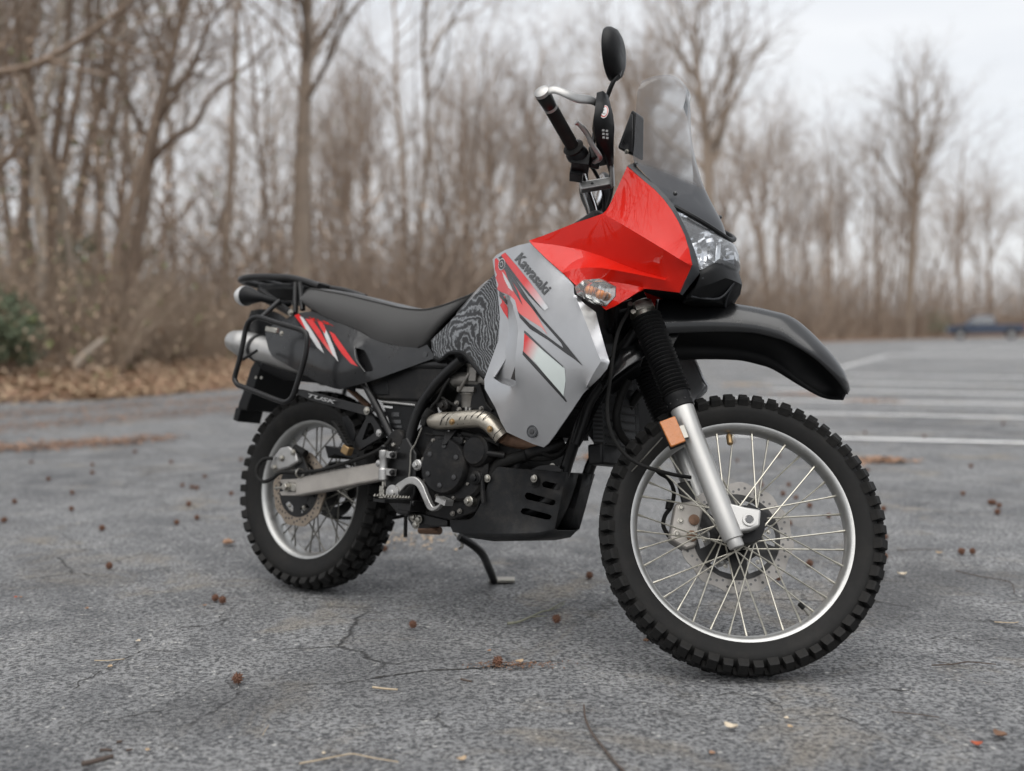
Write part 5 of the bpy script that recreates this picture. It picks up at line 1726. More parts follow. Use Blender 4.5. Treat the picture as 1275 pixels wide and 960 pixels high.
# ---- handlebar, grips, levers, guards, mirrors (turned with the bars)
hb = [(1.005, 0, 1.062), (0.9855,-0.055,1.1382), (0.9605,-0.11,1.1723), (0.9348,-0.175,1.198), (0.9325,-0.245,1.1999), (0.8945,-0.33,1.2053), (0.8379,-0.425,1.2252)]
half = cr(hb, 6)
bar = Geo().tube([Vector((p.x, -p.y, p.z)) for p in reversed(half[1:])] + half, 0.0125, 14)
hbar = add('handlebar', 'chrome', bar, ST)
g = Geo()
for s in (-1, 1):
    add('bar_clamp', 'black_metal', Geo().box((1.004, s * 0.05, 1.050), (0.045, 0.035, 0.09), Matrix.Rotation(-RAKE * 0.4, 3, 'Y')), ST, bevel=0.005)
gi, go = Vector((0.9131,-0.285,1.1974)), Vector((0.8504,-0.405,1.2225))
be = go + (go - gi).normalized() * 0.055
ax_g = (go - gi).normalized()
for s in (1, -1):
    m1 = lambda p: Vector((p[0], p[1] * s, p[2]))
    pts, rr = [], []
    for k in range(41):
        pts.append(m1(gi.lerp(go, k / 40)))
        rr.append(0.0170 + (0.0006 if k % 2 else 0.0))
    add('hand_grip', 'rubber', Geo().tube(pts, rr, 20), ST, angle=60)
    add('throttle_flange', 'rubber', Geo().tube([m1(gi - ax_g * 0.012), m1(gi - ax_g * 0.004), m1(gi + ax_g * 0.003)], [0.024, 0.0275, 0.020], 22), ST)
    bw = add('bar_end_weight', 'black_metal', Geo().tube([m1(go + ax_g * t) for t in (0.0, 0.002, 0.040, 0.043)], [0.0165, 0.0175, 0.0195, 0.018], 20), ST)
    Geo().tube([m1(go + ax_g * t) for t in (0.0432, 0.052, 0.056)], [0.0195, 0.019, 0.012], 18).build('end_cap', 'alu_cast', bw)
    Geo().tube([m1(go + ax_g * t) for t in (-0.006, 0.001)], [0.0182, 0.0182], 18).build('end_ring', 'alu_cast', bw)
    # switch housing and brake reservoir
    sw = gi - ax_g * 0.030
    g = Geo().ellipsoid(m1(sw), (0.030, 0.026, 0.028), 14, 8).box(m1(sw + Vector((0.012, 0.012, -0.016))), (0.045, 0.045, 0.034))
    g.box(m1(sw + Vector((0.004, 0.045, -0.028))), (0.034, 0.040, 0.030))
    add('switch_housing', 'black_plastic', g, ST, bevel=0.004)
    g = Geo().box(m1(sw + Vector((0.052, 0.012, 0.012))), (0.045, 0.050, 0.036), Matrix.Rotation(R(-20), 3, 'Y')).tube([m1(sw + Vector((0.02, 0.03, 0))), m1(sw + Vector((0.06, 0.03, -0.004)))], 0.012, 12)
    add('master_cylinder', 'black_metal', g, ST, bevel=0.004)
    # lever
    lv = [sw + Vector((0.045, 0.010, -0.010)), sw + Vector((0.060, -0.02, -0.012)), gi + ax_g * 0.03 + Vector((0.062, 0, -0.008)), gi + ax_g * 0.05 + Vector((0.058, 0, 0.002)), gi + ax_g * 0.075 + Vector((0.050, 0, 0.006)), gi + ax_g * 0.085 + Vector((0.042, 0.0, 0.006))]
    p_ = cr([m1(q) for q in lv], 5)
    add('brake_lever' if s > 0 else 'clutch_lever', 'alu_cast', Geo().tube(p_, [0.007] * (len(p_) - 6) + [0.0065, 0.006, 0.0055, 0.0065, 0.008, 0.008], 10, flat=0.7), ST)
    # aluminium guard bow from the bar end round the front to the bar clamp
    bow = [be - ax_g * 0.012, be + Vector((0.035, -0.004, 0.004)), be + Vector((0.085, 0.012, 0.0)), Vector((0.9555,-0.345,1.2941)), Vector((0.9896,-0.28,1.2668)), Vector((1.0137,-0.22,1.2122)), Vector((1.0281,-0.185,1.1581))]
    p_ = cr([m1(q) for q in bow], 6)
    gb = add('guard_bow', 'alu_cast', Geo().tube(p_, 0.0050, 12, flat=2.3), ST)
    # clamp block from bow to handlebar
    a0, a1 = Vector((0.9434,-0.17,1.1458)), Vector((1.0237,-0.18,1.1751))
    g = Geo()
    d = (m1(a1) - m1(a0))
    mm = Matrix.Rotation(math.atan2(-d.z, d.x), 3, 'Y')
    g.box(m1((a0 + a1) / 2), (d.length, 0.024, 0.024), mm)
    add('guard_clamp', 'alu_cast', g, ST, bevel=0.003)
    g = Geo()
    hexbolt(g, m1(a0.lerp(a1, 0.38) + Vector((0, -0.012, 0))), 0.004, 0.002, -s)
    hexbolt(g, m1(a0.lerp(a1, 0.06) + Vector((0, -0.012, 0))), 0.003, 0.002, -s)
    add('clamp_bolt', 'decal_black', g, ST)
    # plastic hand shield wrapped round the bow
    rows = [((0.956,-0.36,1.3126), (0.9804,-0.35,1.3164)), ((0.9599,-0.375,1.2448), (1.0006,-0.35,1.2641)), ((0.96,-0.37,1.2198), (1.0098,-0.34,1.2341)), ((0.9746,-0.33,1.2017), (1.0131,-0.3,1.2136)), ((1.0012,-0.28,1.191), (1.0175,-0.25,1.2034)), ((1.0122,-0.23,1.1909), (1.0224,-0.21,1.2003))]
    rings = []
    for a, b2 in rows:
        a, b2 = m1(a), m1(b2)
        inn = Vector((0, 0.11 * s, -0.012))
        rings.append([a + Vector((0, 0.03 * s, 0)), a, a.lerp(b2, 0.5) + Vector((0, -0.012 * s, 0)), b2, b2 + inn * 0.5, b2 + inn])
    v = [p for r_ in rings for p in r_]
    f = [(i * 6 + j, i * 6 + j + 1, (i + 1) * 6 + j + 1, (i + 1) * 6 + j) for i in range(len(rings) - 1) for j in range(5)]
    hs = add('hand_shield', 'black_plastic', Geo().add(v, f), ST, angle=70)
    sm = hs.modifiers.new('thick', 'SOLIDIFY')
    sm.thickness = 0.005
    sm.offset = 0
    if s > 0:
        for rr_, mt, of in ((0.0165, 'decal_white', 0.0), (0.0145, 'red_anodised', -0.0008), (0.0120, 'decal_white', -0.0016), (0.006, 'decal_black', -0.0024)):
            cc = Vector((0.982,-0.373,1.2521))
            Geo().prism([cc + Vector((rr_ * 0.62 * math.cos(a) + 0.0, of, rr_ * 1.15 * math.sin(a))) for a in [2 * math.pi * k / 24 for k in range(24)]], (0, 0.0006, 0)).build('round_sticker', mt, hs)
        lettering('shield_digit', '1', cc + Vector((-0.003, -0.0034, -0.006)), cc + Vector((0.004, -0.0034, -0.006)), cc + Vector((-0.003, -0.0034, 0.008)), 'decal_white', None, hs)
        g = Geo()
        for (u, v_) in ((0, 0), (1, 0), (0, 1), (1, 1), (0, 2), (1, 2)):
            cc = Vector((0.9874,-0.362,1.2013)) + Vector((u * 0.009 + v_ * 0.002, 0, -v_ * 0.010))
            g.prism([cc + Vector(q) for q in ((-0.003, 0, -0.003), (0.003, 0, -0.003), (0.003, 0, 0.003), (-0.003, 0, 0.003))], (0, -0.006, 0))
        g.build('shield_vent', 'decal_black', hs)
    # mirror
    cm = Vector((0.9826,-0.35,1.4455))
    MM = Matrix.Rotation(R(-4), 3, 'Y') @ Matrix.Rotation(R(-17) * s, 3, 'Z')
    rings = []
    for (t, sc) in ((0.020, 0.35), (0.017, 0.62), (0.009, 0.86), (-0.004, 0.98), (-0.014, 1.0), (-0.019, 0.97)):
        rings.append([m1(cm) + MM @ Vector((t, 0.074 * sc * math.cos(a), 0.066 * sc * math.sin(a))) for a in [2 * math.pi * k / 36 for k in range(36)]])
    mi = add('mirror', 'black_plastic', Geo().rings(rings), ST, angle=50)
    rings = [[m1(cm) + MM @ Vector((t, 0.069 * sc * math.cos(a), 0.061 * sc * math.sin(a))) for a in [2 * math.pi * k / 36 for k in range(36)]] for (t, sc) in ((-0.0188, 1.0), (-0.0198, 0.98))]
    Geo().rings(rings).build('mirror_glass', 'reflector_chrome', mi)
    st_ = [m1(q) for q in (cm + Vector((0.016, 0.015, -0.048)), Vector((0.9876,-0.33,1.3715)), Vector((0.9761,-0.3,1.3344)), Vector((0.9622,-0.265,1.2725)), sw + Vector((0.035, 0.01, 0.02)))]
    Geo().tube(cr(st_, 5), 0.0062, 10).build('mirror_stalk', 'black_metal', mi)
    Geo().tube([st_[0] + Vector((0, 0, 0.018)), st_[0] + (st_[1] - st_[0]) * 0.25], [0.009, 0.0085], 12).build('mirror_pivot', 'black_metal', mi)
# control cables between bars and frame
for (pts, r_) in (([(1.0534,-0.14,1.2644),(1.0431,-0.08,1.2445),(1.0147,0,1.214),(1.0061,0.02,1.1197)], 0.005), ([(1.028,-0.12,1.2659),(0.9918,-0.05,1.2346),(0.997,-0.01,1.1903),(1.0019,0.02,1.1086)], 0.0045),
                  ([(1.0236,-0.05,1.337),(1.0218,0,1.3062),(1.0196,0.03,1.2462),(0.9943,0.04,1.1706)], 0.005), ([(0.8951,0.06,1.3186),(0.8719,0.1,1.2646),(0.9125,0.08,1.2044),(0.9602,0.05,1.1291)], 0.006)):
    add('control_cable', 'rubber', Geo().tube(cr(pts, 6), r_, 8))
g = Geo().box((1.02, 0, 1.10), (0.13, 0.22, 0.07), Matrix.Rotation(-RAKE, 3, 'Y')).box((1.02, 0.0, 1.0), (0.10, 0.24, 0.12))
add('dash_shroud', 'black_plastic', g, bevel=0.02, seg=3)

# ---- seat
seam = cr([(-0.023,-0.12,0.9347),(-0.0177,-0.12,0.9503),(0.0068,-0.12,0.9628),(0.0856,-0.12,0.953),(0.1661,-0.12,0.9408),(0.2483,-0.12,0.9251),(0.3282,-0.12,0.9099),(0.3923,-0.12,0.8977),(0.4448,-0.12,0.8908),(0.5051,-0.12,0.8887),(0.5657,-0.12,0.8984),(0.6242,-0.12,0.9149),(0.6648,-0.1,0.9373),(0.7021,-0.07,0.9721)], 4)
low = cr([(0.0003,-0.145,0.922),(0.0156,-0.145,0.9062),(0.0553,-0.145,0.8875),(0.1126,-0.145,0.8676),(0.1682,-0.145,0.8519),(0.2264,-0.145,0.8352),(0.2763,-0.145,0.8202),(0.3226,-0.145,0.8005),(0.3806,-0.145,0.7861),(0.4385,-0.14,0.7774),(0.4758,-0.135,0.7735),(0.5059,-0.13,0.7732),(0.5276,-0.125,0.7894),(0.5342,-0.12,0.8019)], 4)
rings = []
for i, (a, b_) in enumerate(zip(seam, low)):
    t = i / (len(seam) - 1)
    c = 0.012 * math.sin(math.pi * min(1, t * 1.3 + 0.1)) if t < 0.7 else 0.008
    yy = abs(a.y)
    half_ = [Vector((a.x, 0, a.z + c)), Vector((a.x, yy * 0.5, a.z + c * 0.9)), Vector((a.x, yy * 0.85, a.z + c * 0.6)), Vector((a.x, yy, a.z))]
    side = []
    for k in (0.12, 0.3, 0.5, 0.72, 0.9, 1.0):
        p = a.lerp(b_, k)
        side.append(Vector((p.x, abs(p.y) + 0.016 * math.sin(math.pi * min(1, k)) , p.z)))
    side.append(Vector((b_.x, abs(b_.y) - 0.03, b_.z - 0.004)))
    h_ = half_ + side
    rings.append([Vector((p.x, -p.y, p.z)) for p in reversed(h_)] + h_[1:])
m_ = len(rings[0])
v = [p for r_ in rings for p in r_]
f = [(i * m_ + j, i * m_ + j + 1, (i + 1) * m_ + j + 1, (i + 1) * m_ + j) for i in range(len(rings) - 1) for j in range(m_ - 1)]
f.append(tuple(range(m_)))
seat = add('seat', 'seat_vinyl', Geo().add(v, f), angle=60)
for s in (1, -1):
    Geo().tube([(p.x, -abs(p.y) * s - 0.001 * s, p.z + 0.001) for p in seam], 0.0022, 6).build('seam_piping', 'seat_vinyl', seat)
v = [Vector((p.x, u * abs(p.y) * 0.97, p.z + 0.0012 + (0.012 if 4 < i < 40 else 0.008) * (1 - abs(u) ** 3))) for i, p in enumerate(seam) for u in (-1, -0.8, -0.4, 0, 0.4, 0.8, 1)]
f = [(i * 7 + j, i * 7 + j + 1, (i + 1) * 7 + j + 1, (i + 1) * 7 + j) for i in range(len(seam) - 1) for j in range(6)]
Geo().add(v, f).build('seat_top', 'seat_top_vinyl', seat, angle=70)

# ---- black side panel with red and white flashes
so = [(-0.0331,-0.14,0.8778),(0.0025,-0.138,0.8849),(0.0448,-0.138,0.8866),(0.1077,-0.14,0.8703),(0.1613,-0.142,0.8531),(0.2219,-0.144,0.8352),(0.2803,-0.145,0.8167),(0.317,-0.145,0.8009),(0.366,-0.143,0.789),(0.4391,-0.14,0.7765),(0.5084,-0.136,0.7721),(0.5343,-0.133,0.7834),(0.5518,-0.132,0.7654),(0.5686,-0.13,0.7454),(0.5225,-0.138,0.7293),(0.4553,-0.148,0.7053),(0.3909,-0.155,0.683),(0.323,-0.16,0.662),(0.2659,-0.163,0.649),(0.2288,-0.164,0.64),(0.1965,-0.164,0.6436),(0.154,-0.163,0.6522),(0.1103,-0.162,0.6643),(0.064,-0.16,0.682),(0.0086,-0.158,0.6987),(-0.0588,-0.155,0.7216),(-0.1078,-0.153,0.7392),(-0.1316,-0.151,0.7633),(-0.1494,-0.149,0.7938),(-0.1616,-0.147,0.8233),(-0.1324,-0.145,0.8418),(-0.0966,-0.143,0.8552)]
sln = [[(-0.0794,-0.16,0.7804),(0.014,-0.172,0.7674),(0.0968,-0.182,0.7348),(0.1809,-0.188,0.7039),(0.2445,-0.186,0.6884),(0.3074,-0.18,0.696),(0.3841,-0.168,0.7153),(0.4589,-0.156,0.7343)], [(-0.0187,-0.146,0.854),(0.1064,-0.156,0.8224),(0.2132,-0.162,0.7984),(0.3099,-0.162,0.7761)]]
shole = [[(0.2767,-0.165,0.7688),(0.307,-0.165,0.7618),(0.3267,-0.165,0.7397),(0.3546,-0.165,0.7064),(0.3519,-0.165,0.6986),(0.3279,-0.165,0.6959),(0.3132,-0.165,0.7145),(0.2919,-0.165,0.7477)]]
sp = panel('side_panel', 'black_gloss', bike, so, (), shole, (), 0.008, 0.004, key='side', angle=60, film=True, lines=sln, soft=90)
SPP = sp[0]
for s in (1, -1):
    q = [Vector(p) for p in [(0.242,-0.145,0.781),(0.2938,-0.145,0.7728),(0.3502,-0.145,0.7037),(0.3048,-0.145,0.6889)]]
    Geo().prism([(p.x, p.y * s, p.z) for p in q], (0, 0.004 * s, 0)).build('vent_back', 'decal_black', sp[0 if s > 0 else 1])
q = [onto(p, 'side', 0.001) for p in [(0.275,-0.165,0.7699),(0.2957,-0.165,0.731),(0.3281,-0.165,0.6948)]]
Geo().tube(cr(q, 5), 0.003, 8).build('vent_lip', 'black_gloss', SPP)
q = onto((0.5362,-0.14,0.7534), 'side', 0.0)
Geo().lathe([(0.009, 0.002), (0.009, -0.0012)], 20, q).build('panel_screw', 'decal_black', SPP)
dk('flash', [(-0.007,-0.165,0.8699),(0.0128,-0.165,0.8756),(0.0646,-0.165,0.8328),(0.1213,-0.165,0.7834),(0.1094,-0.165,0.7805),(0.0679,-0.165,0.8095)], 'printed_graphic', 0.001, ((-0.0275,-0.165,0.8809), (-0.018,-0.165,0.8748), RED, RED), 'side', SPP)
dk('flash', [(0.0174,-0.165,0.8673),(0.0351,-0.165,0.8624),(0.0834,-0.165,0.8182),(0.1217,-0.165,0.7805),(0.1466,-0.165,0.7491),(0.111,-0.165,0.7689),(0.0679,-0.165,0.8095)], 'decal_white', 0.0012, None, 'side', SPP)
dk('flash', [(0.0456,-0.165,0.8593),(0.078,-0.165,0.8561),(0.1206,-0.165,0.8181),(0.1544,-0.165,0.7807),(0.1806,-0.165,0.7551),(0.1925,-0.165,0.7381),(0.1568,-0.165,0.7635),(0.1057,-0.165,0.8065)], 'printed_graphic', 0.001, ((0.1357,-0.165,0.7979), (0.1925,-0.165,0.7381), RED, PINK), 'side', SPP)
dk('flash', [(0.113,-0.165,0.843),(0.1317,-0.165,0.8383),(0.1593,-0.165,0.8036),(0.189,-0.165,0.7637),(0.212,-0.165,0.7242),(0.1833,-0.165,0.7466),(0.1496,-0.165,0.7921)], 'decal_white', 0.0012, None, 'side', SPP)
dk('flash', [(0.1021,-0.165,0.8501),(0.122,-0.165,0.8487),(0.1435,-0.165,0.8238),(0.1406,-0.165,0.8094),(0.1218,-0.165,0.8268)], 'printed_graphic', 0.0014, ((-0.0275,-0.165,0.8809), (-0.018,-0.165,0.8748), RED, RED), 'side', SPP)
dk('flash', [(0.1587,-0.165,0.8197),(0.1827,-0.165,0.8093),(0.228,-0.165,0.7697),(0.2725,-0.165,0.7307),(0.2967,-0.165,0.7115),(0.2662,-0.165,0.7194),(0.2228,-0.165,0.7498),(0.1863,-0.165,0.7837)], 'printed_graphic', 0.001, ((-0.0275,-0.165,0.8809), (-0.018,-0.165,0.8748), RED, RED), 'side', SPP)
lettering('panel_lettering', 'KLR', (0.0815,-0.16,0.8522), (0.1742,-0.16,0.8342), (0.0546,-0.16,0.8653), 'red_paint', 'side', SPP, 0.0018, 0.01)
# airbox behind the frame tube
g = Geo().prism([(0.2818,-0.125,0.6825),(0.5728,-0.125,0.7451),(0.625,-0.125,0.7365),(0.6146,-0.125,0.6716),(0.5482,-0.125,0.6185),(0.3508,-0.125,0.6161),(0.2977,-0.125,0.6387)], (0, 0.25, 0))
add('airbox', 'engine_black', g, bevel=0.008, seg=3)
g = Geo().prism([(0.3182,-0.128,0.6586),(0.3852,-0.128,0.6773),(0.3975,-0.128,0.6319),(0.3386,-0.128,0.63)], (0, 0.01, 0))
add('airbox_clip', 'black_plastic', g, bevel=0.003)

# ---- rear rack, tail, lamp, signals
g = Geo()
rk = [(0.0304,-0.105,0.9727),(-0.0478,-0.105,0.9935),(-0.1308,-0.105,1.0068),(-0.26,-0.105,1.0138),(-0.3509,-0.105,1.0112)]
loop = [Vector(p) for p in rk] + [Vector((rk[-1][0] - 0.045, -0.07, rk[-1][2])), Vector((rk[-1][0] - 0.055, 0.0, rk[-1][2])), Vector((rk[-1][0] - 0.045, 0.07, rk[-1][2]))] + [Vector((p[0], -p[1], p[2])) for p in reversed(rk)]
g.tube(cr(loop, 5), 0.0125, 10)
rack = add('rear_rack', 'black_metal', g)
for (u, v_) in ((315, 346), (335, 345.5), (357, 346.5)):
    p = Vector((-0.2247,-0.1,1.0108))
    x = (Vector(rk[3]).x - 0.02) + (u - 325) * 0.0042
    Geo().tube([(x, -0.10, p.z + 0.004), (x, 0.10, p.z + 0.004)], 0.008, 8).build('rack_bar', 'black_metal', rack)
rows = [((0.0193,-0.1,0.9608), 0.10), ((-0.0797,-0.095,0.9803), 0.095), ((-0.1923,-0.09,0.9871), 0.09), ((-0.3206,-0.075,0.9908), 0.07)]
rings = []
for p, w in rows:
    rings.append([Vector((p[0], -w, p[2] - 0.006)), Vector((p[0], -w * 0.9, p[2] + 0.010)), Vector((p[0], w * 0.9, p[2] + 0.010)), Vector((p[0], w, p[2] - 0.006)), Vector((p[0], w * 0.8, p[2] - 0.045)), Vector((p[0], -w * 0.8, p[2] - 0.045))])
add('tail_cowl', 'black_plastic', Geo().rings(rings), bevel=0.006)
g = Geo()
for s in (-1, 1):
    for (a, b_) in (((-0.0722,-0.115,0.987), (-0.0426,-0.13,0.8835)), ((-0.2416,-0.115,0.9703), (-0.0602,-0.135,0.8855)), ((-0.0511,-0.115,0.9864), (-0.0122,-0.128,0.8939))):
        add('rack_strut', 'black_metal', Geo().tube([(a[0], a[1] * -s, a[2]), (b_[0], b_[1] * -s, b_[2])], 0.0085, 8))
add('rack_bolt', 'steel', hexbolt(hexbolt(Geo(), (-0.0518,-0.142,0.8837), 0.009, 0.006), (-0.1635,-0.142,0.9232), 0.006, 0.005))
for s in (1, -1):
    a, b_, c = Vector((-0.1255,-0.15,0.9184)), Vector((-0.1429,-0.19,0.9251)), Vector((-0.1874,-0.2,0.9309))
    m1 = lambda p: Vector((p.x, p.y * s, p.z))
    d = Vector((-1, 0, 0.02))
    sg = add('rear_signal', 'black_plastic', Geo().tube([m1(a + Vector((0.02, 0.05, 0))), m1(a), m1(b_), m1(c), m1(c + d * 0.022)], [0.009, 0.010, 0.013, 0.028, 0.033], 20))
    Geo().tube([m1(c + d * t) for t in (0.0205, 0.036, 0.054, 0.064)], [0.0335, 0.033, 0.025, 0.008], 20).build('signal_lens', 'decal_white', sg)
# rear fender and plate holder
rows = [((-0.2333,0,0.768), 0.095), ((-0.2815,0,0.7061), 0.092), ((-0.3049,0,0.6413), 0.09), ((-0.3297,0,0.5845), 0.088), ((-0.3351,0,0.5647), 0.086)]
rings = []
for p, w in rows:
    p = Vector(p)
    rings.append([p + Vector((0.05, -w, -0.004)), p + Vector((0, -w, 0)), p + Vector((-0.008, 0, 0)), p + Vector((0, w, 0)), p + Vector((0.05, w, -0.004)), p + Vector((0.04, 0, 0))])
rf = add('rear_fender', 'black_plastic', Geo().rings(rings), bevel=0.004)
p = Vector(rows[-1][0])
Geo().box(p + Vector((-0.02, -0.02, -0.018)), (0.028, 0.10, 0.045), Matrix.Rotation(R(12), 3, 'Y')).build('plate_lamp', 'black_plastic', rf, bevel=0.003)
for (u, v_) in ((215, 655), (265, 663)):
    q = Vector((-0.2369,-0.1,0.6732)) + Vector(((u - 215) * 0.00055, 0, 0))
    Geo().lathe([(0.005, 0), (0.005, -0.003)], 10, q).build('fender_bolt', 'steel', rf)
rows = [(0.20, 0.68, 0.07), (0.12, 0.70, 0.075), (0.0, 0.705, 0.08), (-0.12, 0.71, 0.085), (-0.22, 0.74, 0.09), (-0.30, 0.80, 0.09), (-0.33, 0.90, 0.085)]
rings = [[Vector((x, u * w, z + 0.02 * (1 - abs(u) ** 2) - (0.04 if abs(u) == 1 else 0))) for u in (-1, -0.9, -0.5, 0, 0.5, 0.9, 1)] for x, z, w in rows]
v = [p for r_ in rings for p in r_]
f = [(i * 7 + j, i * 7 + j + 1, (i + 1) * 7 + j + 1, (i + 1) * 7 + j) for i in range(len(rings) - 1) for j in range(6)]
o = add('wheel_hugger', 'black_plastic', Geo().add(v, f), angle=60)
o.modifiers.new('thick', 'SOLIDIFY').thickness = 0.004

# ---- pannier frame
for s in (1, -1):
    m1 = lambda p: Vector((p[0], p[1] * s, p[2]))
    lp = [(-0.1673,-0.245,0.6672),(-0.1665,-0.245,0.6506),(-0.1516,-0.245,0.6368),(-0.1254,-0.245,0.6299),(-0.0253,-0.245,0.6079),(0.0539,-0.245,0.5911),(0.0834,-0.245,0.5888),(0.1087,-0.245,0.6026),(0.1209,-0.245,0.6312),(0.136,-0.245,0.6793),(0.149,-0.245,0.7301),(0.1514,-0.245,0.7695),(0.1462,-0.245,0.7949),(0.1332,-0.245,0.8062),(0.1041,-0.245,0.8148),(0.0092,-0.245,0.8337),(-0.0757,-0.245,0.852),(-0.1063,-0.245,0.85),(-0.1291,-0.245,0.8365),(-0.1402,-0.245,0.8099),(-0.1462,-0.245,0.7624),(-0.1558,-0.245,0.7089)]
    pf_ = add('pannier_frame', 'black_metal', Geo().tube(cr([m1(p) for p in lp], 4, True), 0.0085, 10, closed=True))
    Geo().tube([m1((-0.0711,-0.245,0.8508)), m1((-0.0814,-0.17,0.9168))], 0.0085, 10).build('upper_stay', 'black_metal', pf_)
    Geo().tube([m1((-0.139,-0.245,0.7163)), m1((-0.1403,-0.19,0.7532))], 0.005, 8).build('cross_stay', 'black_metal', pf_)
    bar_ = [(0.1221,-0.243,0.6308),(0.1411,-0.232,0.6303),(0.3599,-0.165,0.5911),(0.3731,-0.165,0.5818),(0.3643,-0.165,0.5683),(0.3403,-0.165,0.5672),(0.1697,-0.232,0.6004),(0.1185,-0.243,0.6161)]
    Geo().prism([m1(p) for p in bar_], (0, 0.006 * s, 0)).build('lower_stay', 'black_metal', pf_, bevel=0.001)
    Geo().box(m1((-0.0155,-0.243,0.8121)), (0.055, 0.012, 0.018), Matrix.Rotation(R(8), 3, 'Y')).build('frame_clamp', 'steel', pf_, bevel=0.003)
    hexbolt(Geo(), m1((0.0408,-0.252,0.7997)), 0.006, 0.004, -s).build('clamp_bolt', 'steel', pf_)
    hexbolt(Geo(), m1((0.3568,-0.172,0.5799)), 0.009, 0.006, -s).build('stay_bolt', 'steel', pf_)
    if s > 0:
        o_, e_, u_ = Vector((0.1639,-0.23,0.6088)), Vector((0.2629,-0.205,0.5925)), Vector((0.1664,-0.23,0.6195))
        lettering('stay_lettering', 'TUSK', o_ + Vector((0, -0.004, 0)), e_ + Vector((0, -0.004, 0)), u_ + Vector((0, -0.004, 0)), 'print_grey', None, pf_, 0, 0.03, 0.25)

# ---- exhaust: muffler, header with heat shield
m0, m2 = Vector((-0.4015,-0.078,0.801)), Vector((0.0464,-0.072,0.7169))
d = (m2 - m0)
pts = [m0 + d * t for t in (0, 0.01, 0.10, 0.13, 0.16, 0.6, 0.95, 1.0)]
mf = add('muffler', 'alu_cast', Geo().tube(pts, [0.030, 0.042, 0.052, 0.056, 0.053, 0.054, 0.050, 0.028], 28, flat=0.85), angle=50)
Geo().tube([m0 + d * t for t in (-0.02, 0.02)], 0.022, 16).build('muffler_tip', 'decal_black', mf)
Geo().tube([m0 + d * t for t in (0.30, 0.33)], 0.057, 28, flat=0.85).build('muffler_band', 'black_metal', mf)
Geo().tube(cr([m2, (0.34, -0.06, 0.70), (0.50, -0.07, 0.62), (0.5763,-0.125,0.561)], 6), 0.019, 14).build('link_pipe', 'engine_black', mf)
hp = cr([(0.5879,-0.145,0.56),(0.6396,-0.16,0.5635),(0.6946,-0.165,0.5677),(0.7477,-0.165,0.5738),(0.7793,-0.165,0.5752),(0.8044,-0.165,0.5687),(0.8264,-0.16,0.5537),(0.8487,-0.15,0.531)], 6)
hs_ = add('heat_shield', 'heat_shield', Geo().tube(hp, [0.016, 0.018, 0.020, 0.0215, 0.0225, 0.0235, 0.024] + [0.0245] * (len(hp) - 7), 24), angle=60)
g = Geo()
for (u, v_) in ((555, 410), (615, 410), (735, 405), (790, 398), (850, 392), (910, 392), (970, 408), (1090, 545)):
    a = Vector((0.7154,-0.1905,0.568)) + (Vector((0.7858,-0.1905,0.5712)) - Vector((0.7154,-0.1905,0.568))) * ((u - 700) / 200.0)
    a = a + Vector((0, 0, (420 - v_) * 0.00031))
    g.tube([a + Vector((-0.010, 0.006, -0.018)), a + Vector((0, 0.0, 0.0)), a + Vector((0.014, 0.010, 0.018))], 0.0012, 5)
g.build('louvre', 'black_metal', hs_)
g = Geo()
for q in ((0.7005,-0.189,0.5618), (0.8314,-0.186,0.5487)):
    hexbolt(Geo(), q, 0.007, 0.005).build('shield_bolt', 'brass', hs_)
add('exhaust_header', 'copper_pipe', Geo().tube(cr([(0.8487,-0.15,0.531), (0.8575,-0.13,0.5242), (0.8849,-0.1,0.519), (0.9215,-0.06,0.515)], 6), 0.018, 16))
hd = cr([(0.8376,-0.09,0.4268),(0.8549,-0.09,0.4661),(0.8947,-0.09,0.4929),(0.9309,-0.06,0.5072),(0.9603,-0.02,0.5252)], 6)
add('header_pipe', 'engine_black', Geo().tube(hd, 0.019, 14))
hd = cr([(0.8006,-0.12,0.4159),(0.8184,-0.12,0.4517),(0.855,-0.12,0.4715),(0.894,-0.1,0.4871)], 6)
add('coolant_hose', 'rubber', Geo().tube(hd, 0.017, 12))

# ---- engine
g = Geo()
blk = [(0.5129,-0.11,0.2908),(0.4733,-0.11,0.5105),(0.5351,-0.11,0.5678),(0.6212,-0.11,0.611),(0.6652,-0.11,0.693),(0.7855,-0.11,0.6957),(0.8502,-0.11,0.6088),(0.8886,-0.11,0.5012),(0.871,-0.11,0.4128),(0.7987,-0.11,0.3189),(0.6884,-0.11,0.2856)]
g.prism(blk, (0, 0.22, 0))
eng = add('engine_block', 'engine_black', g, bevel=0.012, seg=3)
def cover(c, prof, mt, name, n=40):
    return Geo().lathe([(r_, -d_) for r_, d_ in prof], n, c).build(name, mt, eng, angle=35)
cc = Vector((0.6635,-0.165,0.4389))
cl = Vector((cc.x, 0, cc.z))
cover(cl, [(0.100, 0.11), (0.102, 0.135), (0.098, 0.145), (0.080, 0.148), (0.078, 0.165), (0.074, 0.170), (0.0, 0.172)], 'engine_black', 'clutch_cover', 56)
cover(cl + Vector((0.045, 0, 0.0)), [(0.092, 0.10), (0.094, 0.140), (0.086, 0.148), (0.0, 0.149)], 'engine_black', 'crankcase_cover', 56)
g = Geo()
for k in range(6):
    a = k * math.pi / 3 + 0.5
    Geo().lathe([(0.0075, -0.168), (0.0075, -0.173), (0.005, -0.1735)], 14, cl + Vector((0.055 * math.cos(a), 0, 0.055 * math.sin(a)))).build('cover_dimple', 'decal_black', eng)
g = Geo().prism([cl + Vector(q) for q in ((-0.012, -0.15, 0.115), (0.030, -0.15, 0.112), (0.012, -0.178, 0.060), (-0.004, -0.178, 0.055))], (0, 0.02, 0))
g.build('cover_rib', 'engine_black', eng, bevel=0.003)
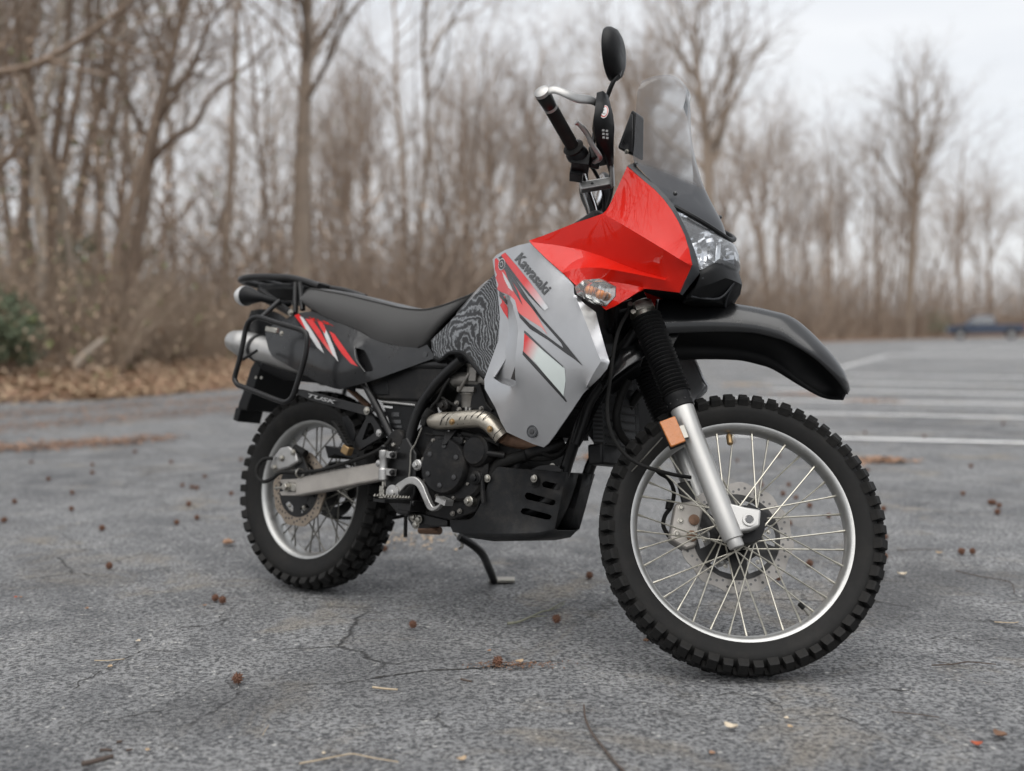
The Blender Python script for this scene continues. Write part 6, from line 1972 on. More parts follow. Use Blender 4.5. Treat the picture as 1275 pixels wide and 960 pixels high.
for k in range(9):      # cover screws round the case
    a = k * 2 * math.pi / 9 + 0.2
    hexbolt(Geo(), cl + Vector((0.091 * math.cos(a), -0.146, 0.091 * math.sin(a))), 0.0048, 0.006).build('cover_bolt', 'carb_metal', eng)
Geo().lathe([(0.030, -0.10), (0.030, -0.140), (0.026, -0.146), (0.0, -0.147)], 26, Vector((0.4565,0,0.5024))).build('starter_cover', 'engine_black', eng)
for q, r_ in (([(0.5582,-0.13,0.5249),(0.5894,-0.135,0.5233),(0.6153,-0.135,0.5276),(0.6533,-0.135,0.5211),(0.6823,-0.135,0.5242)], 0.004), ([(0.6658,-0.13,0.5364),(0.7055,-0.13,0.5413),(0.742,-0.13,0.5362),(0.7853,-0.13,0.5288),(0.8283,-0.13,0.5175)], 0.0035), ([(0.5979,-0.12,0.6321),(0.6295,-0.12,0.6187),(0.6608,-0.12,0.6056),(0.678,-0.12,0.5834)], 0.004), ([(0.7253,-0.115,0.6767),(0.7392,-0.115,0.6487),(0.7565,-0.115,0.6211),(0.7798,-0.115,0.6023)], 0.005),
              ([(0.6968,-0.1,0.4866),(0.75,-0.1,0.4548),(0.7722,-0.1,0.4144),(0.7672,-0.1,0.3791)], 0.005), ([(0.9199,-0.08,0.5053),(0.956,-0.07,0.4912),(0.982,-0.05,0.5076),(0.9898,-0.03,0.5435)], 0.006), ([(0.8705,-0.09,0.481),(0.9223,-0.08,0.4816),(0.9577,-0.06,0.4884),(0.9872,-0.04,0.5119)], 0.008)):
    Geo().tube(cr(q, 6), r_, 8).build('engine_hose', 'rubber', eng)
for q in ((0.6574,-0.14,0.521), (0.6751,-0.13,0.5995), (0.746,-0.12,0.6061), (0.6556,-0.12,0.6183), (0.7129,-0.135,0.318), (0.6887,-0.135,0.3091)):
    hexbolt(Geo(), q, 0.0055, 0.007).build('case_bolt', 'carb_metal', eng)
for q in ((0.6957,-0.125,0.6079), (0.7045,-0.12,0.6073)):
    Geo().tube([q, Vector(q) + Vector((0, 0, -0.018))], [0.005, 0.003], 8).build('vent_nipple', 'alu_cast', eng)
wp = Vector((0.7668,-0.165,0.4881))
cover(Vector((wp.x, 0, wp.z)), [(0.045, 0.11), (0.046, 0.150), (0.043, 0.158), (0.040, 0.160), (0.036, 0.166), (0.0, 0.168)], 'engine_black', 'water_pump_cover')
Geo().tube([wp + Vector((0.035, 0.012, -0.004)), wp + Vector((0.085, 0.03, -0.006))], 0.009, 10).build('pump_outlet', 'engine_black', eng)
def eng_bolt(z, p, r_, mt, nm='case_bolt', h=0.01):
    g = Geo().lathe([(r_ * 1.4, 0.02), (r_ * 1.4, 0), (r_ * 1.15, -0.003)], 20, p)
    hexbolt(g, Vector(p) + Vector((0, -0.002, 0)), r_ * 0.8, h)
    g.build(nm, mt, eng)
eng_bolt('', (0.7719,-0.155,0.4141), 0.014, 'engine_black')
eng_bolt('', (0.7523,-0.15,0.3492), 0.0105, 'steel', 'oil_sight')
eng_bolt('', (0.5579,-0.155,0.4341), 0.0115, 'alu_cast', 'pivot_bolt')
eng_bolt('', (0.4552,-0.14,0.4864), 0.008, 'steel')
eng_bolt('', (0.6136,-0.13,0.6085), 0.012, 'engine_black')
eng_bolt('', (0.6656,-0.145,0.5339), 0.007, 'alu_cast')
Geo().tube([Vector((0.7851,-0.145,0.4302)), Vector((0.8007,-0.145,0.3486))], 0.007, 8).build('oil_line', 'engine_black', eng)
g = Geo().box((0.6887,-0.15,0.5122), (0.06, 0.02, 0.022)).box((0.6268,-0.14,0.5293), (0.05, 0.02, 0.016))
g.build('case_boss', 'engine_black', eng, bevel=0.003)
Geo().tube(cr([(0.7081,-0.15,0.533),(0.7408,-0.15,0.5292),(0.7767,-0.15,0.5242),(0.8122,-0.15,0.5194),(0.8407,-0.15,0.5101)], 5), 0.006, 8).build('wiring', 'rubber', eng)
Geo().prism([(0.579,-0.13,0.2971),(0.6753,-0.13,0.2886),(0.7637,-0.13,0.3196),(0.7852,-0.13,0.3788),(0.7646,-0.13,0.4124),(0.7112,-0.13,0.3546),(0.6263,-0.13,0.3289)], (0, 0.02, 0)).build('lower_case', 'engine_black', eng, bevel=0.004)
# cylinder fins
g = Geo()
for k in range(7):
    z = 0.56 + k * 0.022
    g.box((0.86 + 0.012 * k * 0.6, 0, z), (0.19, 0.20, 0.007), Matrix.Rotation(R(-6), 3, 'Y'))
g.box((0.89, 0, 0.63), (0.15, 0.17, 0.19), Matrix.Rotation(R(-6), 3, 'Y'))
add('cylinder', 'engine_black', g)
# carburettor
cb = Vector((0.6798,-0.09,0.6465))
g = Geo().tube([cb + Vector((0, 0, -0.045)), cb + Vector((0, 0, -0.040)), cb + Vector((0, 0, -0.005)), cb + Vector((0, 0, 0.002))], [0.016, 0.026, 0.028, 0.033], 18)
g.box(cb + Vector((0, 0, 0.012)), (0.062, 0.06, 0.016)).tube([cb + Vector((0, 0, 0.02)), cb + Vector((0.002, 0, 0.075)), cb + Vector((0.004, 0, 0.085))], [0.018, 0.020, 0.026], 16)
g.tube([cb + Vector((-0.022, -0.03, 0.004)), cb + Vector((0.012, -0.032, 0.058))], 0.005, 8)
g.box(cb + Vector((0.024, -0.018, 0.055)), (0.026, 0.03, 0.04))
g.tube([cb + Vector((-0.07, 0, 0.04)), cb + Vector((0.07, 0, 0.04))], 0.024, 16)
car = add('carburettor', 'carb_metal', g, bevel=0.002)
Geo().tube([cb + Vector((-0.004, 0, -0.045)), cb + Vector((-0.004, 0, -0.062))], [0.006, 0.004], 8).build('drain_plug', 'decal_white', car)
add('intake_boot', 'rubber', Geo().tube([cb + Vector((-0.14, 0.03, 0.04)), cb + Vector((-0.055, 0, 0.04))], [0.036, 0.030], 18))

# ---- frame
g = Geo()
for s in (-1, 1):
    for pts, r_ in (([(0.6625,-0.128,0.7412),(0.6191,-0.128,0.706),(0.5701,-0.128,0.6608),(0.5279,-0.128,0.6034),(0.5044,-0.128,0.5415),(0.4957,-0.128,0.4848),(0.4947,-0.128,0.4169),(0.5002,-0.128,0.3474),(0.5227,-0.128,0.2916)], 0.0155), ([(0.2929,-0.135,0.6718),(0.3478,-0.135,0.6102),(0.402,-0.135,0.5453),(0.44,-0.135,0.4998),(0.4751,-0.135,0.4737)], 0.0115),
                    ([(0.6162,-0.12,0.7254),(0.3646,-0.12,0.7286),(0.1545,-0.12,0.7659),(-0.0363,-0.12,0.8693),(-0.2222,-0.11,0.938)], 0.0125), ([(1.1843,-0.03,0.8625),(1.0768,-0.05,0.6877),(1.0483,-0.08,0.5768),(1.0084,-0.06,0.4858),(0.9711,-0.06,0.3903),(0.8522,-0.07,0.3136),(0.6343,-0.08,0.2848)], 0.016),
                    ([(1.1199,-0.1,0.6888),(1.0875,-0.1,0.6404),(1.0708,-0.1,0.587),(1.0533,-0.1,0.528)], 0.013)):
        p_ = cr(pts, 5)
        add('frame_tube', 'black_metal', Geo().tube([(p.x, p.y * -s, p.z) for p in p_], r_, 12))
g = Geo()
for s in (-1, 1):
    q = [(0.4447,-0.125,0.4913),(0.4992,-0.125,0.5109),(0.5421,-0.125,0.4646),(0.5488,-0.125,0.3587),(0.5328,-0.125,0.288),(0.4891,-0.125,0.2883),(0.44,-0.125,0.3258),(0.4182,-0.125,0.4469)]
    add('frame_plate', 'black_metal', Geo().prism([(p[0], p[1] * -s, p[2]) for p in q], (0, 0.02 * s, 0)), bevel=0.004)
g = Geo().prism([(0.365,-0.12,0.6078),(0.5057,-0.12,0.6046),(0.4809,-0.12,0.5407),(0.4767,-0.12,0.5208),(0.4122,-0.12,0.5312),(0.3862,-0.12,0.5759)], (0, 0.03, 0))
bt = add('reservoir_guard', 'black_plastic', g, bevel=0.004)
g = Geo()
for (a, b_, c, d_) in ((190, 155, 205, 180), (228, 160, 275, 185), (228, 205, 285, 226), (240, 238, 290, 252)):
    q = [Vector((0.3824,-0.1206,0.5833)) + (Vector((0.4493,-0.1206,0.586)) - Vector((0.3824,-0.1206,0.5833))) * ((u - 190) / 100.0) + (Vector((0.3887,-0.1206,0.5335)) - Vector((0.3824,-0.1206,0.5833))) * ((v_ - 155) / 100.0) for u, v_ in ((a, b_), (c, b_), (c, d_), (a, d_))]
    g.prism(q, (0, -0.001, 0))
g.build('guard_slot', 'decal_black', bt)
Geo().prism([(0.3668,-0.121,0.6012),(0.4119,-0.121,0.5989),(0.4113,-0.121,0.5934),(0.3716,-0.121,0.5953)], (0, -0.001, 0)).build('guard_label', 'decal_white', bt)
add('guard_rim', 'alu_cast', Geo().tube([(0.3697,-0.124,0.6111),(0.4295,-0.124,0.6093),(0.5025,-0.124,0.6061)], 0.0035, 8))
add('shock_spring_cover', 'copper_pipe', Geo().tube([(0.1645,-0.06,0.6501),(0.2563,-0.06,0.5989)], 0.010, 8))
add('throttle_cable', 'rubber', Geo().tube(cr([(0.6424,-0.145,0.6856),(0.6216,-0.145,0.6563),(0.6048,-0.145,0.6241),(0.5846,-0.145,0.6032),(0.5726,-0.145,0.5766),(0.5624,-0.145,0.5501)], 5), 0.0042, 8))
add('brake_switch_cable', 'steel', Geo().tube(cr([(0.5589,-0.15,0.5424),(0.5403,-0.15,0.4957),(0.5257,-0.15,0.4731),(0.5278,-0.15,0.4299),(0.5276,-0.15,0.3953)], 5), 0.0022, 6))
add('cable_boot', 'rubber', Geo().tube([(0.5843,-0.15,0.594),(0.5733,-0.15,0.5748)], [0.012, 0.014], 10))
add('cable_strap', 'rubber', Geo().tube([(0.554,-0.132,0.574),(0.5495,-0.132,0.5476)], 0.012, 10))
# front downtube area: radiator, hoses, horn bracket
q = [Vector(p) for p in [(1.064,0,0.6982),(1.1681,0,0.717),(1.15,0,0.5774),(1.0375,0,0.5716)]]
rx_ = 1.085
add('radiator', 'radiator_core', Geo().box((rx_, 0.03, 0.625), (0.03, 0.18, 0.21), Matrix.Rotation(R(-8), 3, 'Y')))
g = Geo().box((rx_ + 0.01, 0.03, 0.505), (0.045, 0.20, 0.055), Matrix.Rotation(R(-8), 3, 'Y')).box((rx_ - 0.006, 0.125, 0.62), (0.045, 0.03, 0.26), Matrix.Rotation(R(-8), 3, 'Y'))
g.box((rx_ - 0.02, 0.03, 0.74), (0.045, 0.20, 0.03), Matrix.Rotation(R(-8), 3, 'Y'))
add('radiator_tank', 'black_plastic', g, bevel=0.006)
g = Geo()
rnd = random.Random(3)
for k in range(9):       # fine guard bars
    z = 0.535 + k * 0.022
    g.tube([(rx_ + 0.021 - (z - 0.62) * 0.14, -0.055, z), (rx_ + 0.021 - (z - 0.62) * 0.14, 0.115, z)], 0.0016, 5)
add('radiator_guard', 'black_metal', g)
add('radiator_hose', 'rubber', Geo().tube(cr([(1.1498,-0.02,0.7089),(1.1296,-0.02,0.6602),(1.1221,-0.02,0.6065),(1.1264,0,0.5654),(1.1366,0.04,0.5364)], 6), 0.011, 10))
add('speedometer_cable', 'rubber', Geo().tube(cr([(1.1942,-0.09,0.9001),(1.188,-0.12,0.864),(1.1862,-0.15,0.8181),(1.1888,-0.17,0.7591),(1.1917,-0.18,0.6971),(1.1885,-0.18,0.6364),(1.1961,-0.18,0.5865),(1.2115,-0.17,0.5429),(1.2378,-0.15,0.5058),(1.274,-0.13,0.4844)], 6) + cr([(1.274,-0.13,0.4844),(1.3034,-0.1,0.4754),(1.3276,-0.06,0.4689),(1.352,-0.02,0.4659)], 5)[1:], 0.0048, 8))
add('fork_guard_rod', 'steel', Geo().tube([(1.2208,-0.12,0.4482),(1.3184,-0.12,0.5584)], 0.0016, 6))
add('bracket_stay', 'black_plastic', Geo().prism([(1.0973,-0.06,0.7005),(1.1963,-0.06,0.7841),(1.212,-0.06,0.7738),(1.2025,-0.06,0.7475),(1.1202,-0.06,0.6878),(1.0786,-0.06,0.6012),(1.0328,-0.06,0.5186),(1.0222,-0.06,0.5287),(1.0472,-0.06,0.5998),(1.085,-0.06,0.6655)], (0, 0.012, 0)), bevel=0.003)

# ---- skid plate
so_ = [(0.8191,-0.135,0.4504),(0.8999,-0.126,0.4488),(0.9562,-0.112,0.4499),(1.0007,-0.082,0.4512),(1.0137,-0.07,0.452),(1.0052,-0.068,0.4138),(0.9951,-0.066,0.3592),(0.9831,-0.062,0.2976),(0.9509,-0.092,0.2847),(0.8872,-0.118,0.2752),(0.8054,-0.122,0.2667),(0.7177,-0.122,0.2589),(0.6838,-0.122,0.257),(0.6754,-0.125,0.2719),(0.6735,-0.128,0.2899),(0.7113,-0.13,0.2924),(0.7438,-0.132,0.297),(0.7619,-0.134,0.3085),(0.7756,-0.135,0.3305),(0.7925,-0.136,0.363),(0.8049,-0.136,0.4088)]
holes = [[(0.9786,-0.125,0.4181),(0.9861,-0.125,0.4237),(1.0246,-0.125,0.4195),(1.0311,-0.125,0.4141),(1.0292,-0.125,0.4057),(1.0224,-0.125,0.4019),(0.9818,-0.125,0.4067),(0.9765,-0.125,0.4112)], [(0.9224,-0.125,0.3782),(0.9284,-0.125,0.3881),(0.9387,-0.125,0.389),(1.017,-0.125,0.3767),(1.0208,-0.125,0.3705),(1.0152,-0.125,0.3627),(1.0065,-0.125,0.3619),(0.9282,-0.125,0.3704)], [(0.9136,-0.125,0.3354),(0.9184,-0.125,0.345),(0.9285,-0.125,0.3473),(1.0049,-0.125,0.3377),(1.0126,-0.125,0.3329),(1.0062,-0.125,0.3243),(0.9943,-0.125,0.3235),(0.9199,-0.125,0.3304)]]
panel('skid_plate', 'skid_plastic', bike, so_, (), (), (), 0.010, 0, key='skid_form', film=True, probe=True)
holes = [[onto(p, 'skid_form', 0) for p in h] for h in holes]
sk = panel('skid_plate', 'skid_plastic', bike, so_, (), holes, (), 0.010, 0.004, key='skid', angle=50, film=True)
SK = sk[0]
fr_rows = [((1.0137,-0.07,0.452), (1.029,-0.02,0.4495), (1.0131,0.045,0.4475)), ((1.0052,-0.068,0.4138), (1.0187,-0.02,0.4096), (1.0051,0.04,0.4051)), ((0.9951,-0.066,0.3592), (1.0019,-0.02,0.3521), (0.9857,0.03,0.353)), ((0.9831,-0.062,0.2976), (0.963,-0.02,0.2893), (0.953,0,0.2882))]
rings = []
for e, m__, c in fr_rows:
    e, m__, c = Vector(e), Vector(m__), Vector(c)
    h_ = [e, e.lerp(c, 0.5), Vector((c.x - 0.018, -0.02, c.z))]
    rings.append(h_ + [Vector((p.x, -p.y, p.z)) for p in reversed(h_)])
v = [p for r_ in rings for p in r_]
f = [(i * 6 + j, i * 6 + j + 1, (i + 1) * 6 + j + 1, (i + 1) * 6 + j) for i in range(3) for j in range(5)]
o = Geo().add(v, f).build('skid_front', 'skid_plastic', SK, angle=20)
o.modifiers.new('thick', 'SOLIDIFY').thickness = 0.004
bt_ = [(0.9831,-0.062,0.2976),(0.9509,-0.092,0.2847),(0.8872,-0.118,0.2752),(0.8054,-0.122,0.2667),(0.7177,-0.122,0.2589),(0.6838,-0.122,0.257)]
rings = []
for i, p in enumerate(bt_):
    p = Vector(p)
    dz = (0.006, 0.014, 0.020, 0.022, 0.014, 0.004)[i]
    rings.append([p, Vector((p.x, p.y * 0.75, p.z - dz)), Vector((p.x, -p.y * 0.75, p.z - dz)), Vector((p.x, -p.y, p.z))])
v = [p for r_ in rings for p in r_]
f = [(i * 4 + j, i * 4 + j + 1, (i + 1) * 4 + j + 1, (i + 1) * 4 + j) for i in range(5) for j in range(3)]
o = Geo().add(v, f).build('skid_bottom', 'skid_plastic', SK, angle=50)
o.modifiers.new('thick', 'SOLIDIFY').thickness = 0.004
g = Geo()
for q in (onto((0.9435,-0.12,0.4278), 'skid', 0.001), (0.9753,-0.085,0.4613), (0.8067,-0.145,0.4161)):
    hexbolt(Geo(), q, 0.008, 0.006).build('skid_bolt', 'steel', SK)
Geo().lathe([(0.016, -0.001), (0.016, -0.0035), (0.013, -0.001)], 24, onto((0.9483,-0.12,0.4208), 'skid', 0.0)).build('bolt_recess', 'black_plastic', SK)
Geo().prism([(0.9111,-0.095,0.4493),(0.9349,-0.095,0.4613),(0.9672,-0.095,0.4676),(0.9957,-0.095,0.4673),(1.0107,-0.095,0.4584),(1.0095,-0.095,0.4506),(0.9609,-0.095,0.449),(0.9113,-0.095,0.4473)], (0, 0.01, 0)).build('skid_bracket', 'black_metal', SK, bevel=0.002)

# ---- swingarm, caliper, rear brake hose
g = Geo()
sa = [([(0.0468,-0.128,0.3559),(0.0548,-0.128,0.301)]), ([(0.1723,-0.128,0.3881),(0.2011,-0.128,0.3324)]), ([(0.2939,-0.125,0.4119),(0.3176,-0.125,0.3605)]), ([(0.4524,-0.12,0.4448),(0.4714,-0.12,0.3944)])]
for s in (-1, 1):
    rings = []
    for a, b_ in sa:
        a, b_ = Vector(a), Vector(b_)
        rings.append([Vector((a.x, (a.y - 0.016) * -s, a.z)), Vector((a.x, (a.y + 0.022) * -s, a.z)), Vector((b_.x, (b_.y + 0.022) * -s, b_.z)), Vector((b_.x, (b_.y - 0.016) * -s, b_.z))])
    g.rings(rings)
swa = add('swingarm', 'swingarm_alu', g, bevel=0.006, seg=3)
add('swingarm_bridge', 'swingarm_alu', Geo().box((0.43, 0, 0.385), (0.07, 0.24, 0.05)), bevel=0.006)
for s in (1, -1):
    m1 = lambda p: Vector((p[0], p[1] * s, p[2]))
    for (a0_, a1_) in ((597, 602), (611.5, 617)):
        q = [m1(p) for p in [(-0.0328,-0.136,0.3468),(0.07,-0.136,0.3575),(0.0722,-0.136,0.3426),(-0.0235,-0.136,0.3348)]]
        dz = 0 if a0_ < 600 else -0.038
        Geo().prism([p + Vector((0.005 if dz else 0, 0, dz)) for p in q], (0, 0.020 * s, 0)).build('axle_fork_end', 'swingarm_alu', swa, bevel=0.002)
    g = Geo().box(m1((0.0306,-0.14,0.3289)), (0.050, 0.012, 0.024), Matrix.Rotation(R(6), 3, 'Y'))
    g.build('chain_adjuster', 'steel', swa, bevel=0.002)
    g = hexbolt(Geo(), m1((0.0152,-0.146,0.3274)), 0.012, 0.012, -s)
    g.tube([m1((-0.0074,-0.142,0.3231)), m1((-0.0445,-0.142,0.3175))], 0.004, 8)
    g.build('axle_nut', 'steel', swa)
add('rear_axle', 'steel', Geo().tube([(0, -0.135, RR), (0, 0.135, RR)], 0.009, 14))
cal_ = [(-0.1068,-0.118,0.3799),(-0.0951,-0.118,0.415),(-0.0661,-0.118,0.4472),(-0.0284,-0.118,0.4555),(0.0071,-0.118,0.4382),(0.0224,-0.118,0.4079),(-0.0182,-0.118,0.3864),(-0.0556,-0.118,0.3761),(-0.0881,-0.118,0.3684)]
g = Geo().prism(cal_, (0, 0.05, 0))
rcal = add('rear_caliper', 'alu_cast', g, bevel=0.006, seg=3)
g = Geo()
for q in ((-0.0511,-0.12,0.414), (0.0008,-0.12,0.4362), (-0.0799,-0.12,0.3818)):
    hexbolt(Geo(), q, 0.008, 0.006).build('caliper_bolt', 'steel', rcal)
Geo().prism([(-0.0223,-0.1,0.4283),(0.0201,-0.1,0.4386),(0.042,-0.1,0.399),(0.068,-0.1,0.3676),(0.0318,-0.1,0.3573),(-0.0043,-0.1,0.3807)], (0, 0.012, 0)).build('caliper_bracket', 'black_metal', rcal, bevel=0.002)
Geo().tube([(-0.0091,-0.105,0.4515),(0.0421,-0.105,0.436)], 0.012, 12).build('slide_pin', 'rubber', rcal)
add('rear_brake_hose', 'rubber', Geo().tube(cr([(-0.0865,-0.125,0.4114),(-0.1078,-0.145,0.4051),(-0.1225,-0.155,0.3771),(-0.1157,-0.155,0.3474),(-0.0854,-0.155,0.3348),(-0.0485,-0.15,0.3491),(-0.0129,-0.15,0.3697),(0.0621,-0.15,0.3761),(0.1551,-0.15,0.3882),(0.2531,-0.15,0.4153),(0.3289,-0.15,0.4381),(0.3838,-0.15,0.4592),(0.4235,-0.15,0.481),(0.4376,-0.145,0.5028)], 6), 0.0062, 10))
add('hose_clip', 'steel', Geo().lathe([(0.013, -0.004), (0.015, -0.004), (0.015, 0.004), (0.013, 0.004)], 18, (0.073,-0.15,0.3747), closed=True, m=Matrix.Rotation(R(80), 3, 'Z')))

# ---- passenger peg bracket, peg, guard
tri_o = [(0.2992,-0.15,0.4939),(0.3345,-0.15,0.5586),(0.3295,-0.15,0.5709),(0.3532,-0.15,0.5744),(0.3882,-0.15,0.5412),(0.4102,-0.15,0.5175),(0.3998,-0.15,0.5036),(0.3357,-0.15,0.471),(0.3163,-0.15,0.4598),(0.3011,-0.15,0.4689)]
tri_h = [[(0.3272,-0.15,0.493),(0.3454,-0.15,0.5441),(0.3569,-0.15,0.5461),(0.3706,-0.15,0.5303),(0.3738,-0.15,0.5156),(0.3394,-0.15,0.4952)]]
pb_ = panel('peg_bracket', 'black_metal', bike, tri_o, (), tri_h, (), 0.012, 0.012, angle=40)
hexbolt(Geo(), (0.3936,-0.151,0.5176), 0.008, 0.005).build('bracket_bolt', 'alu_cast', pb_[0])
g = Geo()
for k in range(7):
    a = Vector((0.2301,-0.165,0.5338)).lerp(Vector((0.2813,-0.165,0.4799)), k / 6)
    g.box(a, (0.034, 0.020, 0.008), Matrix.Rotation(R(30), 3, 'Y'))
g.tube([(0.2205,-0.16,0.5373),(0.2909,-0.16,0.4667)], 0.010, 8)
add('passenger_peg', 'rubber', g, bevel=0.002)
add('peg_hinge', 'brass', Geo().box((0.2841,-0.165,0.4589), (0.030, 0.024, 0.026), Matrix.Rotation(R(20), 3, 'Y')), bevel=0.003)
g = Geo().prism([(0.2339,-0.15,0.5566),(0.253,-0.15,0.5632),(0.2809,-0.15,0.541),(0.2959,-0.15,0.5099),(0.2913,-0.15,0.485),(0.2664,-0.15,0.5012),(0.2452,-0.15,0.5321)], (0, 0.006, 0))
add('heel_guard', 'black_plastic', g, bevel=0.002)
add('mud_flap', 'black_plastic', Geo().prism([(0.0759,-0.06,0.4669),(0.1243,-0.06,0.4624),(0.2195,-0.06,0.4464),(0.2468,-0.06,0.47),(0.2214,-0.06,0.432),(0.1273,-0.06,0.4404),(0.0974,-0.06,0.4272)], (0, 0.12, 0)), bevel=0.002)

# ---- rear brake master cylinder, pedal, footpegs
mc0, mc1 = Vector((0.4332,-0.165,0.4688)), Vector((0.442,-0.165,0.3793))
d = mc1 - mc0
g = Geo().tube([mc0 + d * t for t in (0, 0.03, 0.25, 0.28, 0.6, 0.63, 0.97, 1.0)], [0.010, 0.0135, 0.0135, 0.0120, 0.0120, 0.0145, 0.0145, 0.011], 18)
g.box(mc0 + d * 0.14 + Vector((0.022, 0.004, 0)), (0.038, 0.016, 0.020)).box(mc0 + d * 0.70 + Vector((0.022, 0.004, 0)), (0.038, 0.016, 0.020))
g.tube([mc0 + d * 0.45 + Vector((-0.022, 0, 0)), mc0 + d * 0.45], 0.011, 12)
mcy = add('rear_master_cylinder', 'alu_cast', g, bevel=0.0015)
g = Geo()
for t in (0.14, 0.70):
    hexbolt(Geo(), mc0 + d * t + Vector((0.040, -0.004, 0)), 0.007, 0.008).build('cylinder_bolt', 'black_metal', mcy)
Geo().tube([mc0, mc0 - d * 0.10, mc0 - d * 0.16], [0.009, 0.012, 0.007], 12).build('hose_union', 'black_metal', mcy)
g = Geo().tube([mc1, mc1 + d * 0.40], 0.0035, 8).box(mc1 + d * 0.26, (0.016, 0.016, 0.016)).box(mc1 + d * 0.42, (0.018, 0.014, 0.026))
g.build('push_rod', 'steel', mcy, bevel=0.001)
pd_u = [(0.4798,-0.185,0.3432),(0.5087,-0.185,0.372),(0.5384,-0.185,0.391),(0.5596,-0.185,0.3998),(0.585,-0.185,0.3985),(0.6088,-0.185,0.3825),(0.6275,-0.185,0.3561),(0.6457,-0.185,0.3322),(0.6589,-0.185,0.3242),(0.6817,-0.185,0.3369)]
pd_l = [(0.5209,-0.185,0.3363),(0.5273,-0.185,0.3521),(0.5471,-0.185,0.3727),(0.5653,-0.185,0.379),(0.5833,-0.185,0.3767),(0.597,-0.185,0.3666),(0.6148,-0.185,0.3433),(0.6352,-0.185,0.3173),(0.6573,-0.185,0.3125),(0.6781,-0.185,0.326)]
U, L_ = cr(pd_u, 5), cr(pd_l, 5)
rings = [[a, a + Vector((0, 0.016, 0)), b_ + Vector((0, 0.016, 0)), b_] for a, b_ in zip(U, L_)]
ped = add('brake_pedal', 'alu_cast', Geo().rings(rings), bevel=0.0025)
g = Geo()
pc = Vector((0.7117,-0.205,0.343))
g.box(pc, (0.036, 0.034, 0.012), Matrix.Rotation(R(14), 3, 'Y'))
for k in range(7):
    g.box(pc + Matrix.Rotation(R(14), 3, 'Y') @ Vector((-0.016 + k * 0.0053, 0, 0.0075)), (0.0024, 0.033, 0.005), Matrix.Rotation(R(14), 3, 'Y'))
g.build('pedal_pad', 'alu_cast', ped)
g = Geo().lathe([(0.023, 0.0), (0.023, -0.006), (0.017, -0.007)], 28, Vector((0.5047,-0.186,0.3492)))
hexbolt(g, Vector((0.5098,-0.193,0.3494)), 0.010, 0.008)
g.build('pedal_pivot', 'alu_cast', ped)
for s in (1, -1):
    m1 = lambda p: Vector((p[0], p[1] * s, p[2]))
    fp = Vector((0.5615,-0.25,0.331))
    g = Geo()
    for e in (-1, 1):
        g.box(m1(fp + Vector((e * 0.020, 0, 0))), (0.005, 0.105, 0.010))
    for e in (-1, 0, 1):
        g.box(m1(fp + Vector((0, e * 0.05, -0.001))), (0.044, 0.005, 0.008))
    pg = add('footpeg', 'black_metal', g)
    for e in (-1, 1):
        g = Geo().box(m1(fp + Vector((e * 0.020, 0, 0.0095))), (0.005, 0.104, 0.0015))
        for k in range(9):
            c = m1(fp + Vector((e * 0.020, -0.048 + k * 0.012, 0.010)))
            g.rings([[c + Vector((x, y, 0)) for x, y in ((-0.003, -0.004), (0.003, -0.004), (0.003, 0.004), (-0.003, 0.004))], [c + Vector((x, y, 0.006)) for x, y in ((-0.001, -0.0012), (0.001, -0.0012), (0.001, 0.0012), (-0.001, 0.0012))]])
        g.build('peg_teeth', 'steel', pg)
    g = Geo().box(m1(fp + Vector((0.0, 0.085, -0.012))), (0.05, 0.07, 0.030)).tube([m1(fp + Vector((-0.03, 0.06, -0.004))), m1(fp + Vector((0.03, 0.06, -0.004)))], 0.007, 10)
    g.build('peg_mount', 'black_metal', pg, bevel=0.003)
g = Geo()
for q in ((0.5321,-0.12,0.2825), (0.5531,-0.12,0.2793), (0.5444,-0.12,0.2623)):
    hexbolt(Geo(), q, 0.009, 0.008).build('linkage_bolt', 'steel', bike)
add('suspension_linkage', 'black_metal', Geo().prism([(0.5053,-0.115,0.3016),(0.5824,-0.115,0.2956),(0.653,-0.115,0.2894),(0.6555,-0.115,0.2686),(0.5952,-0.115,0.2622),(0.5592,-0.115,0.2665),(0.5298,-0.115,0.25),(0.5041,-0.115,0.2743)], (0, 0.10, 0)), bevel=0.004)
add('drain_hose', 'rubber', Geo().tube([(0.3751,0.02,0.291),(0.3834,0.02,0.2087)], 0.006, 8))
add('sump_guard_pipe', 'copper_pipe', Geo().tube([(0.4747,-0.02,0.2407),(0.5519,-0.02,0.2468)], 0.012, 8))

# ---- side stand (on the far side, foot on the asphalt)
Rb = Matrix.Rotation(-0.638741, 4, 'Z') @ Matrix.Rotation(-0.151474, 4, 'X') @ Matrix.Rotation(0.005008, 4, 'Y')
def W2B(p): return Rb.inverted() @ Vector(p)
ft = W2B((0.6045,0.0549,0.008))
g = Geo().tube(cr([(0.5181,0.115,0.2252), (0.5353,0.16,0.2022), (0.5295,0.22,0.1733), (0.4947,0.3,0.1318), ft], 6), [0.013] * 25, 12)
stand = add('side_stand', 'black_metal', g)
rot = Rb.to_3x3().inverted()
Geo().box(W2B((0.6308,0.0697,0.007)), (0.085, 0.045, 0.012), rot).build('stand_foot', 'steel', stand, bevel=0.003)
Geo().tube(cr([(0.4778,0.14,0.2305),(0.5023,0.14,0.2134),(0.514,0.14,0.195),(0.5022,0.14,0.1862)], 5), 0.004, 8).build('stand_spring', 'steel', stand)

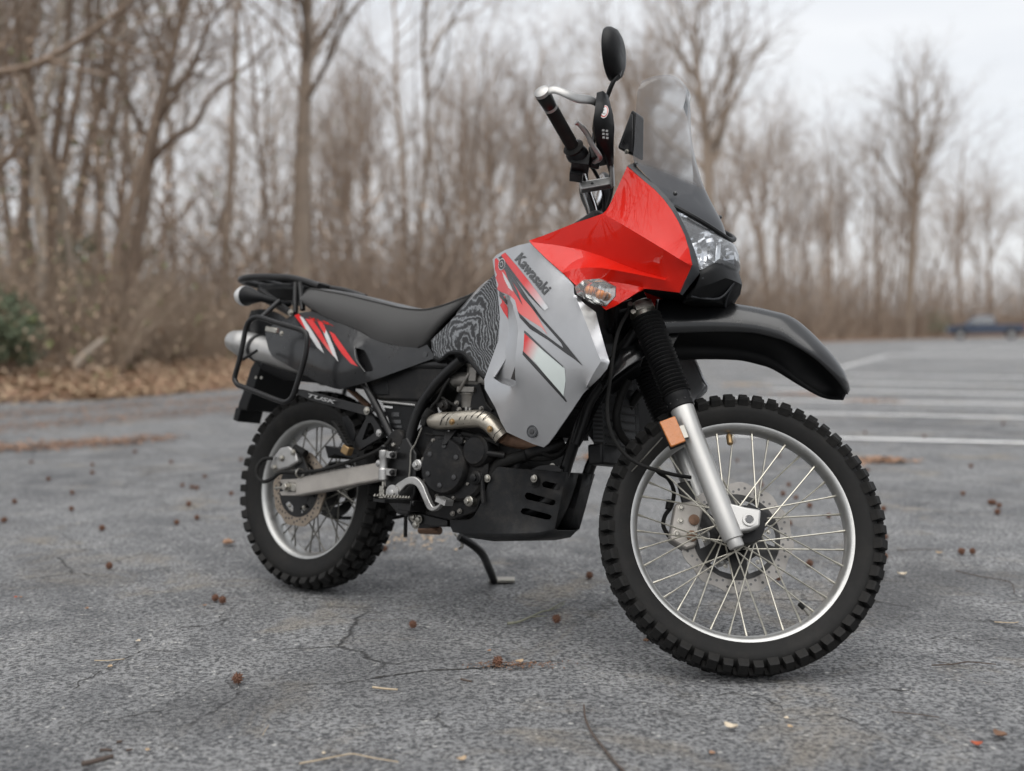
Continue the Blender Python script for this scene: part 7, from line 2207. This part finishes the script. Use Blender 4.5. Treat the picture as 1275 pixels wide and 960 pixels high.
# ------------------------------------------------------------------ parked pickup at the far side
mat('truck_paint', (0.026, 0.040, 0.072), 0.35, 0.2, 0.6, 0.1, 0.05, 4, 0.05)
mat('truck_glass', (0.05, 0.055, 0.06), 0.08, 0, 0.5)
tr = empty('pickup_truck')
p0, p1 = Vector((36.2787,83.3509,0)), Vector((39.4617,78.7083,0))
mid = (p0 + p1) / 2
TL = 5.35
tr.location = mid
tr.scale = (1.06, 1.06, 1.06)
dirx = Vector((mid.y - CAM[1], -(mid.x - CAM[0]), 0)).normalized()      # side-on to the car park
tr.rotation_euler = (0, 0, math.atan2(dirx.y, dirx.x))
tag(tr, 'dark blue pickup truck parked side-on before the far wood', 'truck')
def prof_loft(name, prof, w0, w1, mt, parent, bevel=0.05):
    zs_ = [p[1] for p in prof]
    z0, z1 = min(zs_), max(zs_)
    def half(z): return w0 + (w1 - w0) * (z - z0) / (z1 - z0)
    g = Geo().rings([[Vector((x, -half(z), z)) for x, z in prof], [Vector((x, half(z), z)) for x, z in prof]])
    return g.build(name, mt, parent, bevel=bevel, seg=2)
body = prof_loft('body', [(-2.65, 0.55), (-2.68, 0.78), (-2.55, 0.98), (-1.45, 1.08), (0.60, 1.10), (0.62, 1.08), (2.62, 1.08), (2.66, 0.60), (2.1, 0.45), (-2.2, 0.42)], 0.92, 0.88, 'truck_paint', tr)
cab = prof_loft('cab', [(-1.50, 1.08), (-0.75, 1.68), (-0.35, 1.76), (0.25, 1.75), (0.52, 1.66), (0.66, 1.08)], 0.86, 0.66, 'truck_paint', tr)
for s in (-1, 1):
    for q in ([(-1.20, 1.14), (-0.70, 1.60), (-0.32, 1.66), (-0.32, 1.14)], [(-0.24, 1.14), (-0.24, 1.66), (0.22, 1.65), (0.44, 1.57), (0.52, 1.14)]):
        Geo().prism([(x, s * (0.895 - (z - 1.08) / 0.68 * 0.2), z) for x, z in q], (0, -0.03 * s, 0)).build('side_window', 'truck_glass', cab)
    Geo().box((-2.60, s * 0.68, 0.86), (0.14, 0.36, 0.16)).build('headlight', 'decal_white', body, bevel=0.02)
    Geo().box((2.62, s * 0.80, 0.86), (0.10, 0.18, 0.34)).build('tail_light', 'red_paint', body, bevel=0.02)
    Geo().box((-0.95, s * 0.98, 1.18), (0.10, 0.18, 0.14)).build('door_mirror', 'truck_paint', cab, bevel=0.02)
    for x in (-1.72, 1.72):
        w = Geo().lathe([(0.20, 0.11), (0.33, 0.11), (0.36, 0.07), (0.36, -0.07), (0.33, -0.11), (0.20, -0.11)], 32, (x, s * 0.82, 0.36), closed=True).build('tyre', 'rubber', tr)
        Geo().lathe([(0.0, -0.12 * -s), (0.21, -0.112 * -s), (0.22, -0.07 * -s), (0.0, -0.06 * -s)], 24, (x, s * 0.82, 0.36)).build('rim', 'alu_cast', w)
        Geo().tube([(x + 0.43 * math.cos(t), s * 0.915, 0.36 + 0.43 * math.sin(t)) for t in [math.pi * k / 12 for k in range(13)]], 0.04, 6).build('wheel_arch', 'decal_black', body)
Geo().prism([(-1.46, -0.74, 1.12), (-0.78, -0.66, 1.66), (-0.78, 0.66, 1.66), (-1.46, 0.74, 1.12)], (-0.03, 0, 0.02)).build('windscreen', 'truck_glass', cab)
Geo().box((-2.68, 0, 0.55), (0.12, 1.7, 0.18)).build('front_bumper', 'chrome', body, bevel=0.03)
Geo().box((2.70, 0, 0.58), (0.12, 1.7, 0.16)).build('rear_bumper', 'chrome', body, bevel=0.03)

# ------------------------------------------------------------------ things lying on the asphalt
def ball_mesh(seed):
    rnd = random.Random(seed)
    g = Geo()
    g.ellipsoid((0, 0, 0), (0.0095, 0.0095, 0.0095), 10, 7)
    n = 46
    for i in range(n):
        z = 1 - 2 * (i + 0.5) / n
        a = i * 2.39996 + rnd.uniform(-0.15, 0.15)
        q = math.sqrt(1 - z * z)
        d = Vector((q * math.cos(a), q * math.sin(a), z))
        o = d.orthogonal().normalized()
        o2 = d.cross(o)
        b = [d * 0.0085 + (o * math.cos(t) + o2 * math.sin(t)) * 0.0022 for t in (0, 1.57, 3.14, 4.71)]
        tip = d * rnd.uniform(0.0138, 0.0158) + o * rnd.uniform(-0.001, 0.001)
        g.add(b + [tip], [(0, 1, 4), (1, 2, 4), (2, 3, 4), (3, 0, 4)])
    me = bpy.data.meshes.new('sweetgum_ball')
    me.from_pydata(g.v, [], g.f)
    me.materials.append(MATS['gumball'])
    return me
BM = [ball_mesh(k) for k in range(4)]
GB = 'spiky brown sweetgum ball lying on the asphalt'
balls = [((0.0137,-0.9451,0.013), 'spiky sweetgum ball on the bare asphalt nearest the long crack'), ((-0.2551,-0.1613,0.013), 'one of two spiky sweetgum balls touching beside the rear tyre'), ((-0.2257,-0.1874,0.013), 'one of two spiky sweetgum balls touching beside the rear tyre'),
         ((0.3865,-0.4854,0.013), 'spiky sweetgum ball alone on the asphalt between the tyres'), ((0.6289,-0.8314,0.013), 'spiky sweetgum ball beside the dark crack in front of the tyres'), ((0.7904,-0.4394,0.013), 'spiky sweetgum ball at the end of the mossy twig'),
         ((0.9232,0.103,0.013), 'spiky sweetgum ball just behind the front tyre tread')]
for q in [(1.5394,0.044,0.013),(1.7021,0.2598,0.013),(1.8352,1.0471,0.013),(2.0509,1.2158,0.013),(1.9827,2.1943,0.013),(2.1247,2.1855,0.013),(2.0177,1.8787,0.013),(2.0467,1.7457,0.013),(2.0456,1.5015,0.013),(2.4014,3.5046,0.013),(2.0794,3.2634,0.013),(2.2983,4.4494,0.013)]:
    balls.append((q, 'sweetgum ball on the asphalt seen through the front wheel spokes'))
for q in [(-0.7632,0.3199,0.013),(-1.0756,1.0742,0.013),(-1.5963,1.2968,0.013),(-2.4604,3.5079,0.013),(-2.0007,3.3468,0.013),(-1.8433,2.9421,0.013),(-1.6277,2.1191,0.013),(-1.4175,1.5942,0.013),(-1.5303,3.4405,0.013),(-1.1061,2.7139,0.013),(-0.8978,1.7095,0.013),(-1.019,2.2573,0.013),(-0.7784,2.0415,0.013),(-0.7441,1.3162,0.013),(-0.7965,1.1963,0.013),(-1.7976,1.8339,0.013),(0.1828,0.5773,0.013),(2.1282,0.7291,0.013),(2.0033,0.369,0.013),(2.8942,1.8276,0.013),(3.3853,2.8861,0.013),(2.92,1.5481,0.013),(2.8185,1.2815,0.013),(2.9042,1.455,0.013),(2.7244,2.7441,0.013),(3.4658,5.0465,0.013),(3.7985,4.6844,0.013),(4.8757,5.7351,0.013),(2.3513,1.3938,0.013),(2.9053,1.5489,0.013),(-1.1261,2.3549,0.013),(-1.0543,2.2895,0.013),(-1.9894,2.6679,0.013),(-1.9892,4.0875,0.013),(-1.1056,3.5412,0.013)]:
    balls.append((q, GB))
balls += [((2.3074,0.4414,0.013), 'one of two sweetgum balls close together out beyond the front tyre'), ((2.3478,0.4396,0.013), 'one of two sweetgum balls close together out beyond the front tyre')]
rnd = random.Random(9)
for i, (q, lab) in enumerate(balls):
    o = inst('sweetgum_ball', BM[i % 4], None, None)
    o.location = (q[0], q[1], 0.0125)
    o.rotation_euler = (rnd.uniform(0, 6), rnd.uniform(0, 6), rnd.uniform(0, 6))
    s = rnd.uniform(0.92, 1.12)
    o.scale = (s, s, s)
    tag(o, lab, 'seed pod', 'sweetgum balls on the asphalt')

def leaf(q, size, mt, lab, seed, curl=0.35):
    rnd = random.Random(seed)
    n = 7
    v, f = [], []
    for i in range(n):
        t = i / (n - 1)
        w = math.sin(math.pi * (t * 0.92 + 0.04)) ** 0.8 * 0.42 * (1 + rnd.uniform(-0.15, 0.15))
        for u in (-1, -0.4, 0.4, 1):
            v.append((size * (t - 0.5), size * w * u, size * (curl * 0.5 * abs(u) ** 1.5 + curl * 0.5 * (2 * t - 1) ** 2 + rnd.uniform(0, 0.04)) + 0.002))
    f = [(i * 4 + j, i * 4 + j + 1, (i + 1) * 4 + j + 1, (i + 1) * 4 + j) for i in range(n - 1) for j in range(3)]
    o = Geo().add(v, f).build('dry_leaf', mt, angle=180, recalc=False)
    o.modifiers.new('thick', 'SOLIDIFY').thickness = 0.0006
    o.location = (q[0], q[1], 0.0)
    o.rotation_euler = (0, 0, rnd.uniform(0, 6.28))
    tag(o, lab, 'leaf', 'dry leaves on the asphalt')
LEAF = [((-0.4475,0.7319,0), 0.060, 'leaf_orange', 'curled orange dry leaf left of the rear tyre'), ((1.5819,-1.3688,0), 0.022, 'leaf_rust', 'small rust red leaf scrap on the near asphalt'), ((1.1167,-1.2673,0), 0.030, 'leaf_pale', 'pale narrow dry leaf in front of the front tyre'),
        ((-0.3355,-0.8208,0), 0.016, 'leaf_tan', 'tiny tan leaf scrap beside the long crack'), ((-0.6208,-0.2441,0), 0.014, 'leaf_orange', 'tiny orange leaf scrap on the rough asphalt'), ((-0.3427,-0.5985,0), 0.016, 'leaf_pale', 'pale leaf scrap above the long crack'),
        ((0.6045,-0.7137,0), 0.014, 'leaf_orange', 'tiny orange scrap by the dark crack'), ((-0.0594,-1.3608,0), 0.012, 'leaf_tan', 'tiny tan scrap on the near asphalt'), ((2.2288,0.4502,0), 0.024, 'leaf_tan', 'tan leaf scrap beyond the front tyre'), ((1.9694,0.1079,0), 0.030, 'leaf_pale', 'pale leaf lying beyond the front tyre'),
        ((1.2402,-1.2657,0), 0.014, 'leaf_tan', 'tan scrap near the pale narrow leaf'), ((1.2449,-1.2148,0), 0.012, 'leaf_pale', 'pale chip near the pale narrow leaf'), ((1.0534,-1.4017,0), 0.014, 'leaf_orange', 'orange scrap at the bare patch of asphalt'), ((1.6483,-1.3239,0), 0.03, 'leaf_brown', 'dark crumpled leaf beside the rust red scrap'),
        ((0.6827,-0.8106,0), 0.022, 'leaf_tan', 'tan scrap lying in the dark crack'), ((1.0207,-0.6396,0), 0.022, 'leaf_brown', 'small brown leaf under the front tyre edge'), ((-0.9023,-0.0964,0), 0.014, 'leaf_rust', 'small rust scrap on the rough asphalt'), ((-0.8868,-0.097,0), 0.012, 'leaf_orange', 'small orange fleck on the rough asphalt'),
        ((0.2939,-1.3849,0), 0.010, 'leaf_pale', 'pale chip near the straw'), ((-0.2717,-0.2178,0), 0.012, 'leaf_orange', 'orange fleck below the paired sweetgum balls'), ((0.5666,-1.4225,0), 0.02, 'leaf_tan', 'faint tan scrap on the near asphalt')]
for i, (q, s, mt, lab) in enumerate(LEAF):
    leaf(q, s, mt, lab, 100 + i)
def twig(pts, r0, r1, mt, lab, name='twig', forks=(), bump=0.0):
    p = cr([(q[0], q[1], r0 * 0.9 + 0.002 + (bump * math.sin(math.pi * i / (len(pts) - 1)))) for i, q in enumerate(pts)], 5)
    n = len(p)
    g = Geo().tube(p, [r0 + (r1 - r0) * i / (n - 1) for i in range(n)], 7)
    for (i, dx, dy, dz) in forks:
        a = p[min(i, n - 1)]
        g.tube([a, a + Vector((dx * 0.5, dy * 0.5, dz * 0.6)), a + Vector((dx, dy, dz))], [r0 * 0.6, r0 * 0.45, r1 * 0.6], 5)
    tag(g.build(name, mt, angle=180), lab, 'twig')
twig([(0.8218,-1.1258,0),(0.8196,-1.2093,0),(0.8271,-1.2917,0),(0.8424,-1.3646,0),(0.8578,-1.4366,0),(0.876,-1.4968,0)], 0.0022, 0.0030, 'twig_dark', 'long thin dark curved twig on the near asphalt')
twig([(0.6513,-0.4632,0),(0.6808,-0.4474,0),(0.7158,-0.3972,0),(0.7522,-0.3363,0),(0.7886,-0.3102,0),(0.8227,-0.2456,0)], 0.0045, 0.0015, 'twig_mossy', 'mossy grey twig lying by a sweetgum ball between the tyres', forks=((18, 0.05, 0.03, 0.02), (10, 0.05, -0.01, 0.006)))
twig([(0.2565,-1.4351,0),(0.2947,-1.4166,0),(0.3306,-1.3977,0),(0.3529,-1.3902,0),(0.3949,-1.411,0),(0.4453,-1.4315,0)], 0.0018, 0.0012, 'twig_pale', 'long pale straw on the near asphalt', 'straw')
twig([(0.3398,-0.9955,0),(0.371,-1.0075,0),(0.3996,-1.0138,0)], 0.0028, 0.0022, 'twig_pale', 'short pale stick below the dark crack')
twig([(-0.1594,-1.4376,0),(-0.1438,-1.4265,0),(-0.1263,-1.4113,0),(-0.1135,-1.3998,0)], 0.0055, 0.0045, 'twig_dark', 'thick dark stub of stick at the near edge of the asphalt')
twig([(-0.1526,-1.3669,0),(-0.1414,-1.3631,0),(-0.1286,-1.3674,0)], 0.004, 0.003, 'twig_dark', 'short dark stub beside the thick stick')
twig([(-0.1359,-1.3215,0),(-0.126,-1.3175,0)], 0.003, 0.003, 'twig_dark', 'dark crumb of bark above the short stub')
twig([(-0.1013,-1.364,0),(-0.0899,-1.3601,0)], 0.003, 0.002, 'twig_dark', 'dark crumb of bark beside the short stub')
twig([(1.6896,-0.8646,0),(1.7407,-0.8597,0),(1.7876,-0.8418,0),(1.8475,-0.8627,0)], 0.0018, 0.0014, 'twig_dark', 'thin dark twig lying beyond the front tyre', forks=((5, -0.03, 0.012, 0.004),))
twig([(1.4795,-1.182,0),(1.5254,-1.1977,0),(1.5688,-1.2179,0)], 0.0014, 0.001, 'twig_dark', 'straight thin twig on the near asphalt beyond the tyre')
twig([(2.1712,0.1606,0),(2.2158,0.0749,0),(2.2606,0.0269,0),(2.2737,-0.0298,0),(2.2227,-0.1558,0)], 0.0018, 0.0012, 'twig_dark', 'reddish hooked twig out beyond the front tyre')
twig([(2.0985,0.5139,0),(2.2012,0.5243,0),(2.2749,0.5212,0)], 0.0014, 0.001, 'twig_dark', 'thin straight twig before the paired sweetgum balls')
twig([(-0.3943,-0.7669,0),(-0.3593,-0.7679,0),(-0.323,-0.7555,0)], 0.0016, 0.001, 'twig_pale', 'short pale straw over the long crack', 'straw')
twig([(0.5426,-0.9432,0),(0.5583,-0.9553,0),(0.568,-0.9614,0)], 0.003, 0.002, 'twig_dark', 'dark crumb of bark by the dark crack')
twig([(2.0143,-0.4818,0),(2.0592,-0.4916,0),(2.0808,-0.484,0)], 0.0018, 0.0012, 'twig_pale', 'pale straw bit at the far side of the front tyre', 'straw')
twig([(0.151,-1.2849,0),(0.1505,-1.2536,0),(0.151,-1.2261,0)], 0.0008, 0.0006, 'twig_pale', 'hair-thin straw on the near asphalt', 'straw')

def drift(c, rx, ry, n, mt, lab, seed, sz=1.0):
    rnd = random.Random(seed)
    v, f = [], []
    for i in range(n):
        x, y = rnd.gauss(0, rx * 0.45), rnd.gauss(0, ry * 0.45)
        h = 0.03 * sz * math.exp(-(x / rx) ** 2 - (y / ry) ** 2)
        p = Vector((c[0] + x, c[1] + y, 0.004 + h * rnd.random()))
        a = rnd.uniform(0, 6.28)
        u = Vector((math.cos(a), math.sin(a), rnd.uniform(-0.5, 0.5))) * rnd.uniform(0.012, 0.028) * sz
        w = Vector((-math.sin(a), math.cos(a), rnd.uniform(-0.5, 0.5))) * rnd.uniform(0.005, 0.012) * sz
        k = len(v)
        v += [p - u, p + w, p + u, p - w]
        f.append((k, k + 1, k + 2, k + 3))
    tag(Geo().add(v, f).build('leaf_drift', mt, angle=-1, recalc=False), lab, None, None, 'stuff')
drift((1.2178,3.5245,0), 0.13, 0.16, 260, 'leaf_orange', 'small heap of brown leaves between skid plate and front tyre', 71)
drift((2.9728,3.2226,0), 0.22, 0.12, 320, 'leaf_orange', 'long heap of brown leaves beyond the front tyre', 72)
drift((4.3985,10.191,0), 0.5, 0.4, 260, 'leaf_orange', 'thin leaf patch between the bay lines beside the front fender', 73)
drift((4.8171,8.8559,0), 0.4, 0.3, 160, 'leaf_orange', 'thin leaf patch between the bay lines', 74)
drift((0.2254,0.7833,0), 0.22, 0.25, 160, 'leaf_tan', 'thin scatter of leaf bits behind the rear tyre', 75, 0.5)
drift((4.1492,12.7366,0), 0.4, 0.5, 200, 'leaf_tan', 'pale leaf crumbs on the asphalt behind the fork', 76)
drift((0.6686,-0.8361,0), 0.14, 0.03, 260, 'leaf_brown', 'dark leaf crumbs caught along the dark crack', 77, 0.22)

# open cracks filled with dark dirt, following the broken surface
mat('crack_dirt', (0.032, 0.030, 0.028), 0.95, 0, 0, 0.1, 0.5, 40, 0.03)
def crack_line(pts, w, lab, seed):
    rnd = random.Random(seed)
    p = resample(cr([Vector(q) for q in pts], 6), 0.006, False)
    v, f = [], []
    n = len(p)
    for i, q in enumerate(p):
        t = (p[min(i + 1, n - 1)] - p[max(i - 1, 0)]).normalized()
        s = Vector((-t.y, t.x, 0))
        wob = 0.012 * noise.noise(Vector((q.x * 28, q.y * 28, seed))) + 0.004 * noise.noise(Vector((q.x * 110, q.y * 110, seed)))
        ww = max(0.0004, w * (0.55 + 0.9 * noise.noise(Vector((q.x * 45, q.y * 45, seed + 5)))) * min(1, i / 8, (n - 1 - i) / 8))
        for sg in (1, -1):
            c = q + s * (wob + sg * ww * rnd.uniform(0.7, 1.3))
            v.append((c.x, c.y, ground_z(c.x, c.y) + 0.0016))
        if i:
            f.append((2 * i - 2, 2 * i - 1, 2 * i + 1, 2 * i))
    tag(Geo().add(v, f).build('crack', 'crack_dirt', angle=-1, recalc=False), lab, None, None, 'structure')
for k, (pts, w, lab) in enumerate((([(-0.3658,-0.9995,0),(-0.3702,-0.9187,0),(-0.3499,-0.8458,0),(-0.3334,-0.7552,0),(-0.3057,-0.6871,0),(-0.2921,-0.6589,0),(-0.2279,-0.668,0),(-0.1554,-0.6484,0)], 0.0022, 'long jagged crack beside a sweetgum ball'), ([(-0.359,-1.2775,0),(-0.3097,-1.2382,0),(-0.2529,-1.2119,0),(-0.1844,-1.1657,0),(-0.1275,-1.1275,0),(-0.0559,-1.0831,0)], 0.0016, 'faint crack near the thick stick'),
                                   ([(0.2432,-0.9644,0),(0.3134,-0.9252,0),(0.395,-0.8788,0),(0.4715,-0.856,0),(0.5499,-0.8455,0),(0.6287,-0.8221,0),(0.7089,-0.7982,0),(0.8065,-0.7811,0)], 0.0050, 'wide dark crack in front of the tyres'), ([(-0.2939,-0.458,0),(-0.2442,-0.4346,0),(-0.2007,-0.4106,0),(-0.1347,-0.325,0)], 0.0035, 'crumbled crack near the paired sweetgum balls'),
                                   ([(1.2675,-1.1669,0),(1.3026,-1.1971,0),(1.3692,-1.2035,0),(1.3966,-1.2557,0),(1.4101,-1.314,0)], 0.002, 'edge of the worn asphalt skin before the front tyre'), ([(1.4904,-1.0256,0),(1.529,-1.0154,0),(1.5636,-1.022,0),(1.5902,-1.0001,0)], 0.004, 'short dark pit in the asphalt beyond the front tyre'),
                                   ([(0.4684,-0.1139,0),(0.5682,-0.0757,0),(0.6702,-0.1211,0),(0.7935,-0.1861,0),(0.8894,-0.2287,0)], 0.002, 'hairline crack between the tyres'), ([(1.7406,-0.624,0),(1.8313,-0.6116,0),(1.8928,-0.6437,0),(2.0159,-0.5943,0)], 0.0025, 'broken line of pits beyond the front tyre'), ([(1.1025,-1.0702,0),(1.1996,-1.0402,0),(1.2675,-1.1669,0)], 0.002, 'hairline crack running to the worn edge'), ([(-0.7887,-0.4424,0),(-0.7553,-0.3755,0),(-0.6992,-0.3598,0)], 0.0025, 'short crack at the far side of the rough patch'))):
    crack_line(pts, w, lab, k + 1)

# loose grit and stone chips on the near asphalt
rnd = random.Random(77)
v, f = [], []
for i in range(5200):
    x, y = rnd.uniform(-1.3, 2.6), -1.75 + 4.2 * rnd.random() ** 1.2
    s = rnd.uniform(0.0010, 0.0030) * (1.8 if rnd.random() < 0.05 else 1)
    z = ground_z(x, y)
    k = len(v)
    a = rnd.uniform(0, 6.28)
    for t in range(3):
        v.append((x + s * math.cos(a + t * 2.09), y + s * math.sin(a + t * 2.09), z))
    v.append((x + rnd.uniform(-s, s) * 0.4, y + rnd.uniform(-s, s) * 0.4, z + s * rnd.uniform(0.5, 1.1)))
    f += [(k, k + 1, k + 3), (k + 1, k + 2, k + 3), (k + 2, k, k + 3)]
mat('grit_stone', (0.27, 0.265, 0.25), 0.8, 0, 0, 0.1, 0.5, 25)
tag(Geo().add(v, f).build('loose_grit', 'grit_stone', angle=-1, recalc=False), 'pale grit and stone chips strewn over the near asphalt', None, None, 'stuff')
